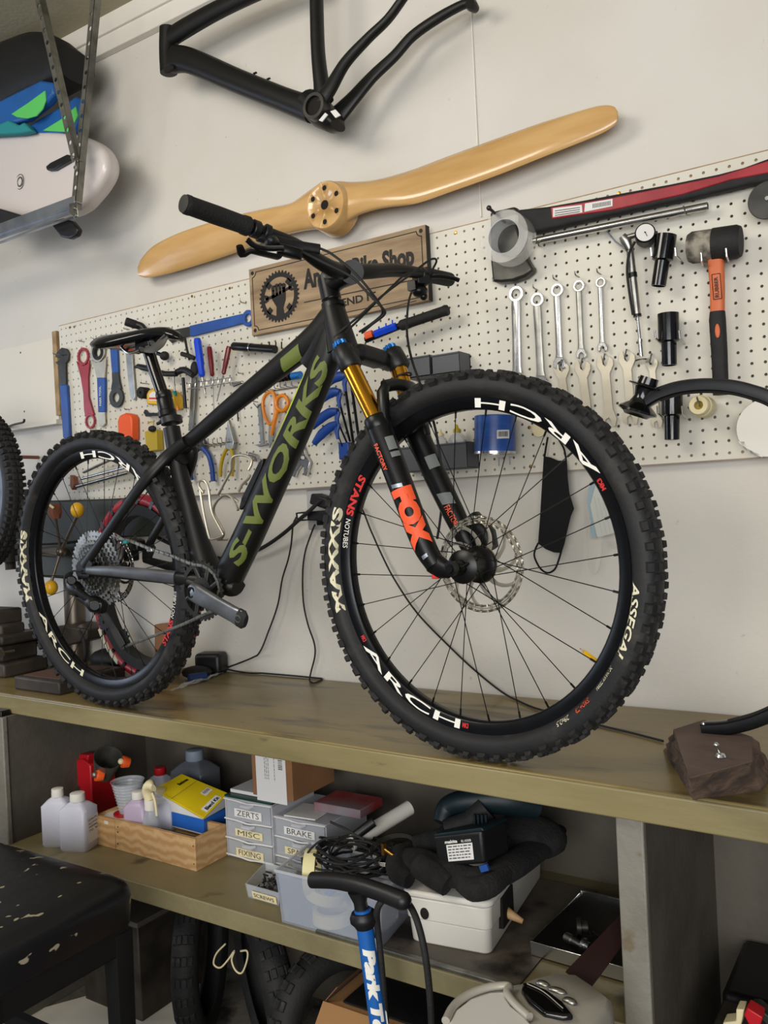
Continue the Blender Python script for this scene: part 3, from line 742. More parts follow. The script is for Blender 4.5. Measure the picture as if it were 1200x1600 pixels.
# axle end, front caliper and hose
O('axle_cap', MB().lathe([(0, -.004), (.007, -.004), (.008, 0), (.0135, .001), (.0135, .010), (0, .010)], FK(703, 889, NO - .012), n, 20), 'black_metal', bike)
O('axle_lever', MB().sweep([FK(707, 878, NO + .01), FK(722, 886, NO + .012), FK(730, 880, NO + .02)], .004, .003, n=8), 'black_metal', bike)
O('red_axle_end', MB().box(FK(682, 899, NO), (.014, .014, .012)), 'red_print', bike, bevel=.002)
O('brake_caliper', MB().sweep([FK(738, 806, .05), FK(760, 836, .05), FK(768, 856, .045)], [.013, .018, .012], [.016, .018, .014], n=12, pw=3, ref=n), 'black_metal', bike)
O('front_brake_hose', MB().tube(bez([P(646, 448, -.12), P(638, 475, -.20), P(636, 520, -.30), P(643, 560, -.36), P(656, 598, -.39), P(672, 640, -.41), P(684, 690, -.40), P(692, 760, -.39), P(688, 810, -.39), P(683, 842, -.40)], 8), .0026), 'black_rubber', bike)
# ---------------------------------------------------------------- headset, stem, bar, controls
hs = MB(); hd = (BK(521, 482) - BK(512, 440)).normalized()
hs.lathe([(0, 0), (.0165, 0), (.018, .004), (.018, .008), (.0175, .009), (.019, .013), (.024, .018), (.0245, .026), (0, .026)], BK(518, 462), hd, 24)
O('headset', hs, 'black_metal', bike)
hp_ = O('stem', MB().tube([BK(511, 436), BK(518, 468)], .0205, n=20).sweep([BK(513, 447), BK(530, 437, -.002), BK(548, 428, -.004)], [.020, .018, .020], [.019, .017, .022], n=16, ref=BN, pw=2.8).cyl(P(550, 425, -.49), P(550, 425, -.435), .0235), 'black_metal', bike)
O('top_cap', MB().cyl(BK(510, 431), BK(511, 437), .0185), 'black_plastic', hp_)
O('light_bracket', MB().ring(BK(516, 428, -.02), Vector((.3, -.6, .9)), .015, .011, .006, 16), 'steel_dull', hp_)
BARP = [(292, 320, -.845), (345, 339, -.775), (392, 356, -.715), (430, 369, -.665), (466, 385, -.615), (498, 408, -.565), (525, 422, -.52), (550, 425, -.465), (578, 424, -.415), (612, 422, -.345), (645, 425, -.275), (668, 430, -.225), (690, 434, -.165), (705, 437, -.125)]
bp2 = [P(*q_) for q_ in BARP]
bar = O('handlebar', MB().tube(bez(bp2, 5), lerpl([.0111] * 3 + [.0115, .0125, .0145, .0158, .0160, .0155, .0145, .0125, .0112, .0111, .0111], 5), n=18), 'carbon', bike, smooth=60)
g0, g1 = P(288, 318.5, -.850), P(388, 354, -.722)
gd = (g1 - g0).normalized(); GL = (g1 - g0).length
O('grip', MB().lathe([(0, 0), (.0150, 0), (.0165, .003), (.0165, .010), (.0158, .012), (.0163, GL * .5), (.0158, GL - .014), (.0170, GL - .012), (.0175, GL - .002), (.0155, GL)], g0, gd, 24), 'grip_rubber', bar)
O('grip_end_cap', MB().lathe([(0, -.0025), (.0148, -.002), (.0150, .001)], g0, gd, 24), 'gunmetal', bar)
g2, g3 = P(664, 429, -.232), P(703, 437, -.132); gd2 = (g3 - g2).normalized(); GL2 = (g3 - g2).length
O('grip', MB().lathe([(.0155, 0), (.0172, .003), (.0165, .012), (.0158, .02), (.0158, GL2 - .006), (.0150, GL2), (0, GL2)], g2, gd2, 20), 'grip_rubber', bar)
# near controls: lever clamp, brake lever, shifter with two paddles
ctl = MB(); 
ctl.tube([P(393, 356, -.714), P(404, 360, -.70)], .0160, n=18).tube([P(412, 362, -.69), P(421, 366, -.68)], .0155, n=18)
ctl.sweep(bez([P(402, 368, -.70), P(428, 376, -.672), P(460, 384, -.635), P(500, 390, -.60)], 4), lerpl([.009, .011, .010, .007], 4), .010, n=12, pw=3)
ctl.ball(P(425, 380, -.69), (.024, .014, .012), R=Matrix.Rotation(-.9, 3, 'Z'))
O('brake_master', ctl, 'black_plastic', bar, bevel=.002)
O('brake_lever', MB().sweep(bez([P(440, 388, -.70), P(412, 388, -.74), P(396, 383, -.755), P(386, 374, -.765)], 4), lerpl([.007, .006, .007, .008], 4), .005, n=10), 'black_gloss', bar)
O('shift_paddle', MB().sweep(bez([P(436, 402, -.70), P(408, 396, -.735), P(392, 393, -.752), P(380, 398, -.76), P(374, 384, -.775)], 4), lerpl([.012, .009, .006, .009, .006], 4), .004, n=10), 'black_metal', bar)
O('shifter_body', MB().sweep([P(434, 388, -.69), P(446, 392, -.68), P(462, 396, -.665), P(472, 398, -.66)], [.008, .013, .012, .007], .010, n=12, pw=3), 'black_metal', bar, bevel=.005)
O('bar_strap', MB().tube([P(478, 380, -.625), P(504, 384, -.60)], .009, n=12), 'black_rubber', bar) if 0 else None
# far controls
fc = MB().tube([P(655, 429, -.25), P(663, 430, -.235)], .0165, n=16).box(P(658, 436, -.24), (.03, .035, .028), Matrix.Rotation(.9, 3, 'Z'))
fc.sweep(bez([P(650, 424, -.26), P(664, 424, -.23), P(680, 428, -.20)], 4), .009, .008, n=10)
O('brake_master', fc, 'black_plastic', bar, bevel=.003)
O('brake_lever', MB().sweep(bez([P(672, 432, -.23), P(690, 432, -.21), P(708, 435, -.19), P(717, 438, -.18)], 4), lerpl([.006, .0055, .006, .0055], 4), .005, n=10), 'black_gloss', bar)
O('shifter_body', MB().ball(P(656, 455, -.24), (.018, .02, .014)).box(P(648, 448, -.25), (.02, .03, .02)).ball(P(662, 463, -.235), .009), 'black_metal', bar)
O('lettering', text_on('ENVE', lambda u, v: P(620 + 20 * u, 425.5 - 8 * v + 2 * u, -.3345 + .045 * u - .0), bold=.04), 'white_print', bar, smooth=0, recalc=False, label='small white lettering')
# cables looping from the bar to the frame
cabs = [[(672, 428, -.24), (682, 408, -.26), (672, 406, -.30), (640, 430, -.36), (600, 460, -.42), (560, 495, -.46), (535, 515, -.485), (522, 528, -.49)],
        [(500, 388, -.60), (520, 398, -.62), (556, 428, -.62), (590, 470, -.60), (598, 488, -.58), (588, 500, -.55), (570, 513, -.50), (562, 518, -.47)],
        [(470, 392, -.64), (505, 410, -.64), (548, 432, -.62), (575, 458, -.62), (598, 482, -.60), (600, 492, -.58), (580, 508, -.53), (566, 520, -.47)],
        [(662, 435, -.24), (640, 425, -.30), (605, 455, -.40), (560, 500, -.455), (528, 530, -.49)]]
for cb in cabs: O('cable', MB().tube(bez([P(*q_) for q_ in cb], 7), .0024, n=7), 'black_rubber', bike)
# bottle cage pair inside the frame triangle
cage = MB(); r_ = .0030
def CG(pts, o0, o1): return [BK(x, y, o0 + (o1 - o0) * i / (len(pts) - 1)) for i, (x, y) in enumerate(pts)]
cage.tube(bez(CG([(318, 770), (311, 760), (312, 752), (320, 752), (326, 765), (331, 800), (345, 828), (348, 836), (340, 840), (330, 842), (326, 836), (318, 800), (312, 762)], -.035, -.03), 4), r_)
O('bottle_cage', cage, 'nickel', bike, label='bent wire bottle cage on the seat tube')
cage = MB()
cage.tube(bez(CG([(388, 735), (393, 725), (392, 716), (380, 711), (366, 713), (362, 722), (361, 735), (352, 752), (344, 768), (343, 773), (352, 774), (364, 778), (372, 784)], -.03, .03), 4), r_)
cage.tube(bez(CG([(372, 797), (368, 788), (360, 775), (350, 774), (340, 782), (334, 794), (336, 806), (344, 820), (350, 833), (346, 841), (340, 843), (356, 843)], -.03, .03), 4), r_)
cage.tube(bez(CG([(373, 768), (378, 758), (388, 748), (391, 742)], .02, .02), 4), r_)
O('bottle_cage', cage, 'nickel', bike, label='bent wire bottle cage on the down tube')
# ================================================================ THINGS ON THE WALL
def cut(o, mb):
    """carve real holes into an object"""
    c_ = O('cutter', mb, 'hole_dark'); md = o.modifiers.new('b', 'BOOLEAN'); md.object = c_; md.operation = 'DIFFERENCE'; md.solver = 'EXACT'
    for m_ in list(o.modifiers):
        if m_.type == 'BEVEL': o.modifiers.remove(m_)
    bpy.context.view_layer.update(); dg = bpy.context.evaluated_depsgraph_get(); me = bpy.data.meshes.new_from_object(o.evaluated_get(dg))
    o.modifiers.clear(); o.data = me; bpy.data.objects.remove(c_)
def hookw(x, y, L=.03, up=.012, Y=0.):
    a = P(x, y, Y); return [a + Vector((0, .004, 0)), a + Vector((0, -L, 0)), a + Vector((0, -L - .004, .003)), a + Vector((0, -L - .004, up))]
hk_n = 0
def hook(x, y, L=.03, up=.012, of=''):
    label = 'steel wire hook holding the ' + of
    S('pegboard_hook', MB().tube(hookw(x, y, L, up), .0016, n=6), 'steel', label, 'hook', 'wire hooks in the pegboard')
def ringp(mb, x, y, ro, ri, Y, th, n=24, teeth=0):
    """flat ring standing in the wall plane, radii in vertical pixels"""
    c_ = P(x, y, Y) + YV * (th / 2); a, b = vr(ro, x, y, Y), vr(ri, x, y, Y)
    if teeth: mb.gear(c_, YV, a - .0012, b, teeth, .0016, th)
    else: mb.ring(c_, YV, a, b, th, n)
    return c_
# propeller ---------------------------------------------------------
pr = T('wooden_propeller', 'varnished wooden two-blade aeroplane propeller mounted high on the white wall', 'propeller', P(505, 318, 0))
def blade(sts):
    rings = []; A_ = bez([Vector(q[:3]) for q in sts], 4); B_q = bez([Vector(q[3:6]) for q in sts], 4); C_ = bez([Vector((q[6], 0, 0)) for q in sts], 4)
    sts = [(*a_, *b_, c_.x) for a_, b_, c_ in zip(A_, B_q, C_)]
    for (xt, yt, xb, yb, th, Yt, Yb) in sts:
        t, b = P(xt, yt, Yt), P(xb, yb, Yb); m_ = (t + b) / 2; h = (t - b) / 2; nn = h.normalized().cross(Vector((1, 0, 0))); 
        if nn.y > 0: nn = -nn
        rings.append([m_ + h * math.cos(2 * PI * k / 18) + nn * (th * .5 * math.sin(2 * PI * k / 18) * (1.0 if k < 9 else .7)) for k in range(18)])
    return MB().loft(rings)
L_ = [(216, 416, 217, 431, .008, -.03, -.03), (222, 403, 232, 434, .016, -.034, -.028), (240, 384, 262, 428, .022, -.04, -.024), (275, 366, 300, 417, .026, -.046, -.022), (320, 350, 345, 403, .030, -.05, -.02),
      (370, 336, 392, 386, .036, -.052, -.018), (420, 325, 434, 371, .042, -.052, -.018), (455, 317, 462, 364, .048, -.046, -.022), (482, 300, 482, 360, .055, -.04, -.03), (505, 284, 505, 358, .058, -.036, -.036)]
R_ = [(505, 284, 505, 358, .058, -.036, -.036), (532, 283, 532, 354, .055, -.03, -.036), (555, 285, 560, 336, .048, -.024, -.042), (590, 282, 598, 325, .042, -.020, -.05), (640, 268, 650, 318, .036, -.018, -.052),
      (700, 245, 712, 297, .030, -.018, -.05), (770, 219, 782, 272, .026, -.02, -.046), (840, 194, 852, 244, .022, -.022, -.042), (900, 175, 908, 222, .018, -.026, -.036), (938, 165, 945, 206, .014, -.028, -.032), (958, 166, 963, 193, .008, -.03, -.03), (965, 174, 966, 184, .004, -.03, -.03)]
O('blade', blade(L_), PW, pr, smooth=60); O('blade', blade(R_), PW, pr, smooth=60)
hc = P(507, 320, -.072); hr_ = vr(38, 507, 320, -.072)
hub = O('hub', MB().lathe([(hr_ * 1.12, .06), (hr_ * 1.06, .03), (hr_, .004), (hr_ - .003, 0), (0, 0)], hc, YV, 40), PW, pr)
ctm = MB().cyl(hc - YV * .02, hc + YV * .05, .0125)
for k in range(6):
    a = PI / 3 * k + .48; q_ = hc + Vector((math.cos(a), 0, math.sin(a))) * hr_ * .70; ctm.cyl(q_ - YV * .02, q_ + YV * .045, .0070)
cut(hub, ctm)
for q_, r_ in [(hc, .0123)] + [(hc + Vector((math.cos(PI / 3 * k + .48), 0, math.sin(PI / 3 * k + .48))) * hr_ * .70, .0068) for k in range(6)]: O('bore_shade', MB().lathe([(r_ + .0001, .0008), (r_ + .0001, .03), (0, .03)], q_, YV, 20), 'hole_dark', pr)  # dark cups added in the bored holes, painting the shade inside the wood
# carbon frame hanging high on the wall ------------------------------
FY = -.10
hf = T('hanging_bike_frame', 'bare matte black carbon bicycle frame hung upside down on the wall', 'bike frame', P(520, 200, FY))
fm = MB()
def ft_(pp, wpx, side, Ys=None, k=6, pw=2.2):
    Ys = Ys or [FY] * len(pp); P0 = [P(x, y, Y) for (x, y), Y in zip(pp, Ys)]
    fm.sweep(bez(P0, k), lerpl([sz(q / 2, p) for q, p in zip(wpx, P0)], k), side, n=16, ref=YV, pw=pw)
ft_([(263, 44), (262, 80), (264, 114)], [27, 25, 27], .024)
ft_([(272, 92), (300, 96), (370, 126), (440, 154), (488, 172)], [42, 38, 36, 36, 40], .026)
ft_([(268, 58), (290, 44), (340, 16), (400, -12), (470, -40)], [30, 30, 28, 26, 24], .020)
ft_([(494, -40), (495, 20), (497, 80), (502, 130), (506, 160)], [20, 20, 21, 25, 34], .019)
ft_([(494, 168), (516, 138), (540, 98), (575, 60), (606, 30), (634, -8)], [30, 26, 20, 16, 14, 13], .011, [FY - .03, FY - .035, FY - .05, FY - .06, FY - .065, FY - .068])
ft_([(522, 186), (550, 156), (582, 120), (616, 88), (645, 56), (685, 28), (722, 8), (738, 4)], [36, 26, 20, 18, 17, 16, 14, 16], .011, [FY + .02, FY + .03, FY + .045, FY + .055, FY + .06, FY + .062, FY + .065, FY + .065])
fm.sweep([P(482, 160, FY), P(505, 180, FY), P(522, 192, FY), P(528, 197, FY)], [.034, .034, .026, .012], [.04, .042, .04, .03], n=18, ref=YV)
hfr = O('frame_tubes', fm, 'carbon', hf)
bb = P(491, 166, FY - .046)
O('bottom_bracket', MB().ring(bb + YV * .01, YV, vr(20, 491, 166, FY), vr(15, 491, 166, FY), .03, 32), 'gunmetal', hf, label='silver rimmed bottom bracket shell')
O('bore', MB().cyl(bb + YV * .004, bb + YV * .012, vr(15.5, 491, 166, FY)), 'hole_dark', hf)
h0 = P(264, 108, FY - .022); O('head_bore', MB().ball(h0, (.020, .006, .011)), 'hole_dark', hf)
for x, y in ((397, 117), (418, 126)): O('cable_guide', MB().sweep([P(x, y + 4, FY), P(x, y - 3, FY)], .003, .003, n=8).box(P(x + 2, y - 3, FY), (.009, .005, .003)), 'black_metal', hf)
O('small_label', MB().prism([P(x, y, FY - .047) for x, y in ((516, 174), (524, 171), (532, 180), (524, 184))], YV * .003), 'label_white', hf)
O('small_label', MB().prism([P(x, y, FY - .044) for x, y in ((498, 188), (508, 176), (512, 179), (503, 190))], YV * .003), 'label_white', hf)
O('dropout_bolt', MB().lathe([(0, -.01), (.012, -.01), (.014, 0), (.010, .02)], P(737, 8, FY + .05), YV, 12), 'black_metal', hf)
# sign ---------------------------------------------------------------
SY = -.022
x0, x1, z0, z1 = -1.285, -.705, 1.877, 2.065
sg = T('wooden_sign', 'oak plaque sign with engraved black lettering and a chainring emblem', 'sign', ((x0 + x1) / 2, SY, z0))
mb = MB().box(((x0 + x1) / 2, SY + .009, (z0 + z1) / 2), (x1 - x0, .018, z1 - z0))
plk = O('plaque', mb, SW, sg, bevel=.0012)
O('side_edge', MB().box((x1 + .0006, SY + .0092, (z0 + z1) / 2), (.0012, .0176, z1 - z0 - .002)), 'sign_black', sg)
def sq(u, v, o_=.0008): return Vector((x0 + (x1 - x0) * u, SY - o_, z0 + (z1 - z0) * v))
W1, H1 = x1 - x0, z1 - z0
def sline(mb, pts, t=.0022):
    for a, b in zip(pts, pts[1:]):
        d = (b - a).normalized(); s_ = d.cross(YV) * t / 2
        mb.prism([a - d * t / 2 + s_, b + d * t / 2 + s_, b + d * t / 2 - s_, a - d * t / 2 - s_], YV * .0012)
mb = MB(); e = .012; g = .026
def sp_(x, z): return Vector((x, SY - .0008, z))
pts = []
for (cx, cz, a0) in ((x0, z1, -PI / 2), (x1, z1, PI), (x1, z0, PI / 2), (x0, z0, 0)):
    sx = 1 if cx == x0 else -1; sz_ = 1 if cz == z0 else -1
    arc = [sp_(cx + sx * (e + (g - e) * math.cos(t)), cz + sz_ * (e + (g - e) * math.sin(t))) for t in [PI / 2 * k / 4 for k in range(5)]]
    if (cx, cz) in ((x0, z1), (x1, z0)): arc = arc
    else: arc = arc[::-1]
    pts += arc if False else arc
order = []
def corner(cx, cz, fl):
    sx = 1 if cx == x0 else -1; s2 = 1 if cz == z0 else -1
    arc = [sp_(cx + sx * (e + (g - e) * math.cos(PI / 2 * k / 4)), cz + s2 * (e + (g - e) * math.sin(PI / 2 * k / 4))) for k in range(5)]
    return arc[::-1] if fl else arc
pts = corner(x0, z0, False)[::-1]; pts = corner(x0, z0, True) + corner(x1, z0, False) + corner(x1, z1, True) + corner(x0, z1, False)
sline(mb, pts + [pts[0]])
for cx in (x0 + .013, x1 - .013):
    for cz in (z0 + .013, z1 - .013): mb.lathe([(0, -.0008), (.0055, -.0008), (.0055, .001)], (cx, SY, cz), YV, 10)
def on_sign(x, y): return P(x, y, SY - .0008)
sline(mb, [on_sign(475.5, 472.5), on_sign(650, 436.5)], .0026); sline(mb, [on_sign(553, 496), on_sign(650, 470)], .0016)
O('engraved_border', mb, 'sign_black', sg)
O('lettering', text_on("Andre's Bike Shop", quad(on_sign(475, 462), on_sign(648, 424), on_sign(646, 380), on_sign(473, 420)), bold=.045), 'sign_black', sg, smooth=0, recalc=False, label='tall black lettering')
O('lettering', text_on("SEND IT", quad(on_sign(526, 481), on_sign(588, 467.5), on_sign(587, 455), on_sign(525, 469)), bold=.03), 'sign_black', sg, smooth=0, recalc=False, label='smaller black lettering')
gc = on_sign(436, 463); gr = vr(38, 436, 463, SY)
mb = MB().gear(gc, YV, gr * .98, gr * .80, 36, gr * .09, .0014, Vector((0, 0, 1)))
for k in range(4):
    a = PI / 4 + k * PI / 2; mb.box(gc + Vector((math.cos(a), 0, math.sin(a))) * gr * .74, (gr * .24, .0014, gr * .24), Matrix.Rotation(-a, 3, 'Y'))
def G(u, v): return gc + Vector((u * gr, 0, v * gr))
mb.prism([G(*q_) for q_ in ((-.20, -.82), (.25, -.82), (.20, -.50), (.34, -.20), (.36, .08), (.34, .34), (-.38, .30), (-.40, -.04), (-.16, -.42))], YV * .0014)
mb.prism([G(*q_) for q_ in ((-.72, .05), (-.30, .12), (.66, .34), (.66, .22), (-.28, -.02), (-.72, -.06))], YV * .0013)
for (u, v, s_) in ((-.66, .0, -1), (.62, .28, 1)):
    mb.prism([G(u - s_ * .1, v + .10), G(u + s_ * .06, v + .17), G(u + s_ * .22, v + .15), G(u + s_ * .10, v + .05), G(u + s_ * .10, v - .05), G(u + s_ * .22, v - .13), G(u + s_ * .06, v - .17), G(u - s_ * .1, v - .10)], YV * .0012)
for k in range(4): mb.lathe([(0, 0), (.13 * gr, 0), (.12 * gr, .0013)], G(-.28 + k * .18, .38 + (.04 if k in (1, 2) else 0)), YV, 10)
O('emblem', mb, 'sign_black', sg, smooth=0, label='black chainring emblem around a raised fist with a wrench')
mb = MB()
for k in range(3): mb.box(G(-.19 + k * .18, .24) - YV * .0006, (.018 * gr, .0006, .34 * gr))
O('emblem_line', mb, SW, sg, smooth=0, label='pale gaps between the fingers')

# ================================================================ TOOLS ON THE PEGBOARD
def tool(name, label, cat, x, y, group=None): return T(name, label, cat, P(x, y, -.01), group)
TY = -.012
# 1 adjustable headset wrench
t = tool('headset_wrench', 'blue-handled wrench with dark jaw, leftmost tool on the pegboard', 'wrench', 100, 685)
O('head', plate([(86, 558), (88, 551), (96, 543), (104, 545), (107, 552), (106, 563), (102, 568), (103, 602), (93, 602), (91, 571), (86, 566), (92, 563), (94, 558)], TY, .006), 'gunmetal', t, bevel=.001)
O('handle', plate([(92.5, 601), (103.5, 601), (108, 683), (105, 686), (100, 686), (98, 683)], TY - .003, .012), 'blue_vinyl', t, bevel=.003)
hook(104, 556, .05, of='blue-handled headset wrench')
# 2 red lockring wrench
t = tool('lockring_wrench', 'red double-ended ring wrench second from the left', 'wrench', 140, 668)
mb = MB(); ringp(mb, 129, 557, 14, 10, TY, .006, teeth=16); ringp(mb, 140, 658, 12, 8.6, TY, .006, teeth=14)
plate([(119, 564), (123, 570), (130, 571.5), (136, 569), (140, 563), (137, 590), (138, 620), (146, 648), (139, 646.5), (133, 651), (131, 640), (130, 615), (126, 590)], TY + .0005, .005, mb)
O('body', mb, 'red_paint', t, bevel=.0006); hook(132, 534, .02, of='red ring wrench')
# 3 ratcheting cone tool
t = tool('ring_wrench', 'grey ring wrench with a blue printed grip between red and black wrenches', 'wrench', 158, 664)
mb = MB(); ringp(mb, 152, 550, 16.5, 11, TY, .007)
plate([(142, 562), (150, 566.5), (158, 565), (165, 558), (164, 575), (163, 592), (151, 592), (148, 578)], TY, .006, mb); O('lower_end', plate([(153, 642), (163, 642), (164, 662), (160, 667), (155, 666), (153, 660)], TY, .006), 'nickel', t, bevel=.0008)
O('body', mb, 'nickel', t, bevel=.0008); mb = MB(); ringp(mb, 152, 550, 12.6, 7.5, TY - .002, .010); O('ring_insert', mb, 'black_metal', t)
O('grip', plate([(151, 590), (163, 590), (163, 644), (153, 644)], TY - .002, .010), 'blue_vinyl', t, bevel=.002)
O('lettering', text_on('PARK TOOL', quad(P(158.5, 634, TY - .0026), P(157.5, 603, TY - .0026), P(154.5, 604, TY - .0026), P(155.3, 634, TY - .0026))), 'white_print', t, smooth=0, recalc=False)
O('cog', MB().gear(P(161, 658, TY + .008), YV, vr(7.5, 161, 658, 0), .003, 14, .001, .004), 'black_metal', t); hook(154, 531, .02, of='grey ring wrench with the blue grip')
# 4 blue handled black ring
t = tool('bottom_bracket_wrench', 'black notched ring wrench hung by its blue handle under the saddle', 'wrench', 180, 637)
O('handle', plate([(171, 541), (182, 541), (184, 582), (174.5, 583)], TY - .001, .008), 'blue_vinyl', t, bevel=.002)
mb = MB(); ringp(mb, 181, 621, 16, 9.5, TY, .006, teeth=0); mb.gear(P(181, 621, TY) + YV * .003, YV, vr(10, 0, 621, 0) if 0 else vr(9.8, 181, 621, TY), vr(7.5, 181, 621, TY), 8, .0005, .006)
plate([(174.5, 582), (184, 581), (186, 596), (189, 608), (182, 605.5), (173, 609), (175, 596)], TY, .0055, mb); O('body', mb, 'gunmetal', t, bevel=.0006)
# 5 flat silver
t = tool('flat_wrench', 'slim plain silver wrench hanging under the saddle', 'wrench', 206, 625)
mb = plate([(196, 552), (206, 551), (208, 580), (211, 618), (210, 625), (206, 624), (203, 618), (199, 585)], TY, .007); O('body', mb, 'steel', t, bevel=.0012); hook(202, 515, .02, of='slim silver wrench')
# 6 orange block
t = tool('orange_tool', 'bright orange moulded plastic cover hanging beside the saddle post', 'tool', 195, 683)
O('shell', plate([(183, 658), (186, 649), (195, 645), (203, 647), (206, 653), (206, 688), (184, 688)], -.035, .032), 'orange_plastic', t, bevel=.006); hook(203, 640, .02, of='orange moulded cover')
# 7 knurled tube with elbow
t = tool('elbow_handle', 'black ribbed tube with an elbow standing above the saddle', 'handle', 228, 525)
O('ribbed_grip', MB().lathe([(0, 0), (.012, 0), (.0135, .003), (.0135, .03), (.0125, .034), (.012, .05), (0, .05)], P(196, 502, -.07), P(214, 508, -.04) - P(196, 502, -.07), 14), 'black_rubber', t)
O('elbow', MB().tube(bez([P(208, 506, -.05), P(220, 509, -.035), P(226, 517, -.03), P(228, 530, -.03), P(228, 545, -.03)], 5), .0105, n=14), 'black_plastic', t)
# 8 tape measure, yellow level, black wheel
t = tool('tape_measure', 'yellow and black tape measure behind the saddle post', 'tape measure', 248, 638)
O('case', plate([(228, 616), (232, 609), (244, 606), (256, 607), (266, 612), (270, 622), (270, 638), (262, 640), (254, 634), (229, 632)], -.05, .045), 'yellow_plastic', t, bevel=.005)
O('side_label', plate([(233, 616), (238, 612), (247, 612), (248, 626), (233, 626)], -.0515, .002), 'label_white', t)
O('label_band', plate([(233, 621), (248, 621), (248, 624), (233, 624)], -.052, .002), 'red_print', t)
O('rubber_wheel', MB().gear(P(225, 614, -.03), YV, vr(8, 225, 614, 0), .004, 16, .002, .03), 'black_rubber', t)
O('belt_hook', plate([(226, 640), (230, 645), (250, 645), (252, 650), (228, 650), (224, 645)], -.03, .01), 'black_metal', t); hook(233, 600, .03, of='yellow tape measure')
t = tool('yellow_level', 'small yellow level with a black knob below the tape measure', 'level', 238, 704)
O('body', plate([(226, 674), (244, 671), (246, 703), (228, 706)], -.03, .026), 'yellow_dark', t, bevel=.002)
O('knob', MB().ball(P(238, 670, -.035), (.014, .012, .010)), 'black_rubber', t)
O('hanger', MB().tube(bez([P(231, 662, -.02), P(236, 659, -.02), P(240, 662, -.02), P(238, 670, -.02)], 4), .002), 'yellow_dark', t); hook(236, 651, .02, of='small yellow level')
# 9 long blue spanner
t = tool('long_blue_spanner', 'long blue coated spanner hung level beside the sign', 'wrench', 330, 520)
mb = MB(); ringp(mb, 387, 497, 13, 6.5, TY, .008)
plate([(296, 509), (378, 490), (380, 505), (297, 526)], TY, .008, mb); O('handle', mb, 'blue_vinyl', t, bevel=.0015)
mb = plate([(272, 515), (297, 510), (297, 525), (286, 527), (284, 534), (275, 531), (268, 536), (262, 530), (268, 520)], TY + .001, .006); O('jaw', mb, 'gunmetal', t, bevel=.001); hook(384, 474, .02, of='long blue spanner')
# 10-12 screwdrivers in a wire rack
def sdriver(x0_, y0_, x1_, y1_, r, x2, y2, mt, lab, Y=-.04):
    a, b, c_ = P(x0_, y0_, Y), P(x1_, y1_, Y), P(x2, y2, Y); t = T('screwdriver', lab, 'screwdriver', c_, 'screwdrivers in the wire rack'); L = (b - a).length
    O('handle', MB().lathe([(0, 0), (r * .8, 0), (r, L * .08), (r, L * .6), (r * .8, L * .8), (r * .85, L * .95), (r * .5, L), (0, L)], a, b - a, 10), mt, t, smooth=30)
    O('shaft', MB().cyl(b, c_, r * .22, n=8), 'steel', t)
sdriver(308, 529, 316, 589, .0115, 321, 616, 'blue_bright', 'big blue-handled screwdriver in the wire rack')
sdriver(327, 542, 332, 588, .0078, 334, 640, 'red_handle', 'red-handled screwdriver standing upright beside the blue one', -.035)
sdriver(358, 541, 349, 585, .0078, 339, 627, 'red_handle', 'red-handled screwdriver leaning right in the wire rack', -.035)
mb = MB()
for dy in (0, 8): mb.tube([P(293, 600 + dy, -.05), P(362, 590 + dy, -.05)], .0014, n=5)
for k in range(8): x = 296 + k * 9; mb.tube([P(x, 600 - k * 1.3, 0), P(x, 600 - k * 1.3, -.05), P(x, 608 - k * 1.3, -.05), P(x, 608 - k * 1.3, -.02)], .0013, n=5)
S('wire_rack', mb, 'chrome', 'chrome wire rack holding screwdrivers on the pegboard', 'rack')
# 13 torque handle
t = tool('torque_handle', 'black tube-shaped tool with a chrome collar beside the red screwdrivers', 'tool', 400, 550)
a, b = P(364, 541, -.035), P(444, 547, -.05)
O('barrel', MB().lathe([(0, 0), (.010, .001), (.012, .004), (.0125, .06), (.011, .075), (.0115, .078), (.0115, .17), (0, .17)], a, b - a, 16), 'black_metal', t)
O('collar', MB().ring(a + (b - a).normalized() * .075, b - a, .0135, .01, .004), 'chrome', t)
for x in (421, 431, 440): O('stub', MB().tube([P(x, 545, -.03), P(x, 534, -.03)], .002, n=6), 'black_metal', t)
# 14 T handles
t = tool('t_handle_tool', 'black T-handle hex tool right of the saddle post', 'hex tool', 272, 640)
O('grip', MB().tube(bez([P(246, 581, -.04), P(258, 584, -.04), P(276, 584, -.04)], 4), .0085, n=12), 'black_plastic', t)
O('shaft', MB().cyl(P(271, 590, -.04), P(275, 632, -.03), .003), 'steel', t); O('teal_ring', MB().cyl(P(272, 611, -.036), P(273, 619, -.034), .0068), 'teal_cloth', t); O('tip', MB().cyl(P(274, 626, -.033), P(278, 641, -.03), .0045), 'orange_scissor', t)
t = tool('t_handle_tool', 'second black T-handle hex tool, nearer the screwdrivers', 'hex tool', 290, 642)
O('grip', MB().sweep(bez([P(276, 582, -.035), P(288, 578, -.035), P(302, 586, -.035)], 4), .0085, .010, n=12), 'black_plastic', t)
O('shaft', MB().cyl(P(286, 590, -.035), P(290, 638, -.03), .005), 'black_metal', t); O('tip', MB().cyl(P(290, 636, -.03), P(291, 644, -.03), .0025), 'steel', t)
t = tool('pry_bar', 'long grey flat bar with a black chain wrap behind the screwdrivers', 'bar', 297, 672)
O('bar', plate([(299, 590), (306, 589), (301, 672), (294, 673)], -.02, .006), 'steel_dull', t, bevel=.001)
O('chain_wrap', MB().tube([P(289, 528, -.02), P(292, 545, -.025), P(296, 562, -.03)], .004, n=6), 'gunmetal', t)
O('black_grip', MB().sweep([P(284, 553, -.03), P(295, 556, -.035), P(304, 560, -.03)], [.006, .009, .006], .007, n=10).ball(P(304, 576, -.03), (.014, .01, .022)), 'black_rubber', t)
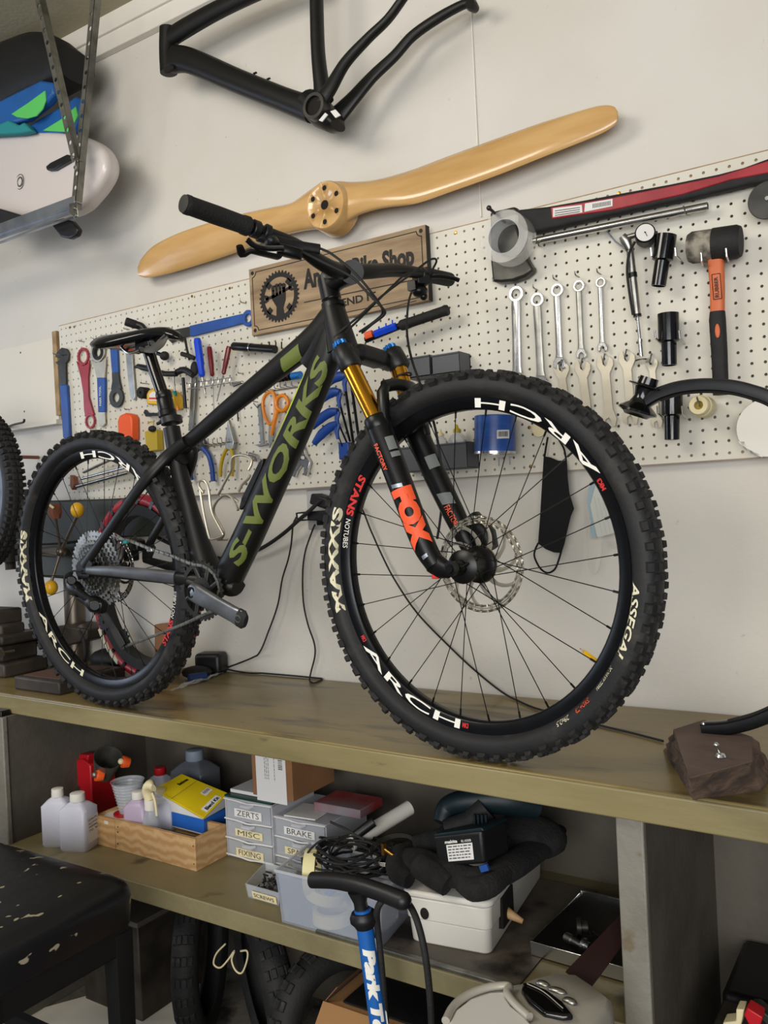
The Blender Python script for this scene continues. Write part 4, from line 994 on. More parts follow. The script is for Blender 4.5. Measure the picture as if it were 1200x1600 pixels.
t = tool('black_knob_tool', 'black round-knobbed tool right behind the saddle clamp', 'tool', 255, 560)
O('knob', MB().ball(P(257, 556, -.03), (.016, .014, .014)), 'black_rubber', t); O('stem', MB().cyl(P(246, 552, -.03), P(257, 556, -.03), .006), 'black_metal', t)
t = tool('black_nozzle_tool', 'black pointed plastic tool left of the saddle post', 'tool', 220, 580)
O('body', MB().sweep([P(210, 574, -.03), P(216, 572, -.03), P(222, 574, -.03), P(236, 577, -.03)], [.003, .0075, .0095, .0095], n=12), 'black_plastic', t)
# 15..16 small things
t = tool('chrome_socket_tool', 'small chrome clamp tool beside the screwdriver rack', 'tool', 371, 606)
O('body', MB().box(P(371, 600, -.02), (.03, .02, .012)).cyl(P(365, 603, -.03), P(380, 597, -.03), .005), 'chrome', t, bevel=.002); hook(380, 584, .02, of='small chrome clamp tool')
t = tool('black_coil_tool', 'black ribbed coil tool with a blue end cap behind the bike frame', 'tool', 440, 600)
mb = MB(); a, b = P(424, 594, -.03), P(456, 588, -.03)
for k in range(6): mb.ring(a + (b - a) * (k / 6 + .05), b - a, .0105, .005, .006, 14)
mb.cyl(a, b, .006); O('coil', mb, 'black_metal', t); O('blue_cap', MB().cyl(P(457, 588, -.03), P(470, 586, -.03), .011), 'blue_anod', t)
t = tool('thin_hex_key', 'thin dark hex key hanging just under the top tube', 'hex key', 372, 658)
O('rod', MB().tube([P(371, 640, -.01), P(372, 658, -.01)], .0022, n=6), 'gunmetal', t)
t = tool('silver_t_gauge', 'slim silver T-shaped gauge left of the orange scissors', 'gauge', 408, 697)
O('blade', plate([(402, 632), (407, 631), (412, 694), (407, 695)], -.012, .003), 'steel', t); O('cross_foot', plate([(397, 695), (417, 692), (418, 695), (405, 698)], -.014, .006), 'steel', t, bevel=.001); hook(403, 628, .02, of='silver T-shaped gauge')
O('top_fork', MB().tube([P(396, 630, -.012), P(402, 637, -.012), P(408, 630, -.012)], .0018, n=5), 'steel', t)
# 17 scissors
t = tool('orange_scissors', 'orange-handled scissors hanging behind the bike frame', 'scissors', 427, 694)
mb = MB(); mb.sweep(bez([P(424, 612, -.02), P(416, 616, -.02), P(411, 628, -.02), P(413, 646, -.02), P(420, 662, -.02), P(427, 660, -.02), P(430, 645, -.02), P(430, 625, -.02), P(428, 615, -.02), P(424, 612, -.02)], 4), .0042, .006, n=8, ref=YV)
O('handle_loop', mb, 'orange_scissor', t)
c_ = P(441, 630, -.03); mb = MB().sweep([c_ + Vector((math.cos(a), 0, math.sin(a))) * vr(12, 441, 630, -.03) for a in [2 * PI * k / 24 for k in range(24)]], .0055, .007, n=8, ref=YV, closed=True)
mb.sweep([P(434, 640, -.028), P(428, 660, -.02), P(424, 680, -.018)], [.006, .008, .005], .005, n=8, ref=YV); O('handle_loop', mb, 'orange_scissor', t)
O('blade', plate([(420, 662), (428, 664), (428, 680), (421, 700), (419, 690)], -.016, .003), 'steel', t)
mb = MB()
for k in range(7): mb.tube(hookw(414 + k * 9, 612 - k * 1.2, .03, .014), .0014, n=5)
mb.tube([P(412, 613, -.004), P(470, 604, -.004)], .0015, n=5); S('hook_strip', mb, 'steel', 'row of wire prongs above the orange scissors', 'hook rail')
# 19 pliers
t = tool('needle_nose_pliers', 'needle-nose pliers with yellow handles hung tips up', 'pliers', 356, 748)
O('jaw', plate([(356, 655), (359, 665), (365, 690), (364, 702), (357, 704), (352, 700), (351, 690), (354, 670)], -.024, .012), 'steel', t, bevel=.002)
for q_ in ([P(355, 700, -.02), P(349, 712, -.02), P(345, 728, -.02), P(344, 745, -.02)], [P(361, 700, -.02), P(364, 715, -.02), P(363, 730, -.02), P(362, 744, -.02)]): O('handle', MB().sweep(bez(q_, 4), .0055, .006, n=10, ref=YV), 'yellow_dark', t)
t = tool('blue_handled_pliers', 'dark blue handled pliers seen below the top tube', 'pliers', 318, 755)
O('jaw', plate([(310, 686), (316, 684), (320, 692), (318, 704), (308, 704), (306, 694)], -.022, .012), 'gunmetal', t, bevel=.002)
for q_ in ([P(309, 702, -.02), P(300, 712, -.02), P(297, 730, -.02), P(299, 750, -.02)], [P(317, 700, -.02), P(326, 712, -.02), P(331, 730, -.02), P(333, 752, -.02)]): O('handle', MB().sweep(bez(q_, 4), .0080, .007, n=10, ref=YV), 'blue_vinyl' if 0 else 'press_green' if 0 else 'blue_plastic', t)
mb = MB()
for k in range(8): mb.tube(hookw(318 + k * 7, 697 - k * .8, .032, .014), .0014, n=5)
mb.tube([P(314, 699, -.02), P(372, 692, -.02)], .0015, n=5); S('hook_strip', mb, 'steel', 'row of wire prongs holding the pliers', 'hook rail')
t = tool('small_socket', 'small chrome socket tool by the lower frame tube', 'socket', 396, 716)
O('body', MB().cyl(P(390, 709, -.02), P(402, 713, -.02), .006).cyl(P(393, 716, -.02), P(402, 719, -.02), .004), 'chrome', t)
# 20 adjustable wrench
t = tool('adjustable_wrench', 'silver adjustable wrench hanging jaws down beside the down tube', 'wrench', 468, 750)
O('body', plate([(466, 690), (471, 690), (478, 712), (484, 722), (481, 735), (478, 744), (474, 742), (475, 730), (470, 727), (464, 735), (460, 746), (454, 742), (452, 734), (462, 722), (464, 712)], -.018, .01), 'chrome', t, bevel=.0012)
O('worm', MB().cyl(P(465, 716, -.021), P(472, 715, -.021), .005), 'steel', t)
# 21 P-handled hex keys
PH = [((540, 588), (531, 588), (518, 593), (507, 607), (531, 600), (552, 692), 'blue-handled hex key, topmost of the blue row'), ((531, 613), (520, 613), (505, 621), (497, 633), (525, 622), (547, 690), 'blue-handled hex key, second from the top of the row'),
      ((528, 643), (515, 645), (500, 655), (488, 668), (524, 650), (543, 694), 'blue-handled hex key in the middle of the row'), ((528, 662), (515, 668), (502, 679), (491, 693), (524, 670), (537, 703), 'blue-handled hex key, lowest of the row')]
for i, (a, b, c_, d_, e_, f_, lab) in enumerate(PH):
    Y = -.05; t = tool('hex_key', lab, 'hex key', d_[0], d_[1], 'blue P-handled hex keys')
    O('handle', MB().sweep(bez([P(*a, Y), P(*b, Y), P(*c_, Y), P(*d_, Y)], 4), lerpl([.009, .0135, .0140, .0080], 4), .008, n=12, ref=YV).sweep([P(*a, Y), P(a[0] - 2, a[1] + 12, Y), P(a[0], a[1] + 24, Y)], [.009, .007, .004], .005, n=10, ref=YV), 'blue_plastic', t)
    O('shaft', MB().cyl(P(a[0] - 1, a[1] + 14, Y), P(*f_, -.03), .0040 - i * .0007, n=6), 'black_metal', t)
    if i > 1: O('short_tip', MB().cyl(P(*d_, Y), P(d_[0] - 4, d_[1] + 4, Y), .0016, n=6), 'steel', t)
t = tool('hex_key', 'blue-handled hex key half hidden behind the gold fork tube', 'hex key', 527, 582)
O('handle', MB().sweep(bez([P(534, 565, -.05), P(528, 572, -.05), P(520, 580, -.05)], 4), .009, .006, n=10, ref=YV), 'blue_plastic', t)
O('shaft', MB().cyl(P(549, 600, -.04), P(560, 680, -.03), .0042, n=6), 'black_metal', t)
S('hex_key_holder', MB().box(P(542, 705, -.02), (.035, .03, .045)), 'blue_plastic', 'blue plastic holder at the foot of the hex keys', 'holder', bevel=.004)
# 22 blue clipped handle
t = tool('black_grip_tool', 'long black rubber grip tool with blue and orange clips beside the fork', 'tool', 640, 530)
a, b = P(626, 509, -.06), P(700, 484, -.05)
O('grip', MB().lathe([(0, 0), (.012, 0), (.0135, .004), (.0135, .02), (.0125, .03), (.0125, (b - a).length - .012), (.0138, (b - a).length - .006), (.012, (b - a).length), (0, (b - a).length)], a, b - a, 18), 'black_rubber', t)
O('shaft', MB().cyl(P(572, 531, -.06), a, .0085), 'black_metal', t)
mb = MB().sweep([P(585, 522, -.07), P(619, 509, -.07)], .009, .006, n=4, ref=YV)
for x, y in ((592, 514), (603, 509), (613, 504)): mb.tube([P(x, y + 4, -.07), P(x, y - 4, -.07)], .0022, n=6)
O('blue_clip', mb, 'blue_bright', t); O('orange_clip', MB().sweep([P(571, 525, -.07), P(582, 521, -.07)], .010, .006, n=6, ref=YV), 'orange_plastic', t)
# 23 bins
def bin_(x0_, y0_, x1_, y1_, dep, lab):
    a, b = P(x0_, y0_, -dep), P(x1_, y1_, -dep); t = T('storage_bin', lab, 'bin', (a + b) / 2, 'grey storage bins'); X0, X1, Z1, Z0 = a.x, b.x, max(a.z, b.z), min(a.z, b.z)
    mb = MB().box(((X0 + X1) / 2, -dep + .0015, (Z0 + Z1) / 2), (X1 - X0, .003, Z1 - Z0)).box((X0 + .001, -dep / 2, (Z0 + Z1) / 2 + .003), (.002, dep, Z1 - Z0)).box((X1 - .001, -dep / 2, (Z0 + Z1) / 2 + .003), (.002, dep - .001, Z1 - Z0)).box(((X0 + X1) / 2, -dep / 2, Z0 + .001), (X1 - X0 - .001, dep, .002)).box(((X0 + X1) / 2, -.002, (Z0 + Z1) / 2), (X1 - X0, .004, Z1 - Z0))
    O('tray', mb, 'grey_plastic', t); O('lip', MB().box(((X0 + X1) / 2, -dep - .001, Z1), (X1 - X0, .004, .004)), 'grey_plastic', t, bevel=.001); return X0, X1, Z0, Z1
bin_(630, 562, 672, 586, .06, 'grey plastic bin behind the brake hose, left of the pair'); bin_(674, 557, 718, 580, .06, 'grey plastic bin right of the pair above the front tire')
XB = bin_(623, 701, 730, 731, .065, 'wide grey plastic bin holding bottles behind the front wheel')
def bottle(c_, r, h, mt, liq, lab, fill=.5, cap=None, grp=None):
    t = T('bottle', lab, 'bottle', c_, grp)
    O('body', MB().lathe([(0, 0), (r * .95, 0), (r, .004), (r, h * .62), (r * .75, h * .74), (r * .38, h * .8), (r * .38, h * .84), (0, h * .84)], c_, (0, 0, 1), 18), mt, t)
    if liq: O('liquid', MB().lathe([(0, .002), (r * .9, .002), (r * .9, h * fill), (0, h * fill)], c_, (0, 0, 1), 16), liq, t)
    O('nozzle', MB().lathe([(r * .42, h * .82), (r * .42, h * .88), (r * .2, h * .92), (r * .1, h), (0, h)], c_, (0, 0, 1), 12), cap or 'cream_plastic', t)
zf = XB[2] + .003
bottle(Vector((P(716, 700, -.03).x, -.032, zf)), .023, .105, 'clear_plastic', 'oil_red', 'squeeze bottle of red oil in the grey bin', .55, 'yellow_dark')
bottle(Vector((P(690, 700, -.03).x, -.032, zf)), .020, .098, 'clear_plastic', None, 'empty clear squeeze bottle in the grey bin', .3)
bottle(Vector((P(641, 705, -.03).x, -.032, zf)), .021, .075, 'clear_plastic', 'oil_amber', 'small jar of amber oil at the left of the grey bin', .5, 'clear_plastic')
# 24 blue can
cc = P(773, 708, -.055); t = T('blue_can', 'blue printed can with a barcode held on a pegboard hook', 'can', cc)
hh = vr(57, 773, 680, -.05); rr = vr(32, 773, 680, -.05)
cb_ = MB().lathe([(rr - .002, 0), (rr, .002), (rr, hh), (rr - .002, hh + .002), (rr - .004, hh), (0, hh)], cc, (.06, 0, 1), 36); O('can_body', cb_, 'can_blue', t)
O('rim', MB().ring(cc + Vector((0, 0, .001)), (.06, 0, 1), rr + .0015, rr - .004, .006, 36).lathe([(0, -.0015), (rr - .004, -.0015), (rr - .004, 0)], cc, (.06, 0, 1), 24), 'chrome', t)
vd = Vector((CAM.x - cc.x, CAM.y - cc.y, 0)).normalized()
def cyl_pt(a, z, o_=.0008): R = Matrix.Rotation(a, 3, 'Z'); v = R @ vd; return cc + v * (rr + o_) + Vector((.06 * z, 0, z))
mb = MB()
for k in range(4): mb.add([cyl_pt(.10 + .16 * k, hh * .35), cyl_pt(.10 + .16 * (k + 1), hh * .35), cyl_pt(.10 + .16 * (k + 1), hh * .58), cyl_pt(.10 + .16 * k, hh * .58)], [(0, 1, 2, 3)])
O('barcode_label', mb, 'label_white', t, smooth=0)
mb = MB(); random.seed(3); a = .16
while a < .66: w_ = random.choice((.008, .014, .022)); mb.add([cyl_pt(a, hh * .40, .0014), cyl_pt(a + w_, hh * .40, .0014), cyl_pt(a + w_, hh * .54, .0014), cyl_pt(a, hh * .54, .0014)], [(0, 1, 2, 3)]); a += w_ + random.choice((.01, .018))
O('barcode', mb, 'paper_print', t, smooth=0, recalc=False)
mb = MB()
for k in range(6): mb.add([cyl_pt(-.75, hh * (.80 - k * .045), .0012), cyl_pt(-.2 - .05 * (k % 3), hh * (.80 - k * .045), .0012), cyl_pt(-.2 - .05 * (k % 3), hh * (.81 - k * .045), .0012), cyl_pt(-.75, hh * (.81 - k * .045), .0012)], [(0, 1, 2, 3)])
for k in range(3): mb.add([cyl_pt(.1, hh * (.22 - k * .045), .0012), cyl_pt(.7, hh * (.22 - k * .045), .0012), cyl_pt(.7, hh * (.235 - k * .045), .0012), cyl_pt(.1, hh * (.235 - k * .045), .0012)], [(0, 1, 2, 3)])
O('print_lines', mb, 'grey_print' if 0 else 'blue_anod', t, smooth=0, recalc=False)
S('pegboard_hook', MB().tube([P(780, 716, 0), P(780, 716, -.09), P(780, 728, -.09)], .0018, n=6).tube([P(797, 714, 0), P(797, 714, -.09), P(797, 726, -.09)], .0018, n=6), 'chrome', 'double prong chrome hook under the blue can', 'hook', 'wire hooks in the pegboard')
# 25 masks
def cloth(outline, Y, th, sag=.004):
    mb = MB(); mb.prism(Ptr(outline, Y), (0, th, 0)); return mb
mx = lambda x, y: (820 + x / 6.155, 660 + y / 6.155)
t = tool('black_face_mask', 'black cloth face mask hanging by its ear loop behind the front wheel', 'face mask', 850, 895)
ol = [mx(*q_) for q_ in ((180, 325), (240, 335), (320, 368), (380, 368), (400, 330), (408, 520), (425, 680), (470, 830), (440, 900), (405, 1040), (380, 1160), (350, 1255), (280, 1252), (200, 1220), (125, 1165), (145, 900), (165, 560))]
O('cloth', MB().prism(Ptr(ol, -.022), (0, .004, 0)), 'cloth_black', t, bevel=.0012)
for q_ in ([(222, 140), (205, 230), (190, 330)], [(330, 170), (375, 250), (395, 340)], [(130, 1160), (98, 1230), (95, 1300), (150, 1405), (220, 1447), (290, 1410), (330, 1310), (350, 1240)]):
    O('ear_loop', MB().sweep(bez([P(*mx(*z), -.02) for z in q_], 4), .0026, .0008, n=6, ref=YV), 'cloth_black', t)
t = tool('hanger_disc', 'round cream disc on the pegboard above the black mask', 'disc', 845, 676)
O('disc', MB().lathe([(0, -.012), (vr(11, 845, 672, 0), -.012), (vr(11, 845, 672, 0), -.008), (0, -.008)], P(845, 672, 0), YV, 24).cyl(P(845, 672, -.01), P(845, 672, .004), .003), 'cream_plastic', t)
t = tool('white_face_mask', 'white pleated disposable face mask hanging behind the front wheel', 'face mask', 950, 860)
O('cloth', MB().prism(Ptr([mx(*q_) for q_ in ((625, 800), (680, 590), (740, 600), (870, 1020), (880, 1060), (790, 1085), (705, 1110), (690, 1090))], -.02), (0, .004, 0)), 'mask_white', t, bevel=.001)
O('blue_side', MB().prism(Ptr([mx(*q_) for q_ in ((610, 640), (660, 545), (700, 580), (640, 800), (690, 1090), (640, 1120), (622, 900), (600, 780))], -.014), (0, .002, 0)), 'mask_blue', t)
for k in range(3): O('pleat', MB().prism(Ptr([mx(*q_) for q_ in ((660 + k * 40, 720 + k * 10), (665 + k * 40, 712 + k * 10), (745 + k * 40, 1085 - k * 12), (738 + k * 40, 1088 - k * 12))], -.0215), (0, .002, 0)), 'mask_white', t)
for q_ in ([(635, 940), (612, 1100), (610, 1360), (660, 1455), (710, 1420), (742, 1260), (742, 1150)], [(720, 1095), (790, 1180), (870, 1210), (885, 1100)]):
    O('ear_loop', MB().tube(bez([P(*mx(*z), -.018) for z in q_], 4), .0011, n=5), 'mask_white', t)
# 26 axe
t = tool('felling_axe', 'axe with red and black handle hung across the top of the pegboard', 'axe', 800, 440)
k_ = lambda x, y: (740 + x / 2.609, 230 + y / 2.609)
O('axe_head', plate([(765, 331), (803, 322), (809, 326), (809, 356), (822, 402), (833, 421), (820, 432), (801, 439), (782, 441), (769, 440), (766, 410)], -.035, .03), 'gunmetal', t, bevel=.006)
O('cutting_edge', plate([(769, 440), (782, 441), (801, 439), (820, 432), (833, 421), (830, 414), (818, 424), (800, 431), (782, 434), (768, 433)], -.024, .008), 'steel_dull', t, bevel=.002)
O('handle', plate([(808, 327), (855, 322), (912, 312), (970, 301), (1046, 287), (1123, 271), (1161, 261), (1210, 243), (1260, 222), (1262, 262), (1210, 284), (1173, 287), (1146, 294), (1085, 308), (1008, 324), (912, 345), (832, 364), (808, 354)], -.040, .026), 'black_rubber', t, bevel=.007, seg=3)
O('red_inlay', plate([(860, 324), (955, 309), (1046, 291), (1123, 275), (1200, 251), (1258, 228), (1258, 254), (1200, 270), (1142, 281), (1066, 304), (958, 328), (862, 342)], -.0425, .006), 'red_plastic' if 0 else 'red_paint', t, bevel=.002)
O('handle_label', plate([(864, 325.5), (909, 320), (910, 332), (864, 339)], -.0432, .001), 'label_white', t); O('handle_label', plate([(914, 318), (957, 310.5), (957, 322), (913, 331)], -.0432, .001), 'label_white', t)
mb = MB()
for k in range(3): mb.prism(Ptr([(867, 329 + k * 3.5), (906, 323.5 + k * 3.2), (906, 324.7 + k * 3.2), (867, 330.2 + k * 3.5)], -.0436), YV * .0005)
for k in range(12): mb.prism(Ptr([(926 + k * 2.4, 318.5 - k * .42), (927.2 + k * 2.4, 318.3 - k * .42), (927.2 + k * 2.4, 325 - k * .42), (926 + k * 2.4, 325.3 - k * .42)], -.0436), YV * .0005)
O('label_print', mb, 'paper_print', t, smooth=0)
# 27 tape roll on a bolt
c_ = P(787, 369, -.084); ro2 = vr(41, 787, 369, -.084)
t = T('clear_tape_roll', 'roll of clear packing tape hung on a bolt over the axe head', 'tape roll', c_)
O('tape', MB().lathe([(ro2, 0), (ro2, .048), (ro2 * .68, .048), (ro2 * .68, 0)], c_, YV, 40, closed=True), 'tape_clear', t)
O('core', MB().lathe([(ro2 * .68, -.0005), (ro2 * .68, .0485), (ro2 * .64, .0485), (ro2 * .64, -.0005)], c_, YV, 40, closed=True), 'clear_plastic', t)
S('long_bolt', MB().cyl(P(800, 357, 0), P(764, 325, -.11), .0035).ball(P(764, 325, -.11), .006), 'gunmetal', 'long dark bolt sticking out through the tape roll', 'bolt')
# 28 chrome tube
a, b = P(834, 377, -.03), P(1106, 322, -.03)
S('chrome_tube', MB().lathe([(.0070, 0), (.0080, .0), (.0080, (b - a).length), (.0070, (b - a).length), (.0070, (b - a).length - .02), (0, (b - a).length - .02)], a, b - a, 24), 'chrome', 'straight polished chrome tube resting below the axe handle', 'tube')
for x, y, e_ in ((842, 384, 'left'), (1072, 334, 'right')): S('pegboard_hook', MB().tube([P(x, y, 0), P(x, y, -.035), P(x - 4, y - 12, -.048)], .0018, n=6), 'chrome', 'chrome wire hook under the ' + e_ + ' end of the polished tube', 'hook', 'wire hooks in the pegboard')
# 29 shock pump
t = tool('shock_pump', 'silver shock pump with a round dial gauge', 'pump', 1002, 562)
a = P(984, 388, -.035); b = P(996, 494, -.03)
O('barrel', MB().cyl(a, b, .0078), 'steel', t); O('collar', MB().cyl(a.lerp(b, .36), a.lerp(b, .43), .0092), 'black_metal', t); O('end_ring', MB().cyl(a.lerp(b, .97), a.lerp(b, 1.01), .0088), 'black_metal', t)
O('rod', MB().cyl(b, P(1000, 532, -.03), .0034).cyl(P(1000, 530, -.03), P(1000, 534, -.03), .0055).cyl(P(1000, 534, -.03), P(1002, 557, -.03), .0045), 'chrome', t)
O('handle_flange', MB().lathe([(0, 0), (.014, .0), (.0155, .003), (.006, .006), (0, .006)], P(1003, 565, -.03), (-.05, .1, 1), 20), 'chrome', t)
O('valve_head', MB().sweep([P(984, 390, -.035), P(978, 376, -.04), P(972, 368, -.045)], [.009, .012, .008], n=14).cyl(P(976, 372, -.04), P(998, 366, -.045), .006), 'steel', t)
g = P(1008, 364, -.062); gr2 = vr(16, 1008, 364, -.06); ga = Vector((.25, -1, .1))
O('gauge_case', MB().lathe([(0, -.028), (gr2, -.028), (gr2, 0), (gr2 * .9, .002)], g, ga, 28), 'black_metal', t); O('dial', MB().lathe([(gr2 * .86, .0026), (0, .003)], g, ga, 28), 'label_white', t, label='white gauge dial')
O('needle', MB().cyl(g + ga.normalized() * .0045, g + ga.normalized() * .0045 + Vector((.004, 0, -.009)), .0006, n=5).ball(g + ga.normalized() * .0045, .0016), 'black_metal', t)
O('air_hose', MB().tube(bez([P(992, 378, -.06), P(983, 396, -.05), P(980, 424, -.045), P(984, 460, -.042), P(989, 492, -.04)], 5), .0028), 'black_rubber', t)
O('blue_strap', MB().tube([P(948, 362, -.02), P(962, 378, -.03), P(975, 388, -.035)], .0022, n=6), 'galv', t)
# 30 black adapters, 3
AD = [((1041, 367), (1035, 406), (1034, 408), (1029, 447), 'glossy black stepped tube adapter beside the gauge, topmost of three'), ((1044, 490), (1046, 533), (1047, 534), (1046, 571), 'glossy black stepped tube adapter, middle one of three'), ((1050, 607), (1050, 648), (1051, 649), (1050, 687), 'glossy black stepped tube adapter, lowest of three by the cream roller')]
for i, (a, b, c_, d_, lab) in enumerate(AD):
    t = tool('tube_adapter', lab, 'adapter', d_[0], d_[1], 'black stepped adapters')
    a, b, d_ = P(*a, -.045), P(*b, -.045), P(*d_, -.045); L1 = (b - a).length; L2 = (d_ - a).length
    O('body', MB().lathe([(.019, .001), (.0215, 0), (.0215, L1), (.0155, L1 + .003), (.0150, L2), (.013, L2), (.013, L2 - .03), (0, L2 - .03)], a, d_ - a, 28), 'black_gloss', t)
    for s_ in (-24, 14): 
        x, y = (1042, 395) if i == 0 else (1048, 524) if i == 1 else (1052, 642)
        S('pegboard_hook', MB().tube([P(x + s_ + 8, y + 13, 0), P(x + s_ + 6, y + 10, -.05), P(x + s_, y + 4, -.068), P(x + s_ - 1, y - 8, -.072)], .0022, n=8), 'chrome', 'thick chrome hook on the ' + ('left' if s_ < 0 else 'right') + ' of the ' + ('topmost', 'middle', 'lowest')[i] + ' black adapter', 'hook', 'thick chrome hooks')
# 31 mallet
t = tool('rubber_mallet', 'rubber mallet with orange and black handle hung head up', 'mallet', 1126, 617)
a, b = P(1076, 388, -.05), P(1158, 377, -.05); ax_ = b - a; L1 = ax_.length; r_m = vr(25, 1116, 380, -.05)
O('head_face', MB().lathe([(0, 0), (r_m * .86, 0), (r_m, .008), (r_m, L1 * .5), (0, L1 * .5)], a, ax_, 32), mat('worn_rubber', '958E80', .8, col2='3E3A34', ns=28, lo=.42, hi=.58, bump=.4), t, label='worn grey half of the mallet head')
O('head', MB().lathe([(0, L1 * .48), (r_m * 1.04, L1 * .48), (r_m * 1.04, L1 - .008), (r_m * .92, L1), (0, L1)], a, ax_, 32), 'black_rubber', t, label='black half of the mallet head')
h0, h1, h2 = P(1118, 395, -.05), P(1121, 487, -.045), P(1126, 617, -.04)
O('handle', MB().sweep([h0, P(1119, 415, -.05), P(1121, 450, -.05), h1], [.0150, .0155, .0142, .0138], .011, n=16, ref=YV, pw=3), mat('orange_handle', 'C8673A', .5), t)
O('handle_grip', MB().sweep([h1, P(1121, 500, -.045), P(1124, 550, -.045), P(1126, 600, -.04), h2], [.0145, .016, .0155, .0150, .0145], [.012, .013, .013, .012, .011], n=18, ref=YV, pw=2.6), 'black_rubber', t)
O('grip_window', MB().ball(P(1121, 517, -.060), (.005, .002, .0145)), MATS['orange_handle'], t, label='orange oval set in the grip')
O('print_frame', text_on('RUBBER', quad(P(1124, 464, -.0622), P(1121, 432, -.0622), P(1115.5, 433, -.0622), P(1117.5, 465, -.0622)), bold=.02), 'black_metal', t, smooth=0, recalc=False)
mb = MB()
for a_, b_ in (((1112, 429), (1125, 427)), ((1125, 427), (1128, 466)), ((1128, 466), (1115, 468)), ((1115, 468), (1112, 429))): mb.tube([P(*a_, -.0615), P(*b_, -.0615)], .0006, n=4)
O('print_box', mb, 'black_metal', t)
for x, y in ((1096, 403), (1135, 396)): S('pegboard_hook', MB().tube([P(x + 3, y + 12, 0), P(x + 3, y + 12, -.06), P(x, y + 4, -.082), P(x - 1, y - 8, -.085)], .0022, n=8), 'chrome', 'thick chrome hook under the ' + ('worn grey' if x < 1110 else 'black') + ' half of the mallet head', 'hook', 'thick chrome hooks')
# 32 combination spanners
CW = [(806, 459, 12.5, 808, 592, 14, 15), (839, 468, 11, 845, 596, 13, 13), (870, 453, 10.5, 874, 567, 12.5, 10.5), (904, 446.5, 9.3, 908, 552, 10.5, 9), (938, 441, 8.2, 941, 542, 10, 7.5)]
nm = ['largest', 'second', 'middle', 'fourth', 'smallest']
for i, (x, y, r, x2, y2, r2, wd) in enumerate(CW):
    t = tool('combination_spanner', nm[i] + ' of five polished combination spanners hung by size, counted from the left', 'spanner', x2, y2, 'polished combination spanners'); Y = -.016
    mb = MB(); ringp(mb, x, y, r, r * .62, Y, .009, 24); O('ring_end', mb, 'chrome', t, bevel=.001)
    a, b = P(x, y + r * .85, Y + .0045), P(x2, y2 - r2 * .6, Y + .0045); wm = sz(wd / 2, a)
    O('shank', MB().sweep([a, a.lerp(b, .08), a.lerp(b, .5), a.lerp(b, .92), b], [wm * .9, wm, wm * .9, wm * .95, wm * 1.2], [.0038] * 5, n=12, ref=YV, pw=3.5), 'steel' if i % 2 else 'chrome', t)
    s_ = r2 * .8
    O('open_end', plate([(x2 - s_ * .55, y2 - s_ * .9), (x2 + s_ * .5, y2 - s_ * .9), (x2 + s_ * .95, y2 - s_ * .2), (x2 + s_ * .9, y2 + s_ * .75), (x2 + s_ * .45, y2 + s_ * .95), (x2 + s_ * .35, y2 + s_ * .1), (x2, y2 - s_ * .15), (x2 - s_ * .35, y2 + s_ * .15), (x2 - s_ * .5, y2 + s_ * 1.05), (x2 - s_ * .95, y2 + s_ * .7), (x2 - s_ * .95, y2 - s_ * .2)], Y, .008), 'chrome', t, bevel=.0012)
    hook(x + 1, y - r - 4, .022, .008, nm[i] + ' polished combination spanner')
# 33 cone wrenches
KW = [(877, 576, 12, 884, 650), (910, 574, 12.5, 918, 660), (945, 567, 13, 951, 656), (979, 560, 13, 985, 652), (1018, 567, 9.5, 1026, 660)]
nn_ = ['first', 'second', 'third', 'fourth', 'last and smallest']
for i, (x, y, s_, x2, y2) in enumerate(KW):
    t = tool('cone_wrench', 'thin flat dull cone wrench, ' + nn_[i] + ' in the row from the left', 'wrench', x2, y2, 'flat cone wrenches'); Y = -.012; w_ = s_ * .48
    O('blade', plate([(x - s_ * .25, y + s_ * .1), (x + .5, y + s_ * .45), (x + s_ * .3, y + s_ * .2), (x + s_ * .5, y - s_ * .8), (x + s_ * .95, y - s_ * .4), (x + s_, y + s_ * .2), (x + w_ + 1, y + s_ * 1.3), (x2 + w_, y2 - s_ * 1.3), (x2 + s_ * .95, y2 - s_ * .2), (x2 + s_ * .8, y2 + s_ * .8), (x2 + s_ * .35, y2 + s_ * .9), (x2 + s_ * .25, y2), (x2, y2 - s_ * .3), (x2 - s_ * .4, y2), (x2 - s_ * .35, y2 + s_ * .9), (x2 - s_ * .85, y2 + s_ * .5), (x2 - s_ * .9, y2 - s_ * .3), (x2 - w_, y2 - s_ * 1.3), (x - w_ + 1, y + s_ * 1.3), (x - s_ * .95, y + s_ * .3), (x - s_ * .9, y - s_ * .5), (x - s_ * .5, y - s_ * .9)], Y, .003), 'nickel', t, smooth=25)
    S('pegboard_hook', MB().tube([P(x, y - 14, 0), P(x, y - 14, -.02), P(x - 3, y - 1, -.02), P(x, y + 7, 0)], .0016, n=6), 'gunmetal', 'steel wire hook holding the ' + nn_[i] + ' thin cone wrench', 'hook', 'wire hooks in the pegboard')
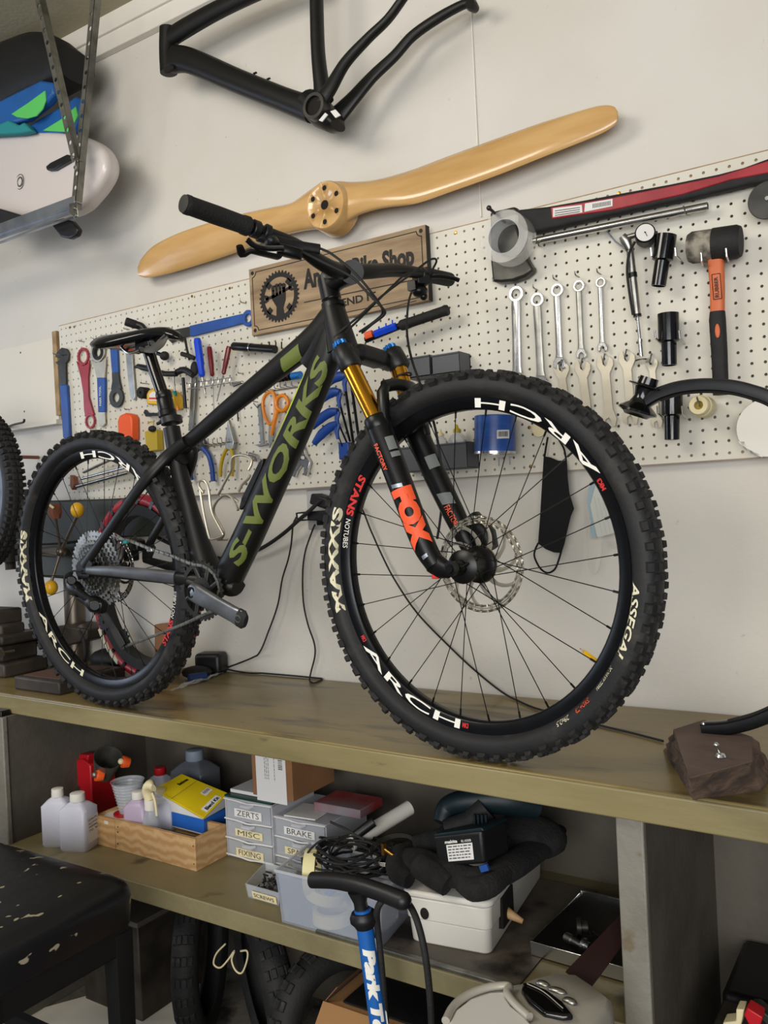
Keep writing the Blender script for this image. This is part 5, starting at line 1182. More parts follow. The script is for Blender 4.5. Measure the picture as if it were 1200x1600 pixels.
# 34 disc, 35 roller, 36 white roll
c_ = P(1200, 312, -.047); rr = vr(30, 1190, 312, -.047)
t = T('grinding_disc', 'dark grey flat disc with a bright bolt at the pegboard\'s right end', 'disc', c_)
O('disc', MB().lathe([(0, 0), (rr - .001, 0), (rr, .001), (rr, .004), (0, .004)], c_, YV, 40), 'gunmetal', t); O('bolt', MB().cyl(c_ + YV * .05, c_ - YV * .012, .004), 'chrome', t)
c_ = P(1091, 633, -.085); rr = vr(15.5, 1091, 633, -.085)
t = T('cream_roller', 'cream plastic roller on a pegboard hook under the black hoop', 'roller', c_)
O('roller', MB().lathe([(rr * .45, .04), (rr * .45, .002), (rr * .9, 0), (rr, .004), (rr, .016), (rr * .94, .018), (rr * 1.12, .022), (rr * 1.12, .060), (rr * .45, .06)], c_, YV, 32), 'cream_plastic', t)
O('core', MB().cyl(c_ + YV * .02, c_ + YV * .03, rr * .45), 'yellow_dark', t)
S('pegboard_hook', MB().tube([P(1102, 640, 0), P(1093, 634, -.08), P(1089, 620, -.09)], .0018, n=6), 'chrome', 'wire hook through the cream roller', 'hook', 'wire hooks in the pegboard')
c_ = P(1199, 668, -.04); rr = vr(46, 1180, 668, -.04)
t = T('white_roll', 'white round roll with a black middle at the right edge of the board', 'roll', c_)
O('roll', MB().lathe([(rr * .6, 0), (rr * .98, 0), (rr, .003), (rr, .03), (rr * .6, .03)], c_, YV, 40), 'white_plastic', t); O('middle', MB().lathe([(0, .004), (rr * .6, .004), (rr * .6, .01), (0, .01)], c_, YV, 32), 'black_plastic', t)
O('tail', MB().prism(Ptr([(1153, 690), (1163, 690), (1166, 700), (1190, 712), (1192, 715), (1170, 706)], -.04), YV * .002), 'white_plastic', t)
# black part hanging at the pegboard's foot behind the rear wheel: tubes
t = tool('bent_tube_pair', 'pair of bent silver tubes lying behind the rear wheel', 'tube', 140, 750)
O('tube', MB().sweep([P(120, 760, -.03), P(200, 738, -.03)], .006, n=10), 'steel', t); O('tube', MB().sweep([P(128, 748, -.035), P(205, 728, -.03)], .0045, n=10), 'chrome', t); O('tube', MB().sweep([P(131, 738, -.03), P(180, 715, -.03)], .007, .004, n=10), 'steel_dull', t)
O('rusty_foot', MB().prism(Ptr([(109, 742), (114, 745), (116, 757), (112, 766), (109, 760)], -.04), YV * .02), 'leather_brown', t, bevel=.002)
def smooth2(q, n=4): return [(p.x, p.y) for p in bez([Vector((x, y, 0)) for x, y in q], n)]
def cly(pts): return [Vector((p.x, min(p.y, .018), max(p.z, ZB + .003))) for p in pts]
# ================================================================ CEILING RACK WITH BOARDS
RY = -.24
rk = T('ceiling_rack', 'galvanised rack of perforated steel strips and a rail hung from the ceiling', 'rack', P(110, 330, RY))
def perf(x0_, y0_, x1_, y1_, Y0, Y1, wpx):
    a, b = P(x0_, y0_, Y0), P(x1_, y1_, Y1); d = (b - a).normalized(); w_ = sz(wpx, a); s_ = d.cross(YV).normalized()
    mb = MB(); L = (b - a).length; n_ = int(L / .038); st = L / n_
    for i in range(n_):
        c_ = a + d * (st * (i + .5)); ho = []; hb = []; q = []; qb = []
        for k in range(8):
            th = PI / 4 * k + PI / 8; ho.append(c_ + (s_ * math.cos(th) + d * math.sin(th)) * .0068); hb.append(ho[-1] + YV * .003)
        for u, v in ((1, .414), (.414, 1), (-.414, 1), (-1, .414), (-1, -.414), (-.414, -1), (.414, -1), (1, -.414)):
            q.append(c_ + s_ * (u * w_ / 2) + d * (v * st / 2)); 
        q = [c_ + s_ * (u * w_ / 2) + d * (v * st / 2) for u, v in ((1, .5), (.5, 1), (-.5, 1), (-1, .5), (-1, -.5), (-.5, -1), (.5, -1), (1, -.5))]
        co = [c_ + s_ * (u * w_ / 2) + d * (v * st / 2) for u, v in ((1, 1), (-1, 1), (-1, -1), (1, -1))]
        o = len(mb.v); mb.v += q + ho + hb + co
        for k in range(8): k2 = (k + 1) % 8; mb.f.append((o + k, o + k2, o + 8 + k2, o + 8 + k)); mb.f.append((o + 8 + k, o + 8 + k2, o + 16 + k2, o + 16 + k))
        for k, (i0, i1) in enumerate(((0, 1), (2, 3), (4, 5), (6, 7))): mb.f.append((o + i0, o + 24 + k, o + i1))
    e_ = s_ * (w_ / 2); fl = YV * .022
    mb.prism([a + e_, b + e_, b + e_ + fl, a + e_ + fl], -s_ * .0025)
    return mb
O('perforated_strip', perf(146, -14, 114, 326, RY, RY, 11), 'steel_dull', rk, smooth=0); O('perforated_strip', perf(54, -20, 116, 252, RY - .03, RY - .012, 11), 'steel_dull', rk, smooth=0)
a, b = P(-260, 452, RY), P(122, 327, RY); h_ = sz(26, b)
mb = MB()
for dz, dy, th in ((0, 0, .004),):
    mb.box(((a.x + b.x) / 2, RY - .01, (a.z + b.z) / 2 - .002), (b.x - a.x, .003, h_)).box(((a.x + b.x) / 2, RY + .006, b.z + h_ / 2 - .003), (b.x - a.x, .032, .003)).box(((a.x + b.x) / 2, RY - .014, b.z - h_ / 2), (b.x - a.x, .012, .003)).box(((a.x + b.x) / 2, RY - .013, b.z + h_ * .12), (b.x - a.x, .004, .010))
rl = O('rail', mb, 'galv', rk, bevel=.001)
rl.location.z += (P(60, 349, RY) - P(60, 349, RY)).z
O('end_plate', MB().prism([P(x, y, RY - .016) for x, y in ((108, 318), (120, 316), (122, 338), (117, 343), (108, 332))], YV * .003), 'steel', rk, bevel=.001)
for x, y in ((116, 325), (118, 336), (114, 246), (118, 262)): O('bolt', MB().lathe([(0, -.004), (.005, -.004), (.005, 0)], P(x, y, RY - .017), YV, 8), 'chrome', rk)
def pl(name, pts, Y, th, mt, lab, cat, bev=.01, grp=None, slope=0.): return S(name, MB().prism(Ptr(pts, Y), (0, th, slope)), mt, lab, cat, grp, bevel=bev, seg=4)
wbrd = T('white_surfboard', 'white surfboard lying on the ceiling rack with a small black fin', 'surfboard', P(60, 330, -0.150))
O('hull', MB().prism(Ptr(smooth2([(-140, 225), (-60, 215), (0, 208), (60, 204), (105, 207), (135, 214), (155, 228), (164, 246), (164, 266), (155, 286), (140, 306), (120, 326), (90, 336), (40, 338), (0, 334), (-140, 330)]), -0.180), (0, .06, .0)), 'board_shell', wbrd, bevel=.018, seg=4)
O('fin', MB().prism([P(x, y, -0.195) for x, y in ((71, 260), (78, 254), (104, 241), (112, 243), (110, 250), (84, 265), (73, 266))], YV * .018), 'black_plastic', wbrd, bevel=.003)
O('emblem', MB().ring(P(31, 284, -0.181), Vector((.1, 1, 0)), .024, .022, .001, 28).ring(P(31, 284, -0.181), Vector((.1, 1, 0)), .017, .012, .001, 8), 'paper_print', wbrd)
pl('under_fin', [(-30, 318), (0, 326), (40, 338), (36, 350), (0, 348), (-30, 345)], -0.210, .03, 'black_rubber', 'black rubber edge showing under the white surfboard at the far left', 'fin', .005)
pl('black_fin', [(80, 352), (84, 345), (98, 340), (112, 345), (122, 358), (118, 368), (108, 373), (94, 370)], -0.220, .02, 'black_plastic', 'black rounded fin hanging below the galvanised rail', 'fin', .006)
pl('teal_pad', [(118, 330), (140, 308), (151, 293), (150, 305), (138, 318), (125, 327)], -0.112, .03, 'teal_cloth', 'teal padded edge behind the white surfboard nose', 'pad', .006)
S('black_board_bag', MB().sweep(bez([P(-60, 150, -.14), P(10, 126, -.14), P(60, 106, -.14), P(96, 106, -.14), P(119, 104, -.14)], 4), lerpl([.10, .115, .105, .08, .045], 4), .07, n=18, ref=YV, pw=2.4), 'bag_black', 'black padded board bag on top of the ceiling rack', 'bag')
t = T('blue_bodyboard', 'blue bodyboard with a green corner leaning in the ceiling rack, nearer one', 'bodyboard', P(40, 180, -0.210))
O('foam', MB().prism(Ptr([(-60, 190), (0, 156), (62, 125), (82, 128), (84, 146), (72, 160), (40, 186), (0, 198), (-60, 215)], -0.210), (0, .03, 0)), 'foam_blue', t, bevel=.008); O('green_corner', MB().prism(Ptr([(17, 178), (44, 160), (70, 141), (71, 156), (66, 170), (56, 181), (42, 185), (26, 183)], -0.214), (0, .006, 0)), 'foam_green', t, bevel=.002)
t = T('blue_bodyboard', 'second blue bodyboard with a green corner, behind and right of the other', 'bodyboard', P(90, 210, -0.180))
O('foam', MB().prism(Ptr([(20, 215), (60, 186), (92, 168), (118, 150), (126, 154), (124, 180), (114, 205), (60, 212)], -0.175), (0, .03, 0)), 'foam_blue', t, bevel=.006); O('green_corner', MB().prism(Ptr([(66, 204), (95, 186), (118, 166), (121, 180), (113, 196), (106, 206)], -.180), (0, .006, 0)), 'foam_green', t, bevel=.002)
pl('teal_cloth_bundle', [(-40, 190), (0, 192), (12, 187), (28, 195), (36, 190), (48, 204), (30, 208), (-40, 212)], -0.215, .03, 'teal_cloth', 'crumpled teal cloth on the white surfboard', 'cloth', .008)

# ================================================================ THINGS ON THE BENCH
# small wheel leaning on the wall
R0 = .272; c_ = P(222, 900, -.175)
t = T('stored_wheel', 'small wheel with red and black striped tire leaning behind the bike', 'wheel', Vector((c_.x, c_.y, ZB)))
c_.z = ZB + R0 + .002
O('tire', MB().sweep([c_ + Vector((math.cos(a), 0, math.sin(a))) * (R0 - .017) for a in [2 * PI * k / 56 for k in range(56)]], .017, .020, n=12, ref=YV, closed=True), 'red_paint', t, label='red tire')
O('rim', MB().lathe([(R0 - .032, -.016), (R0 - .062, -.014), (R0 - .062, .024), (R0 - .032, .020)], c_, YV, 56, closed=True), 'black_rubber', t)
mb = MB()
for k in range(44):
    a = 2 * PI * k / 44; 
    if k % 2: continue
    p = [c_ + Vector((math.cos(a + d_), 0, math.sin(a + d_))) * r for d_, r in ((0, R0 - .006), (.06, R0 - .006), (.08, R0 - .030), (.03, R0 - .030))]; mb.prism([q_ - YV * .0202 for q_ in p], YV * .012)
O('black_stripes', mb, 'black_plastic', t, smooth=0, kind='stuff')
mb = MB()
for k in range(5):
    a = PI * 1.17 + .11 * k; p = [c_ + Vector((math.cos(a + d_), 0, math.sin(a + d_))) * r for d_, r in ((0, R0 - .008), (.09, R0 - .006), (.09, R0 - .020), (0, R0 - .024))]; mb.prism([q_ - YV * .0212 for q_ in p], YV * .012)
O('cream_stripe', mb, 'cream_print', t, smooth=0, kind='stuff')
for o_ in t.children: o_.data.transform(Matrix.Translation(c_ - Vector((c_.x, c_.y, ZB))) @ Matrix.Rotation(-.16, 4, 'Z') @ Matrix.Translation(Vector((c_.x, c_.y, ZB)) - c_))
# drill press
dp = T('drill_press', 'dark green bench drill press with yellow-knobbed levers behind the rear wheel', 'drill press', Vector((P(70, 1070, -.2).x, -.2, ZB)))
DY = -.090
mb = MB().prism(Ptr([(-60, 786), (150, 780), (245, 776), (262, 782), (262, 822), (240, 838), (150, 842), (100, 850), (-60, 858)], DY), (0, .09, 0)); O('belt_housing', mb, 'press_green', dp, bevel=.006)
O('head_casting', MB().prism(Ptr([(40, 846), (118, 842), (122, 872), (112, 896), (104, 905), (62, 902), (40, 880)], DY + .01), (0, .07, 0)), 'press_green', dp, bevel=.008)
O('nameplate', MB().prism(Ptr([(-20, 789), (19, 789), (19, 798), (-20, 798)], DY - .002), (0, .002, 0)), 'yellow_dark', dp); O('lettering', text_on('Drill Press', quad(P(-28, 808, DY - .0015), P(18, 807, DY - .0015), P(18, 801, DY - .0015), P(-28, 802, DY - .0015)), bold=.02), 'white_print', dp, smooth=0, recalc=False)
O('switch', MB().prism(Ptr([(-4, 834), (9, 834), (9, 846), (-4, 848)], DY - .012), (0, .016, 0)), 'red_plastic', dp, bevel=.002)
O('column', MB().cyl(P(113, 840, DY + .06), Vector((P(113, 900, DY + .06).x, DY + .06, ZB)), .034, n=24), 'press_steel', dp)
hb_ = P(100, 862, DY - .03)
O('feed_hub', MB().cyl(P(66, 862, DY + .03), P(96, 862, DY - .06), .017, n=16).ball(P(96, 862, DY - .06), .015), 'press_steel', dp)
for (x, y, l) in ((80, 918, 'yellow ball knob'), (121, 797, 'yellow ball knob')):
    lv = O('feed_lever', MB().cyl(P(95, 862, DY - .06), P(x, y - (8 if y > 862 else -8), DY - .08), .0052), 'press_steel', dp); O('ball_knob', MB().ball(P(x, y, DY - .08), (.021, .021, .024)), 'yellow_knob', lv, label=l)
lv = O('feed_lever', MB().cyl(P(95, 862, DY - .06), P(86, 806, DY - .09), .0045), 'press_steel', dp); O('wrapped_end', MB().sweep([P(86, 810, DY - .09), P(86, 800, DY - .09), P(85, 788, DY - .09)], [.016, .024, .020], .018, n=8), 'leather_brown', lv); O('screw_tip', MB().cyl(P(84, 794, DY - .11), P(72, 785, DY - .12), .004), 'cream_plastic', lv)
O('chuck', MB().cyl(P(14, 850, DY), P(16, 878, DY), .03).cyl(P(16, 878, DY), P(17, 890, DY), .018), 'press_iron', dp)
O('work_table', MB().prism(Ptr([(0, 992), (95, 978), (136, 984), (136, 1000), (90, 1012), (2, 1008)], DY - .03), (0, .12, 0)), 'press_iron', dp, bevel=.004); O('table_clamp', MB().cyl(P(128, 978, DY), P(135, 996, DY), .02), 'press_iron', dp)
O('cable', MB().tube(cly(bez([P(124, 985, DY - .03), P(131, 1000, DY - .03), P(133, 1025, DY - .03), P(129, 1040, DY - .02), P(124, 1046, DY - .02)], 5)), .006), 'black_rubber', dp)
q_ = [PZ(x, y, ZB) for x, y in ((22, 1077), (80, 1074), (108, 1058), (88, 1040))]
b0 = q_[0]; 
O('base_plate', MB().prism([(b0.x, b0.y, ZB), (b0.x + .22, b0.y - .01, ZB), (b0.x + .22, b0.y + .22, ZB), (b0.x, b0.y + .22, ZB)], (0, 0, .038)), 'press_iron', dp, bevel=.006)
O('base_well', MB().prism([(b0.x + .02, b0.y + .02, ZB + .036), (b0.x + .19, b0.y + .015, ZB + .036), (b0.x + .19, b0.y + .19, ZB + .036), (b0.x + .02, b0.y + .19, ZB + .036)], (0, 0, .004)), mat('rust_brown', '553C2E', .8), dp)
v0 = PZ(0, 1060, ZB)
vs = T('machine_vise', 'black cast iron machine vise stacked at the far left of the bench', 'vise', (v0.x - .1, v0.y + .05, ZB))
for (z0, h_, dx, wd, dp_) in ((0, .045, -.02, .32, .16), (.045, .05, -.04, .30, .13), (.10, .03, -.03, .32, .15), (.155, .05, -.06, .24, .10)):
    O('casting', MB().box((v0.x - .12 + dx, v0.y + .08, ZB + z0 + h_ / 2), (wd, dp_, h_)), 'press_iron', vs, bevel=.008)
O('screw', MB().cyl(Vector((v0.x - .02, v0.y - .02, ZB + .085)), Vector((v0.x + .06, v0.y - .03, ZB + .085)), .012).cyl(Vector((v0.x + .05, v0.y - .08, ZB + .085)), Vector((v0.x + .05, v0.y + .02, ZB + .085)), .005), 'press_steel', vs)
O('body', MB().box((v0.x - .12, v0.y + .08, ZB + .13), (.16, .09, .06)), 'press_iron', vs, bevel=.01)
# wheel at the far left
Rl = .275; wc = P(31, 757, -.34) - Vector((Rl, 0, 0))
t = T('stored_wheel', 'bicycle wheel with knobbly tire hanging at the far left edge', 'wheel', wc)
O('tire', MB().sweep([wc + Vector((math.cos(a), 0, math.sin(a))) * (Rl - .034) for a in [2 * PI * k / 72 for k in range(72)]], .026, .030, n=14, ref=YV, closed=True), T_, t)
mb = MB()
for k in range(80):
    a = 2 * PI * k / 80; r_ = Vector((math.cos(a), 0, math.sin(a))); tt_ = Vector((-math.sin(a), 0, math.cos(a)))
    for o_ in (-.024, -.008, .008, .024):
        c2 = wc + r_ * (Rl - .012 + (-.006 if abs(o_) > .02 else 0)) + YV * o_; mb.hexa([c2 + tt_ * u * .007 + YV * v * .006 - r_ * .006 for u, v in ((-1, -1), (1, -1), (1, 1), (-1, 1))], [c2 + tt_ * u * .006 + YV * v * .005 + r_ * .008 for u, v in ((-1, -1), (1, -1), (1, 1), (-1, 1))])
O('tread', mb, T2, t, smooth=0, kind='stuff')
O('rim', MB().lathe([(Rl - .058, -.012), (Rl - .085, -.010), (Rl - .085, .010), (Rl - .058, .012)], wc, YV, 60, closed=True), 'rim_black', t)
for k in range(16):
    a = 2 * PI * k / 16; O('spoke', MB().cyl(wc + Vector((math.cos(a + .5), 0, math.sin(a + .5))) * .02, wc + Vector((math.cos(a), 0, math.sin(a))) * (Rl - .08), .001, n=5), 'steel', t)
O('hub', MB().cyl(wc - YV * .05, wc + YV * .05, .018), 'steel', t)
S('wall_hook', MB().cyl(Vector((wc.x - .14, .02, wc.z + .118)), Vector((wc.x - .14, -.37, wc.z + .118)), .006), 'leather_brown', 'long wall hook carrying the wheel at the far left', 'hook')
S('coat_hook', MB().tube(bez([P(0, 672, .01), P(20, 664, -.03), P(36, 660, -.06), P(38, 655, -.06)], 4), .004), 'gunmetal', 'dark bent hook under the plain board beside the stored wheel', 'hook')
# adapter, bag, brown piece
a_ = PZ(318, 1056, ZB)
t = T('power_adapter', 'black power adapter block lying behind the rear tire', 'adapter', a_)
O('block', MB().box(a_ + Vector((0, .035, .032)), (.085, .06, .064), Matrix.Rotation(.3, 3, 'Z')), 'black_plastic', t, bevel=.012, seg=3)
S('blue_cap_tube', MB().cyl(PZ(295, 1060, ZB + .0125), PZ(322, 1056, ZB + .0125), .0125), mat('navy', '14305E', .5), 'short dark blue tube in front of the power adapter', 'tube')
S('black_pouch', MB().ball(PZ(292, 1064, ZB) + Vector((0, .04, .018)), (.05, .04, .018)), 'black_rubber', 'small black pouch between rear tire and power adapter', 'pouch')
S('orange_scrap', MB().box(PZ(297, 1035, ZB + .045), (.03, .02, .03), Matrix.Rotation(.5, 3, 'X')), 'cardboard_light', 'small tan cardboard scrap behind the rear tire', 'scrap') if 0 else None
mb = MB(); random.seed(11); q0 = PZ(262, 1084, ZB); uu = (PZ(330, 1062, ZB) - q0); vv = Vector((-.03, .09, 0)); n_ = 10
mb.v = [q0 + uu * (i / n_) + vv * (j / 5) + Vector((random.uniform(-.003, .003), random.uniform(-.003, .003), .002 + random.random() * .010)) for i in range(n_ + 1) for j in range(6)]
mb.f = [(i * 6 + j, i * 6 + j + 1, (i + 1) * 6 + j + 1, (i + 1) * 6 + j) for i in range(n_) for j in range(5)]
S('plastic_bag', mb, 'clear_plastic', 'crumpled clear plastic bag lying beside the rear tire', 'bag', smooth=0)
S('brown_block', MB().prism(Ptr([(241, 976), (266, 974), (266, 1040), (242, 1042)], -.03), (0, .03, 0)), 'cardboard', 'brown wooden block against the wall seen through the rear wheel', 'block', bevel=.002)
S('rag', MB().ball(PZ(150, 1052, ZB) + Vector((0, .05, .035)), (.07, .05, .035)).ball(PZ(128, 1062, ZB) + Vector((0, .05, .02)), (.05, .05, .02)), 'bag_black', 'dark lump of rag beside the drill press base', 'rag')
# outlet and cables
ot = T('wall_outlet', 'steel double wall outlet with black plugs beside the front tire', 'outlet', P(500, 830, .02))
a, b = P(479, 766, .018), P(534, 826, .018)
O('plate', MB().box(((a.x + b.x) / 2, .0195, (a.z + b.z) / 2), (b.x - a.x, .008, a.z - b.z)), 'outlet_steel', ot, bevel=.003)
for y in (784, 812): O('socket', MB().box(P(503, y, .014), (.036, .004, .030)), 'black_plastic' if y > 800 else 'white_plastic', ot, bevel=.003)
for sx in (-.002, .008): O('slot', MB().box(P(494, 783, .011) + Vector((sx, 0, 0)), (.0022, .001, .009)), 'black_metal', ot)
t = T('plug_adapter', 'black plug adapter with a white label in the lower outlet', 'plug', P(480, 828, -.01))
O('body', MB().prism(Ptr([(461, 801), (478, 799), (520, 797), (520, 815), (478, 813), (463, 815)], -.03), (0, .04, 0)), 'black_plastic', t, bevel=.003); O('white_label', MB().prism(Ptr([(465, 803), (480, 802), (480, 811), (466, 812)], -.031), (0, .002, 0)), 'label_white', t)
S('black_plug', MB().box(P(506, 783, -.01), (.06, .05, .03), Matrix.Rotation(.3, 3, 'Y')), 'black_plastic', 'black plug in the upper outlet socket', 'plug', bevel=.005)
def cable(pts, r, lab, k=7): S('power_cable', MB().tube(bez([P(*q_) for q_ in pts], k), r, n=8), 'black_rubber', lab, 'cable')
cable([(515, 778, -.02), (500, 783, -.035), (485, 797, -.04), (464, 815, -.03), (445, 832, -.02), (420, 850, -.01), (395, 863, -.005), (360, 874, 0), (300, 862, .005), (250, 842, .005), (210, 815, .005), (186, 795, -.02)], .0055, 'thick black cable from the outlet running left behind the bike')
c1 = [(463, 808, -.02), (458, 820, -.02), (455, 850, -.01), (450, 875, 0), (441, 905, 0), (434, 945, 0), (420, 985, 0), (405, 1020, 0)]
pc = [P(*q_) for q_ in c1] + [PZ(385, 1036, ZB + .004), PZ(345, 1042, ZB + .02)]
S('power_cable', MB().tube(cly(bez(pc, 6)), .0024, n=7), 'black_rubber', 'thin black cord from the plug adapter to the power adapter block', 'cable')
pc = [P(492, 820, -.01), P(487, 832, 0), P(477, 862, 0), (P(473, 895, 0)), P(474, 940, 0), P(481, 975, 0), P(491, 1005, 0), P(492, 1025, 0), P(486, 1050, 0), PZ(484, 1064, ZB + .003), PZ(492, 1067, ZB + .003), PZ(505, 1058, ZB + .003), PZ(480, 1052, ZB + .004), PZ(440, 1050, ZB + .004), PZ(395, 1052, ZB + .004), PZ(365, 1048, ZB + .004), PZ(345, 1044, ZB + .015)]
S('power_cable', MB().tube(cly(bez(pc, 6)), .0024, n=7), 'black_rubber', 'thin black cord looping down the wall and along the bench', 'cable')
pc = [P(540, 790, -.01), P(562, 790, 0), P(580, 830, 0), P(598, 870, 0), P(618, 908, 0), P(652, 958, 0), P(700, 1008, 0), P(745, 1050, 0), P(790, 1085, 0), PZ(835, 1106, ZB + .003), PZ(890, 1120, ZB + .003), PZ(940, 1134, ZB + .003), PZ(990, 1146, ZB + .003), PZ(1036, 1158, ZB + .003)]
S('power_cable', MB().tube(cly(bez(pc, 6)), .0024, n=7), 'black_rubber', 'thin dark cord seen through the front wheel running to the stone', 'cable')
# pencil
a, b = P(906, 1013, -.44), P(944, 1042, -.455); d = (b - a)
t = T('pencil', 'yellow pencil caught at the front wheel rim', 'pencil', b)
O('body', MB().cyl(a.lerp(b, .22), b, .0042, n=6), 'yellow_knob', t, smooth=0); O('tip', MB().lathe([(0, 0), (.0015, d.length * .06), (.0042, d.length * .22)], a, d, 6), 'pine', t); O('lead', MB().lathe([(0, -.001), (.0016, d.length * .07)], a, d, 6), 'black_metal', t)
# stone trophy with half rim -----------------------------------------
tr = T('rim_trophy', 'black half bicycle rim and hub mounted on a rough brown stone block', 'trophy', PZ(1110, 1200, ZB))
q0, q1, q2, q3 = PZ(1083, 1250, ZB), PZ(1190, 1236, ZB), PZ(1180, 1190, ZB), PZ(1036, 1172, ZB)
ht = .072
top = [PZ(*z, ZB + ht) for z in ((1078, 1216), (1176, 1190), (1176, 1152), (1100, 1125), (1052, 1140))]
bot = [Vector((q0.x, q0.y, ZB)), Vector((q1.x, q1.y, ZB)), Vector((q1.x + .005, q1.y + .10, ZB)), Vector((q3.x + .08, q3.y + .10, ZB)), Vector((q3.x, q3.y, ZB))]
def rough(poly_b, poly_t, nv=5, nu=7, amp=.006, seed=5):
    random.seed(seed); mb = MB(); n_ = len(poly_b); rings = []
    for j in range(nv + 1):
        ring = []
        for i in range(n_):
            for k in range(nu):
                u = k / nu; pb_ = Vector(poly_b[i]).lerp(Vector(poly_b[(i + 1) % n_]), u); pt = Vector(poly_t[i]).lerp(Vector(poly_t[(i + 1) % n_]), u)
                p = pb_.lerp(pt, j / nv)
                if 0 < j < nv: p += Vector((random.uniform(-amp, amp), random.uniform(-amp, amp), random.uniform(-amp, amp) * .5))
                elif j == nv: p += Vector((random.uniform(-amp, amp) * .4, random.uniform(-amp, amp) * .4, 0))
                ring.append(p)
        rings.append(ring)
    return mb.loft(rings)
O('stone_base', rough(bot, top, 6, 8, .005), 'stone_rough', tr, smooth=25)
O('stone_top', MB().prism([p + Vector((0, 0, -.001)) for p in top], (0, 0, .0018)), 'stone', tr, bevel=.001)
O('bolt', MB().cyl(PZ(1126, 1180, ZB + ht + .002), PZ(1119, 1164, ZB + ht + .028), .0022).lathe([(0, 0), (.008, 0), (.006, .004), (0, .004)], PZ(1126, 1182, ZB + ht + .002), (0, 0, 1), 12).ball(PZ(1119, 1164, ZB + ht + .028), .004), 'chrome', tr)
HY = -.40
hr = [(1008, 628), (1030, 616), (1062, 606), (1100, 602), (1140, 604), (1175, 612), (1210, 626), (1270, 668), (1330, 745), (1360, 850), (1345, 960), (1300, 1040), (1240, 1095), (1190, 1122), (1140, 1136), (1098, 1139)]
O('half_rim', MB().sweep(bez([P(x, y, HY) for x, y in hr], 6), .0115, .013, n=12, ref=YV, pw=4), 'rim_black', tr)
O('rim_channel', MB().sweep(bez([P(x, y, HY) + (P(1095, 870, HY) - P(x, y, HY)).normalized() * .009 for x, y in hr[1:-1]], 6), .004, .008, n=8, ref=YV), 'black_rubber', tr)
ha, hb2 = P(1015, 590, HY), P(993, 650, HY); hl = (hb2 - ha).length
O('hub', MB().lathe([(0, 0), (.016, 0), (.017, .012), (.030, .014), (.031, .016), (.018, .019), (.014, hl * .5), (.019, hl - .022), (.033, hl - .012), (.034, hl - .008), (.024, hl - .004), (.020, hl), (0, hl)], ha, hb2 - ha, 28), 'black_gloss', tr)
O('valve_hole', MB().ring(P(1099, 1131, HY - .012), Vector((0, .3, 1)), .004, .0025, .003, 14), 'steel', tr)
# dark clamp on the bench's front edge at far left
cl = PX(2, 1118, -1.875)
S('bench_clamp', MB().box(P(1, 1117, -.475) , (.05, .03, .03)).cyl(P(4, 1114, -.47), P(4, 1134, -.47), .010), 'black_metal', 'small black clamp on the bench edge at the far left', 'clamp', bevel=.003)
# ================================================================ THINGS ON THE LOWER SHELF
def hz(b, x, y): return P(x, y, b.y).z
def rbox(mb, c_, hx, hy, z0, z1, r=.01, R=0., tap=1., n=4):
    """upright box with rounded corners"""
    rings = []
    for z, s_ in ((z0, 1.), (z1, tap)):
        ring = []
        for sx, sy, a0 in ((1, 1, 0), (-1, 1, PI / 2), (-1, -1, PI), (1, -1, 3 * PI / 2)):
            for k in range(n + 1):
                a = a0 + PI / 2 * k / n; x = sx * (hx * s_ - r) + r * math.cos(a); y = sy * (hy * s_ - r) + r * math.sin(a)
                ring.append(Vector((c_.x + x * math.cos(R) - y * math.sin(R), c_.y + x * math.sin(R) + y * math.cos(R), z)))
        rings.append(ring)
    return mb.loft(rings)
def jug(name, lab, base, hx, hy, h, R, mt, capmt, labelside=None, shoulder=.72, grp=None, cat='bottle', cz=ZS, text=None, fill=None):
    base = Vector((base.x, base.y, cz)); t = T(name, lab, cat, base, grp); rings = []
    for z, s_, r in ((0, .92, .012), (.006, 1, .012), (h * shoulder, 1, .012), (h * (shoulder + .10), .62, .010), (h * .86, .36, .008), (h * .88, .34, .008)):
        mb_ = MB(); rbox(mb_, base, hx * s_, hy * s_, 0, 1, min(r, hx * s_ * .6, hy * s_ * .6), R); ring = [Vector((p.x, p.y, cz + z)) for p in mb_.v[:20]]; rings.append(ring)
    O('body', MB().loft(rings), mt, t, smooth=50)
    cr_ = min(hx, hy) * .56
    O('cap', MB().lathe([(cr_, h * .86), (cr_ * 1.05, h * .87), (cr_, h), (cr_ * .9, h * 1.005), (0, h * 1.005)], base, (0, 0, 1), 20), capmt, t)
    if labelside is not None:
        c2, s2 = math.cos(R), math.sin(R); ux_, uy_ = Vector((c2, s2, 0)), Vector((-s2, c2, 0)); 
        if labelside == 'x': cc_, uu_, nn2, wd = base + ux_ * (hx + .0008), uy_, ux_, hy
        else: cc_, uu_, nn2, wd = base - uy_ * (hy + .0008), ux_, -uy_, hx
        f_ = lambda u, v: cc_ + uu_ * ((u - .5) * wd * 1.5) + Vector((0, 0, h * (.14 + .46 * v)))
        O('label_sticker', MB().add([f_(0, 0), f_(1, 0), f_(1, 1), f_(0, 1)], [(0, 1, 2, 3)]), 'label_white', t, recalc=False)
        if text:
            mb_ = MB()
            for i, w2 in enumerate(text):
                vs_, fs_ = text2d(w2); y0_ = .84 - i * .14; mb_.add([f_(.1 + .8 * p.x, y0_ + .09 * p.y) + nn2 * .0006 for p in vs_], fs_)
            O('label_print', mb_, 'paper_print', t, smooth=0, recalc=False)
    return t
G2 = 'clear rubbing alcohol bottles'
b = PZ(94, 1318, ZS); hA = P(90, 1232, b.y).z - ZS
jug('alcohol_bottle', 'frosted bottle with white cap on the shelf, the left and rear of the pair', b, .040, .028, hA, .5, 'bottle_frost', 'white_plastic', grp=G2)
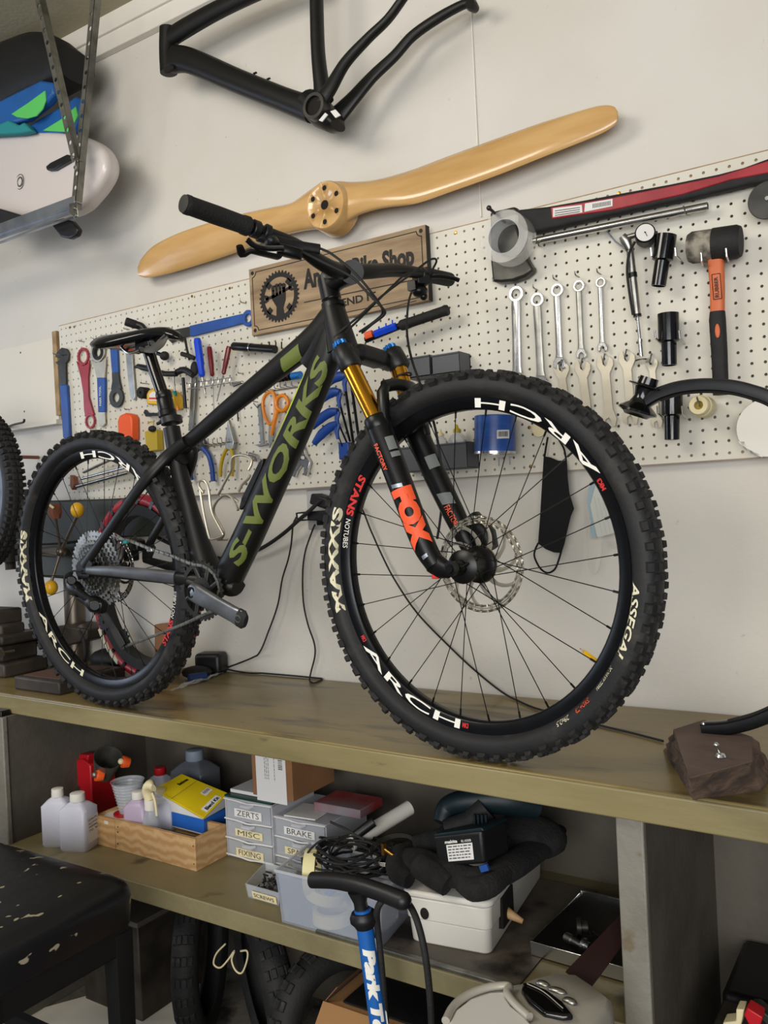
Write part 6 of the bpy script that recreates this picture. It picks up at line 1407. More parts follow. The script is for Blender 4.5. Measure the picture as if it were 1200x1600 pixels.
b = PZ(125, 1324, ZS); hB = P(117, 1238, b.y).z - ZS
jug('alcohol_bottle', 'half-full frosted bottle with a side label, the right and front of the pair', b, .042, .034, hB, .35, 'bottle_frost', 'white_plastic', 'x', text=['ISOPROPYL', 'ALCOHOL', 'WARNING', '70 %'], grp=G2)
# red oil jug
t = T('red_oil_jug', 'red plastic oil jug with a handle hole behind the clear bottles', 'jug', Vector((P(118, 1280, -.2).x, -.2, ZS)))
mb = MB().prism(Ptr([(88, 1212), (100, 1190), (128, 1186), (141, 1196), (144, 1260), (144, 1300), (118, 1302), (118, 1262), (124, 1262), (124, 1230), (108, 1226), (104, 1213), (96, 1213), (92, 1226)], -.26), (0, .09, 0))
mb.prism(Ptr([(122, 1178), (138, 1180), (136, 1192), (122, 1190)], -.25), (0, .03, 0)); mb.v = [Vector((v.x, v.y, max(v.z, ZS + .001))) for v in mb.v]; rj = O('body', mb, 'red_plastic', t, bevel=.004)
O('hose', MB().tube(bez([P(86, 1228, -.27), P(88, 1214, -.27), P(94, 1208, -.27), (P(104, 1210, -.27))], 4), .0018), 'cream_plastic', t)
# pine crate
A = PZ(307, 1362, ZS); Bc = PZ(147, 1318, ZS); Cc = PZ(356, 1336, ZS); zt = hz(A, 307, 1312)
ub = (Bc - A); vb = (Cc - A)
cr_ = T('pine_crate', 'open pine wood crate on the shelf holding bottles and a yellow box', 'crate', A + (ub + vb) / 2)
ubn, vbn = ub.normalized(), vb.normalized(); thk = .011
def plank(p, q, z0, z1, inw, nm='plank'): O(nm, MB().prism([Vector((p.x, p.y, z0)), Vector((q.x, q.y, z0)), Vector((q.x, q.y, z0)) + inw, Vector((p.x, p.y, z0)) + inw], (0, 0, z1 - z0)), 'pine', cr_, bevel=.001)
S0 = PZ(181, 1327, ZS)
plank(A, S0 + (A - S0).normalized() * .0008, ZS, zt, vbn * thk); plank(S0 - (A - S0).normalized() * .0008, Bc, ZS, zt - .002, vbn * thk)
plank(A - ubn * 0 + vbn * thk, Cc, ZS, zt, ubn * thk); plank(Bc + vbn * thk, Bc + vb, ZS, zt - .004, -ubn * thk); plank(Cc + ubn * thk, Bc + vb - ubn * thk, ZS, zt, -vbn * thk)
O('plank', MB().prism([A + ubn * thk + vbn * thk, Bc - ubn * thk + vbn * thk, Bc + vb - ubn * thk - vbn * thk, Cc + ubn * thk - vbn * thk], (0, 0, .008)), 'pine', cr_)
for (x, y) in ((302, 1322), (303, 1350), (184, 1292), (184, 1300), (184, 1318)): 
    d = ray(x, y); nrm = Vector((ub.y, -ub.x, 0)).normalized(); tt = (A - CAM).dot(nrm) / d.dot(nrm); O('nail', MB().ball(CAM + d * tt, .0018, 6, 4), 'gunmetal', cr_)
def inC(u, v, z=.010): p = A + ub * u + vb * v; return Vector((p.x, p.y, ZS + z))
# tub, cups, steel cup, orange caps
t = T('white_tub', 'white round tub with a red band at the left end of the crate', 'tub', inC(.86, .45))
r_ = .048; c2 = inC(.86, .45); zz = hz(c2, 165, 1268) - c2.z
O('tub', MB().lathe([(0, 0), (r_ * .9, 0), (r_, zz - .01), (r_ * 1.05, zz - .008), (r_ * 1.05, zz), (r_ * .95, zz + .002), (0, zz)], c2, (0, 0, 1), 28), 'white_plastic', t); O('red_band', MB().ring(c2 + Vector((.01, .01, zz + .004)), (0, 0, 1), r_ * .7, r_ * .3, .004), 'red_plastic', t)
cb2 = c2 + Vector((.01, .02, zz + .006)); tp_ = hz(cb2, 162, 1212) - cb2.z
t = T('stacked_cups', 'stack of ribbed clear plastic cups standing in the crate', 'cups', cb2)
mb = MB(); prof = [(.026, 0)]
for k in range(9): prof += [(.027 + .0018 * k, tp_ * (.1 + .1 * k)), (.0285 + .0018 * k, tp_ * (.11 + .1 * k)), (.0275 + .0018 * k, tp_ * (.13 + .1 * k))]
prof += [(.046, tp_)]; O('cups', mb.lathe(prof + [(r - .002, h) for r, h in prof[::-1]], cb2, (0, 0, 1), 28, closed=True), 'clear_plastic', t)
gb = P(166, 1196, cb2.y); t = T('steel_cup', 'dented grey metal cup tipped over on the clear cups', 'cup', gb)
tcup = t; O('cup', MB().lathe([(0, -.04), (.026, -.04), (.040, .035), (.0385, .035), (.025, -.036), (0, -.036)], gb, Vector((.55, -.2, .75)), 28), 'steel_dull', t)
for (x, y, lab, cc) in ((150, 1211, 'orange cap with a grey middle on the clear cups', 'steel_dull'), (191, 1190, 'orange cap with a cream nozzle beside the steel cup', 'cream_plastic')):
    p = P(x, y, cb2.y - .04 if x < 170 else cb2.y + .01); t = tcup; O('orange_clip', MB().lathe([(0, 0), (.016, 0), (.017, .003), (.0135, .02), (0, .02)], p, Vector((.4, .8, -.3)), 14), 'orange_plastic', t, smooth=30); O('clip_middle', MB().ball(p + Vector((0, -.004, .002)), .0085), cc, t)
jug('purple_bottle', 'bottle of pale purple liquid with a white cap in the crate', inC(.66, .42), .034, .028, .138, .35, mat('purple_liquid', 'B2A2B8', .3, alpha=.9), 'white_plastic', cz=ZS + .010)
jug('clear_jug', 'squat frosted jug behind the purple bottle', inC(.58, .85), .045, .03, .135, .5, 'bottle_frost', 'clear_plastic', cz=ZS + .010)
t = T('spray_bottle', 'glue bottle with a cream trigger nozzle in the crate', 'bottle', inC(.50, .30)); c2 = inC(.50, .30); hN = hz(c2, 236, 1262) - c2.z
O('body', MB().lathe([(0, 0), (.020, 0), (.022, .004), (.022, hN * .7), (.014, hN * .92), (.013, hN), (0, hN)], c2, (0, 0, 1), 20), 'clear_plastic', t); O('collar', MB().lathe([(.015, hN * .96), (.015, hN + .022), (0, hN + .022)], c2, (0, 0, 1), 16), 'white_plastic', t)
O('trigger_head', MB().sweep(bez([c2 + Vector((0, 0, hN + .02)), c2 + Vector((-.006, 0, hN + .045)), c2 + Vector((.004, -.004, hN + .062)), c2 + Vector((.028, -.01, hN + .058))], 4), lerpl([.014, .019, .017, .006], 4), .012, n=12), 'cream_plastic', t)
O('trigger', MB().tube(bez([c2 + Vector((.01, 0, hN + .04)), c2 + Vector((.024, -.004, hN + .02)), c2 + Vector((.030, -.006, hN - .015))], 4), .0035), 'cream_plastic', t)
# blue and yellow box
zb0 = ZS + .052
f0, f1, f2 = PZ(319, 1304, zb0), PZ(254, 1287, zb0), PZ(353, 1286, zb0); f3 = f1 + (f2 - f0); hb_ = hz(f0, 318, 1281) - zb0
t = T('yellow_blue_box', 'yellow and blue cardboard box lying in the crate', 'box', (f0 + f3) / 2)
O('blue_base', MB().prism([f0, f1, f3, f2], (0, 0, hb_)), mat('box_blue', '2460B8', .5), t, bevel=.001)
O('white_band', MB().prism([p + Vector((0, 0, -.001)) for p in (f0, f1, f3, f2)], (0, 0, .003)), 'label_white', t)
g0, g1, g2 = f0 + Vector((0, 0, hb_ + .001)), f1 + Vector((0, 0, hb_ + .001)), f2 + Vector((0, 0, hb_ + .004)); g3 = f3 + Vector((0, 0, hb_ + .004))
lift = Vector((0, 0, .034)); tk = Vector((0, 0, .004)); dr = (f3 - f1)
Ld = [g0 + tk, P(240, 1233, f1.y), P(284, 1209, f3.y), P(356, 1239, f2.y)]
O('yellow_lid', MB().hexa([p - tk for p in Ld], Ld), mat('box_yellow', 'D7BE14', .5, col2='CBB013', ns=12), t, bevel=.0008)
O('white_flap', MB().add([Ld[0] - tk, Ld[1] - tk, g1, g0], [(0, 1, 2, 3)]).add([Ld[1] - tk, Ld[2] - tk, g3, g1], [(0, 1, 2, 3)]).add([Ld[0] - tk, Ld[3] - tk, g2, g0], [(0, 1, 2, 3)]), 'label_white', t, smooth=0)
up_ = Vector((0, 0, .0008))
def lid(u, v): return Ld[1].lerp(Ld[0], u).lerp(Ld[2].lerp(Ld[3], u), v) + up_
O('lettering', text_on('Beckman', lambda u, v: lid(.30 - .22 * 0 + .06 * v, .86 - .34 * u) if 0 else lid(.16 + .07 * (1 - v), .55 + .33 * u), bold=.04), 'black_metal', t, smooth=0, recalc=False, label='black lettering')
O('lid_sticker', MB().add([lid(.86, .18), lid(.98, .18), lid(.98, .78), lid(.86, .78)][::1], [(0, 1, 2, 3)]), 'label_white', t, recalc=False); O('lettering', text_on('Blend Kit', lambda u, v: lid(.965 - .07 * v, .24 + .5 * u) + up_, bold=.04), 'black_metal', t, smooth=0, recalc=False)
O('barcode_sticker', MB().add([lid(.62, .62), lid(.74, .62), lid(.74, .90), lid(.62, .90)], [(0, 1, 2, 3)]), 'label_white', t, recalc=False)
mb = MB()
for k in range(9): v = .65 + k * .025; mb.add([lid(.64, v) + up_, lid(.70, v) + up_, lid(.70, v + .012) + up_, lid(.64, v + .012) + up_], [(0, 1, 2, 3)])
O('barcode', mb, 'paper_print', t, smooth=0, recalc=False)
O('fold_line', MB().tube([lid(.36, 0), lid(.36, 1)], .0006, n=4), 'cardboard', t)
S('black_pouch', MB().box(inC(.34, .50, .032), (.15, .05, .035), Matrix.Rotation(math.atan2(ub.y, ub.x), 3, 'Z')), 'black_plastic', 'dark tool pouch at the bottom of the crate', 'pouch', bevel=.01)
# dark jugs behind
jug('grey_jug', 'translucent grey jug with a grey cap at the back behind the yellow box', PX(305, 1290, -1.42) if 0 else Vector((P(307, 1240, -.12).x, -.12, ZS)), .06, .045, P(307, 1172, -.12).z - ZS, .1, mat('jug_grey', '5B6068', .35, alpha=.9), mat('cap_grey', '7A8490', .5))
jug('red_cap_bottle', 'clear bottle with a red cap at the back of the shelf', Vector((P(252, 1240, -.16).x, -.16, ZS)), .04, .03, P(252, 1199, -.16).z - ZS, .1, 'bottle_frost', 'red_plastic')
# drawer units
def drawers(name, lab, x0_, x1_, ys, yb, base, depth_, words, grp):
    b0 = PZ(*base, ZS); Y = b0.y; X0, X1 = P(x0_, yb, Y).x, P(x1_, yb, Y).x; zs = [P(x0_, y, Y).z for y in ys]; zs[-1] = ZS; H = zs[0]
    t = T(name, lab, 'drawer unit', ((X0 + X1) / 2, Y + depth_ / 2, ZS), grp)
    mb = MB().box(((X0 + X1) / 2, Y + depth_ / 2, H - .003), (X1 - X0, depth_, .006)).box((X0 + .002, Y + depth_ / 2, (H + ZS) / 2), (.004, depth_, H - ZS - .001)).box((X1 - .002, Y + depth_ / 2, (H + ZS) / 2), (.004, depth_, H - ZS - .001)).box(((X0 + X1) / 2, Y + depth_ - .002, (H + ZS) / 2), (X1 - X0 - .008, .003, H - ZS - .01))
    for z in zs[1:-1] + [ZS + .003]: mb.box(((X0 + X1) / 2, Y + depth_ / 2, z), (X1 - X0 - .001, depth_ - .001, .005))
    O('case', mb, 'frost', t, bevel=.0012)
    for z in [H - .003] + zs[1:-1] + [ZS + .0075]: O('front_rail', MB().sweep(bez([Vector((X0, Y - .002, z)), Vector((X0 + (X1 - X0) * .3, Y - .003, z - .001)), Vector(((X0 + X1) / 2, Y - .003, z - .004)), Vector((X0 + (X1 - X0) * .7, Y - .003, z - .001)), Vector((X1, Y - .002, z))], 4), .0028, .002, n=6), 'label_white', t)
    for i in range(len(zs) - 1):
        z1, z0 = zs[i] - .005, zs[i + 1] + .003; w_ = X1 - X0 - .012; xc = (X0 + X1) / 2
        d_ = O('drawer', MB().box((xc, Y + .001, (z0 + z1) / 2), (w_, .003, z1 - z0)).box((xc, Y + depth_ / 2, z0 + .001), (w_, depth_ - .02, .002)).box((xc - w_ / 2, Y + depth_ / 2, (z0 + z1) / 2), (.002, depth_ - .02, (z1 - z0) * .8)).box((xc + w_ / 2, Y + depth_ / 2, (z0 + z1) / 2), (.002, depth_ - .02, (z1 - z0) * .8)), 'clear_plastic', t)
        O('handle', MB().sweep([Vector((xc - .022, Y - .002, z1 - .004)), Vector((xc - .012, Y - .010, z1 - .007)), Vector((xc + .012, Y - .010, z1 - .007)), Vector((xc + .022, Y - .002, z1 - .004))], [.003, .006, .006, .003], n=8), 'frost', d_)
        hl_ = (z1 - z0) * .46; zc = z0 + (z1 - z0) * .36; xl = xc
        O('paper_label', MB().box((xl, Y - .0016, zc), (w_ * .62, .001, hl_)), 'cream_plastic' if i else 'label_white', d_)
        O('lettering', text_on(words[i], lambda u, v: Vector((xl + (u - .5) * w_ * .5, Y - .0026, zc + (v - .5) * hl_ * .7))), 'paper_print', d_, smooth=0, recalc=False)
    return X0, X1, Y, H
U1 = drawers('small_drawer_unit', 'clear three-drawer plastic unit left of the pair, under the shipping box', 353, 426, [1245, 1277, 1306, 1337], 1290, (360, 1338), .17, ['ZERTS', 'MISC', 'FIXING'], 'clear plastic drawer units')
O_ = S('green_sheet', MB().box(((U1[0] + U1[1]) / 2, U1[2] + .085, U1[3] + .003), (U1[1] - U1[0], .17, .005)), mat('dark_green', '12382F', .4), 'dark green edged sheet lying on the left drawer unit', 'sheet')
S('white_pad', MB().box(((U1[0] + U1[1]) / 2, U1[2] + .095, U1[3] + .0105), (U1[1] - U1[0] - .004, .15, .009)), 'label_white', 'white flat pad on top of the left drawer unit', 'pad', bevel=.001)
U2 = drawers('small_drawer_unit', 'clear three-drawer plastic unit right of the pair, behind the cable bundle', 428, 510, [1273, 1304, 1334, 1365], 1300, (432, 1352), .17, ['BRAKE', 'SPARES', 'BOLTS'], 'clear plastic drawer units')
# shipping box with label
YB_ = min(U1[2], U2[2]) + .008; zb1 = max(U1[3] + .016, U2[3] + .006)
x0_, x1_ = P(396, 1250, YB_).x, P(459, 1262, YB_).x; zt_ = .845; zb1 = P(428, 1266, YB_).z
zb1 = max(zb1, U1[3] + .016)
t = T('shipping_box', 'tall brown shipping box with a white address label under the bench top', 'box', ((x0_ + x1_) / 2, YB_ + .08, zb1))
O('carton', MB().box(((x0_ + x1_) / 2, YB_ + .085, (zb1 + zt_) / 2), (x1_ - x0_, .17, zt_ - zb1)), 'cardboard', t, bevel=.001)
O('packing_tape', MB().box(((x0_ + x1_) / 2 - .003, YB_ - .0004, (zb1 + zt_) / 2), ((x1_ - x0_) * .52, .0006, zt_ - zb1 - .001)), 'cardboard_light', t)
lw = (x1_ - x0_) * .74; lx = (x0_ + x1_) / 2 - .002; lz0 = P(428, 1254, YB_).z; lz1 = zt_ - .002
O('address_label', MB().box((lx, YB_ - .0012, (lz0 + lz1) / 2), (lw, .0008, lz1 - lz0)), 'label_white', t)
def lb(u, v): return Vector((lx + (u - .5) * lw, YB_ - .0022, lz0 + (lz1 - lz0) * v))
O('print_block', MB().add([lb(.16, .66), lb(.34, .66), lb(.34, .90), lb(.16, .90)], [(0, 1, 2, 3)]), 'paper_print', t, recalc=False)
O('lettering', text_on('AUS', lambda u, v: lb(.19 + .12 * v, .89 - .21 * u) - YV * .0006, bold=.03), 'white_print', t, smooth=0, recalc=False)
mb = MB(); random.seed(9); v = .45
while v < .80: dv = random.choice((.006, .012)); mb.add([lb(.76, v), lb(.90, v), lb(.90, v + dv), lb(.76, v + dv)], [(0, 1, 2, 3)]); v += dv + .01
for u in (.30, .36, .42, .62): 
    v = .30
    while v < .6: dv = random.uniform(.02, .05); mb.add([lb(u, v), lb(u + .015, v), lb(u + .015, v + dv), lb(u, v + dv)], [(0, 1, 2, 3)]); v += dv + .012
O('label_print', mb, 'paper_print', t, smooth=0, recalc=False)
xx = P(540, 1262, YB_ + .05)
S('red_clear_case', MB().box((U2[1] - .01, YB_ + .11, U2[3] + .015), (.14, .10, .022)), mat('case_red', '8E2F30', .4, col2='8A8A90', ns=4), 'flat clear and red plastic case on the right drawer unit', 'case', bevel=.002)
S('white_card', MB().box((U2[0] + .075, U2[2] + .05, U2[3] + .0028), (.09, .09, .003), Matrix.Rotation(.1, 3, 'Z')), 'label_white', 'grubby white card on top of the right drawer unit', 'card')
# parts tray
A1, B1, C1_ = PZ(388, 1402, ZS), PZ(436, 1416, ZS), PZ(416, 1370, ZS)
def openbox(t, A_, B_, C_, h, mt, tap=.10, th=.0022, nm='tray', lipr=None):
    """A front left, B front right, C back left; thin walled box, wider at the rim"""
    D_ = B_ + (C_ - A_); cen = (A_ + D_) / 2; q = [A_, B_, D_, C_]; o = [cen + (p - cen) * (1 + tap) + Vector((0, 0, h)) for p in q]
    i_ = [cen + (p - cen) * (1 - .04) + Vector((0, 0, th)) for p in q]; io = [cen + (p - cen) * (1 + tap - .04) + Vector((0, 0, h)) for p in q]
    mb = MB(); mb.add(q + o + io + i_, [(0, 3, 2, 1)] + [(k, (k + 1) % 4, 4 + (k + 1) % 4, 4 + k) for k in range(4)] + [(4 + k, 4 + (k + 1) % 4, 8 + (k + 1) % 4, 8 + k) for k in range(4)] + [(8 + k, 8 + (k + 1) % 4, 12 + (k + 1) % 4, 12 + k) for k in range(4)] + [(12, 13, 14, 15)])
    O(nm, mb, mt, t, smooth=0); return cen, o
t = T('parts_tray', 'small clear tray of screws and bits at the shelf edge', 'tray', (A1 + B1) / 2)
cen, oo = openbox(t, A1, B1, C1_, P(380, 1378, A1.y).z - ZS, 'clear_plastic')
mb = MB(); random.seed(4)
for k in range(70):
    p = A1 + (B1 - A1) * random.uniform(.12, .95) + (C1_ - A1) * random.uniform(.1, .9) + Vector((0, 0, .006 + random.random() * .014)); d = Vector((random.uniform(-1, 1), random.uniform(-1, 1), random.uniform(-.5, .8))).normalized() * .008; mb.cyl(p - d, p + d, .0022, n=5)
S('screws', mb, 'gunmetal', 'jumble of small dark screws and bits in the clear tray', 'screws', kind='stuff')
O('paper_label', MB().prism([A1.lerp(B1, .2) + Vector((0, -.004, .005)), A1.lerp(B1, .98) + Vector((0, -.004, .005)), A1.lerp(B1, .98) + Vector((0, -.007, .022)), A1.lerp(B1, .2) + Vector((0, -.007, .022))], (0, -.0006, 0)), 'cream_plastic', t)
O('lettering', text_on('SCREWS', lambda u, v: A1.lerp(B1, .26 + .65 * u) + Vector((0, -.0055 - .002 * v, .009 + .009 * v)) - YV * .001), 'paper_print', t, smooth=0, recalc=False)
# big translucent bin with tape rolls
A2, B2_, C2 = PZ(441, 1441, ZS), PZ(596, 1484, ZS), PZ(492, 1395, ZS)
t = T('translucent_bin', 'large translucent plastic bin of masking tape rolls at the shelf edge', 'bin', (A2 + B2_) / 2)
hb3 = P(428, 1358, A2.y).z - ZS
cen, oo = openbox(t, A2, B2_, C2, hb3, mat('bin_clear', 'B4BCCB', .3, alpha=.38), .07, .003, 'bin')
mb = MB()
for k in range(4): mb.tube([oo[k], oo[(k + 1) % 4]], .0032, n=6)
O('rim', mb, 'frost', t)
def roll(lab, cp, ax_, r, w_, nm='tape_roll'): S(nm, MB().lathe([(r, 0), (r, w_), (r * .78, w_), (r * .78, 0)], cp, ax_, 32, closed=True), 'white_tape', lab, 'tape roll', 'masking tape rolls in the bin')
uA = (B2_ - A2).normalized(); vA = Vector((-uA.y, uA.x, 0))
p = A2.lerp(B2_, .13) + vA * .05 + Vector((0, 0, .095)); roll('yellow masking tape roll standing on edge at the left of the bin', p, uA * 1 + vA * .5, .048, .026)
p = A2.lerp(B2_, .27) + vA * .060 + Vector((0, 0, .042)); roll('masking tape roll tilted in the middle of the bin front', p, Vector((.25, .15, 1)), .042, .024)
p = A2.lerp(B2_, .40) + vA * .048 + Vector((0, 0, .006)); roll('masking tape roll lying flat on the bin floor', p, Vector((0, 0, 1)), .044, .026)
p = A2.lerp(B2_, .48) + vA * .02
S('blue_strip', MB().box(A2.lerp(B2_, .42) + vA * .05 + Vector((0, 0, .075)), (.012, .03, .07), Matrix.Rotation(.7, 3, 'Y')), 'blue_vinyl', 'dark blue strip leaning inside the bin', 'strip')
S('white_bag', MB().box(A2.lerp(B2_, .80) + vA * .06 + Vector((0, 0, .055)), (.085, .08, .09), Matrix.Rotation(math.atan2(uA.y, uA.x), 3, 'Z')), 'frost', 'white crinkled plastic bag at the right end of the bin', 'bag', bevel=.02, seg=3)
# cable bundle
random.seed(21); mb = MB(); cc = (oo[0] + oo[1] + oo[2] + oo[3]) / 4 + Vector((.02, .03, .012))
cpx = P(556, 1342, cc.y); cc = Vector((cpx.x, cc.y, max(cpx.z, oo[0].z + .012)))
t = T('cable_bundle', 'tangled bundle of coiled black cables heaped on the bin', 'cables', cc)
for k in range(15):
    rx, ry = random.uniform(.055, .095), random.uniform(.05, .085); o_ = Vector((random.uniform(-.02, .02), random.uniform(-.02, .02), random.uniform(-.012, .022))); ph = random.uniform(0, 6); tl = random.uniform(-.15, .15); tl2 = random.uniform(-.12, .12)
    pts = [cc + o_ + Vector((rx * math.cos(a), ry * math.sin(a), tl * rx * math.cos(a) + tl2 * ry * math.sin(a) + .006 * math.sin(3 * a + ph))) for a in [ph + 5.6 * j / 22 for j in range(23)]]
    O('coil', MB().tube(pts, random.choice((.0022, .0026, .003)), n=7), 'black_rubber', t)
for q_ in ([(516, 1284), (540, 1295), (556, 1305), (570, 1312)], [(474, 1345), (486, 1326), (505, 1312), (530, 1308)], [(472, 1340), (476, 1358), (500, 1368), (545, 1372)]): O('loose_cable', MB().tube(bez([P(x, y, cc.y - .06) for x, y in q_], 5), .0026, n=7), 'black_rubber', t)
c3 = cc + Vector((.085, .02, .022)); 
for k in range(3): O('silver_coil', MB().tube([c3 + Vector(((.045 + .003 * k) * math.cos(a), .05 * math.sin(a), .012 * math.sin(a) + .003 * k)) for a in [.2 + 5.9 * j / 26 for j in range(27)]], .0014, n=6), 'steel', t, label='thin silvery cable coil')
bp3 = P(600, 1326, cc.y - .03); O('brass_fitting', MB().cyl(bp3 + Vector((0, 0, -.012)), bp3 + Vector((0, 0, .012)), .0065, n=6).cyl(bp3, bp3 + Vector((.03, -.002, -.012)), .005), 'brass', t, smooth=20)
for i, (x, y, x2, y2, r, mt, lab) in enumerate(((548, 1318, 640, 1262, .017, 'white_plastic', 'white plastic tube lying at the back of the shelf'), (552, 1308, 584, 1284, .011, 'black_plastic', 'short black tube resting among the cables'))):
    a, b = P(x, y, cc.y + .05), P(x2, y2, cc.y + .20 if i == 0 else cc.y + .08); S('tube', MB().cyl(a, b, r, n=18), mt, lab, 'tube')
# white bin with gloves and battery tool
A3, B3_, C3 = PZ(648, 1474, ZS + .003), PZ(768, 1497, ZS + .003), None
C3e = PZ(868, 1394, ZS + .003); dC = C3e - B3_; dC = dC.normalized() * .40; h3 = P(770, 1422, B3_.y).z - ZS
t = T('white_storage_bin', 'white plastic storage bin topped with gloves on the lower shelf', 'bin', (A3 + B3_) / 2 + dC / 2)
A3 = B3_ - (B3_ - A3).normalized() * (B3_ - PZ(636, 1471, ZS + .003)).length
cen3 = (A3 + B3_ + dC) / 2; cen3.z = ZS + .003; ang = math.atan2((B3_ - A3).y, (B3_ - A3).x); hx = (B3_ - A3).length / 2; hy = .195
ctr = (A3 + B3_) / 2 + Vector((-math.sin(ang), math.cos(ang), 0)) * hy
mb = MB(); rbox(mb, ctr, hx * .94, hy * .96, ZS + .003, ZS + h3 * .55, .016, ang, 1.03); O('lower_body', mb, 'white_plastic', t, bevel=.003)
mb = MB(); rbox(mb, ctr, hx, hy, ZS + h3 * .55, ZS + h3, .016, ang, 1.02); O('upper_body', mb, 'white_plastic', t, bevel=.002)
mb = MB(); rbox(mb, ctr, hx * 1.06, hy * 1.03, ZS + h3, ZS + h3 + .014, .02, ang, 1.0); O('rim_lip', mb, 'white_plastic', t, bevel=.005)
ub3 = Vector((math.cos(ang), math.sin(ang), 0)); vb3 = Vector((-math.sin(ang), math.cos(ang), 0))
fq = ctr - vb3 * (hy + .002) - ub3 * hx * .52 + Vector((0, 0, 0)); fq.z = ZS + h3 * .70
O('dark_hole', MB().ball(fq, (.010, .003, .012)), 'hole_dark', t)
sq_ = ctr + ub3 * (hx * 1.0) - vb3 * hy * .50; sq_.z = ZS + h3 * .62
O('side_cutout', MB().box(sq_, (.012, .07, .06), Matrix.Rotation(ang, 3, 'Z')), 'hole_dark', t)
O('cork', MB().sweep([sq_ + Vector((0, 0, -.012)), sq_ + ub3 * .02 + Vector((0, 0, -.020)), sq_ + ub3 * .035 + Vector((0, 0, -.026))], [.012, .008, .005], n=10), 'pine', t)
zr = ZS + h3 + .014
def glove(lab, pts, rad):
    t_ = T('work_glove', lab, 'glove', pts[0][0], 'black knitted gloves')
    O('palm', MB().sweep(bez(pts[0], 5), lerpl(rad[0], 5), lerpl([r * .62 for r in rad[0]], 5), n=16), 'glove_black', t_)
    for q_, r in zip(pts[1:], rad[1:]): O('finger', MB().sweep(bez(q_, 4), lerpl(r, 4), n=12), 'glove_black', t_)
GY = A3.y + .01
g = lambda x, y, dy=0: P(x, y, GY + dy)
glove('black knitted work glove draped over the left rim of the white bin', [[g(628, 1340, .05), g(650, 1345, .04), g(690, 1362, .02), g(735, 1372, .02)], [g(640, 1330, .10), g(622, 1340, .04), g(622, 1362, .0), g(640, 1376, -.01)], [g(655, 1352), g(675, 1366, -.01), g(700, 1384, -.015)], [g(650, 1322, .10), g(690, 1312, .12), g(700, 1300, .14)]], [[.028, .038, .038, .032], [.020, .024, .023, .017], [.025, .025, .021], [.022, .026, .02]])
glove('black knitted work glove lying along the right rim of the white bin', [[g(720, 1370, .02), g(760, 1372, .03), g(800, 1352, .10), g(850, 1318, .24), g(872, 1296, .32)], [g(722, 1380, 0), g(740, 1390, -.01), g(765, 1384, 0), g(790, 1366, .05)]], [[.03, .036, .038, .032, .02], [.018, .022, .022, .017]])
# battery tool
by = GY + .02
t = T('cordless_tool', 'black and dark teal cordless power tool lying on the gloves', 'power tool', P(715, 1350, by))
bq = [P(676, 1306, by), P(752, 1298, by), P(757, 1350, by), P(684, 1356, by)]
O('battery', MB().prism(bq, (0.02, .075, 0)), 'black_plastic', t, bevel=.006, seg=3)
O('battery_top', MB().prism([P(678, 1303, by), P(752, 1293, by), P(756, 1299, by), P(678, 1308, by)], (.02, .07, 0)), 'tool_teal', t, bevel=.002)
fb = lambda u, v: bq[3].lerp(bq[2], u).lerp(bq[0].lerp(bq[1], u), v) - YV * .0012
O('rating_label', MB().add([fb(.26, .17), fb(.80, .17), fb(.80, .68), fb(.26, .68)], [(0, 1, 2, 3)]), 'label_white', t, recalc=False)
O('lettering', text_on('makita', lambda u, v: fb(.24 + .26 * u, .72 + .10 * v), bold=.03), 'white_print', t, smooth=0, recalc=False); O('lettering', text_on('BL1830B', lambda u, v: fb(.58 + .2 * u, .72 + .07 * v)), 'white_print', t, smooth=0, recalc=False)
mb = MB(); random.seed(2)
for r_ in range(5):
    u = .29
    while u < .74: w_ = random.uniform(.03, .09); v = .60 - r_ * .09; mb.add([fb(u, v) - YV * .0006, fb(min(.77, u + w_), v) - YV * .0006, fb(min(.77, u + w_), v + .035) - YV * .0006, fb(u, v + .035) - YV * .0006], [(0, 1, 2, 3)]); u += w_ + .02
O('label_print', mb, 'paper_print', t, smooth=0, recalc=False)
O('tool_body', MB().sweep(bez([P(690, 1286, by + .06), P(700, 1262, by + .08), P(730, 1252, by + .09), P(790, 1250, by + .12), P(840, 1262, by + .16)], 5), lerpl([.018, .022, .024, .030, .024], 5), lerpl([.02, .024, .026, .032, .026], 5), n=16), 'tool_teal', t)
O('handle', MB().sweep([P(700, 1300, by + .05), P(735, 1285, by + .07), P(760, 1262, by + .09)], [.026, .024, .028], n=14), 'black_rubber', t)
for k in range(4): O('vent_rib', MB().box(P(742 + k * 6, 1281, by + .045), (.004, .006, .022)), 'tool_teal', t)
S('blue_tag', MB().box(P(757, 1356, by - .01), (.018, .006, .012), Matrix.Rotation(-.4, 3, 'Y')), 'blue_vinyl', 'small blue tag beside the battery on the glove', 'tag')
S('dark_heap', MB().ball(Vector((P(820, 1290, GY + .22).x, GY + .24, zr + .045)), (.085, .06, .045)).ball(Vector((P(780, 1290, GY + .20).x, GY + .20, zr + .03)), (.06, .05, .035)), 'glove_black', 'black cloth heap behind the cordless tool', 'cloth')
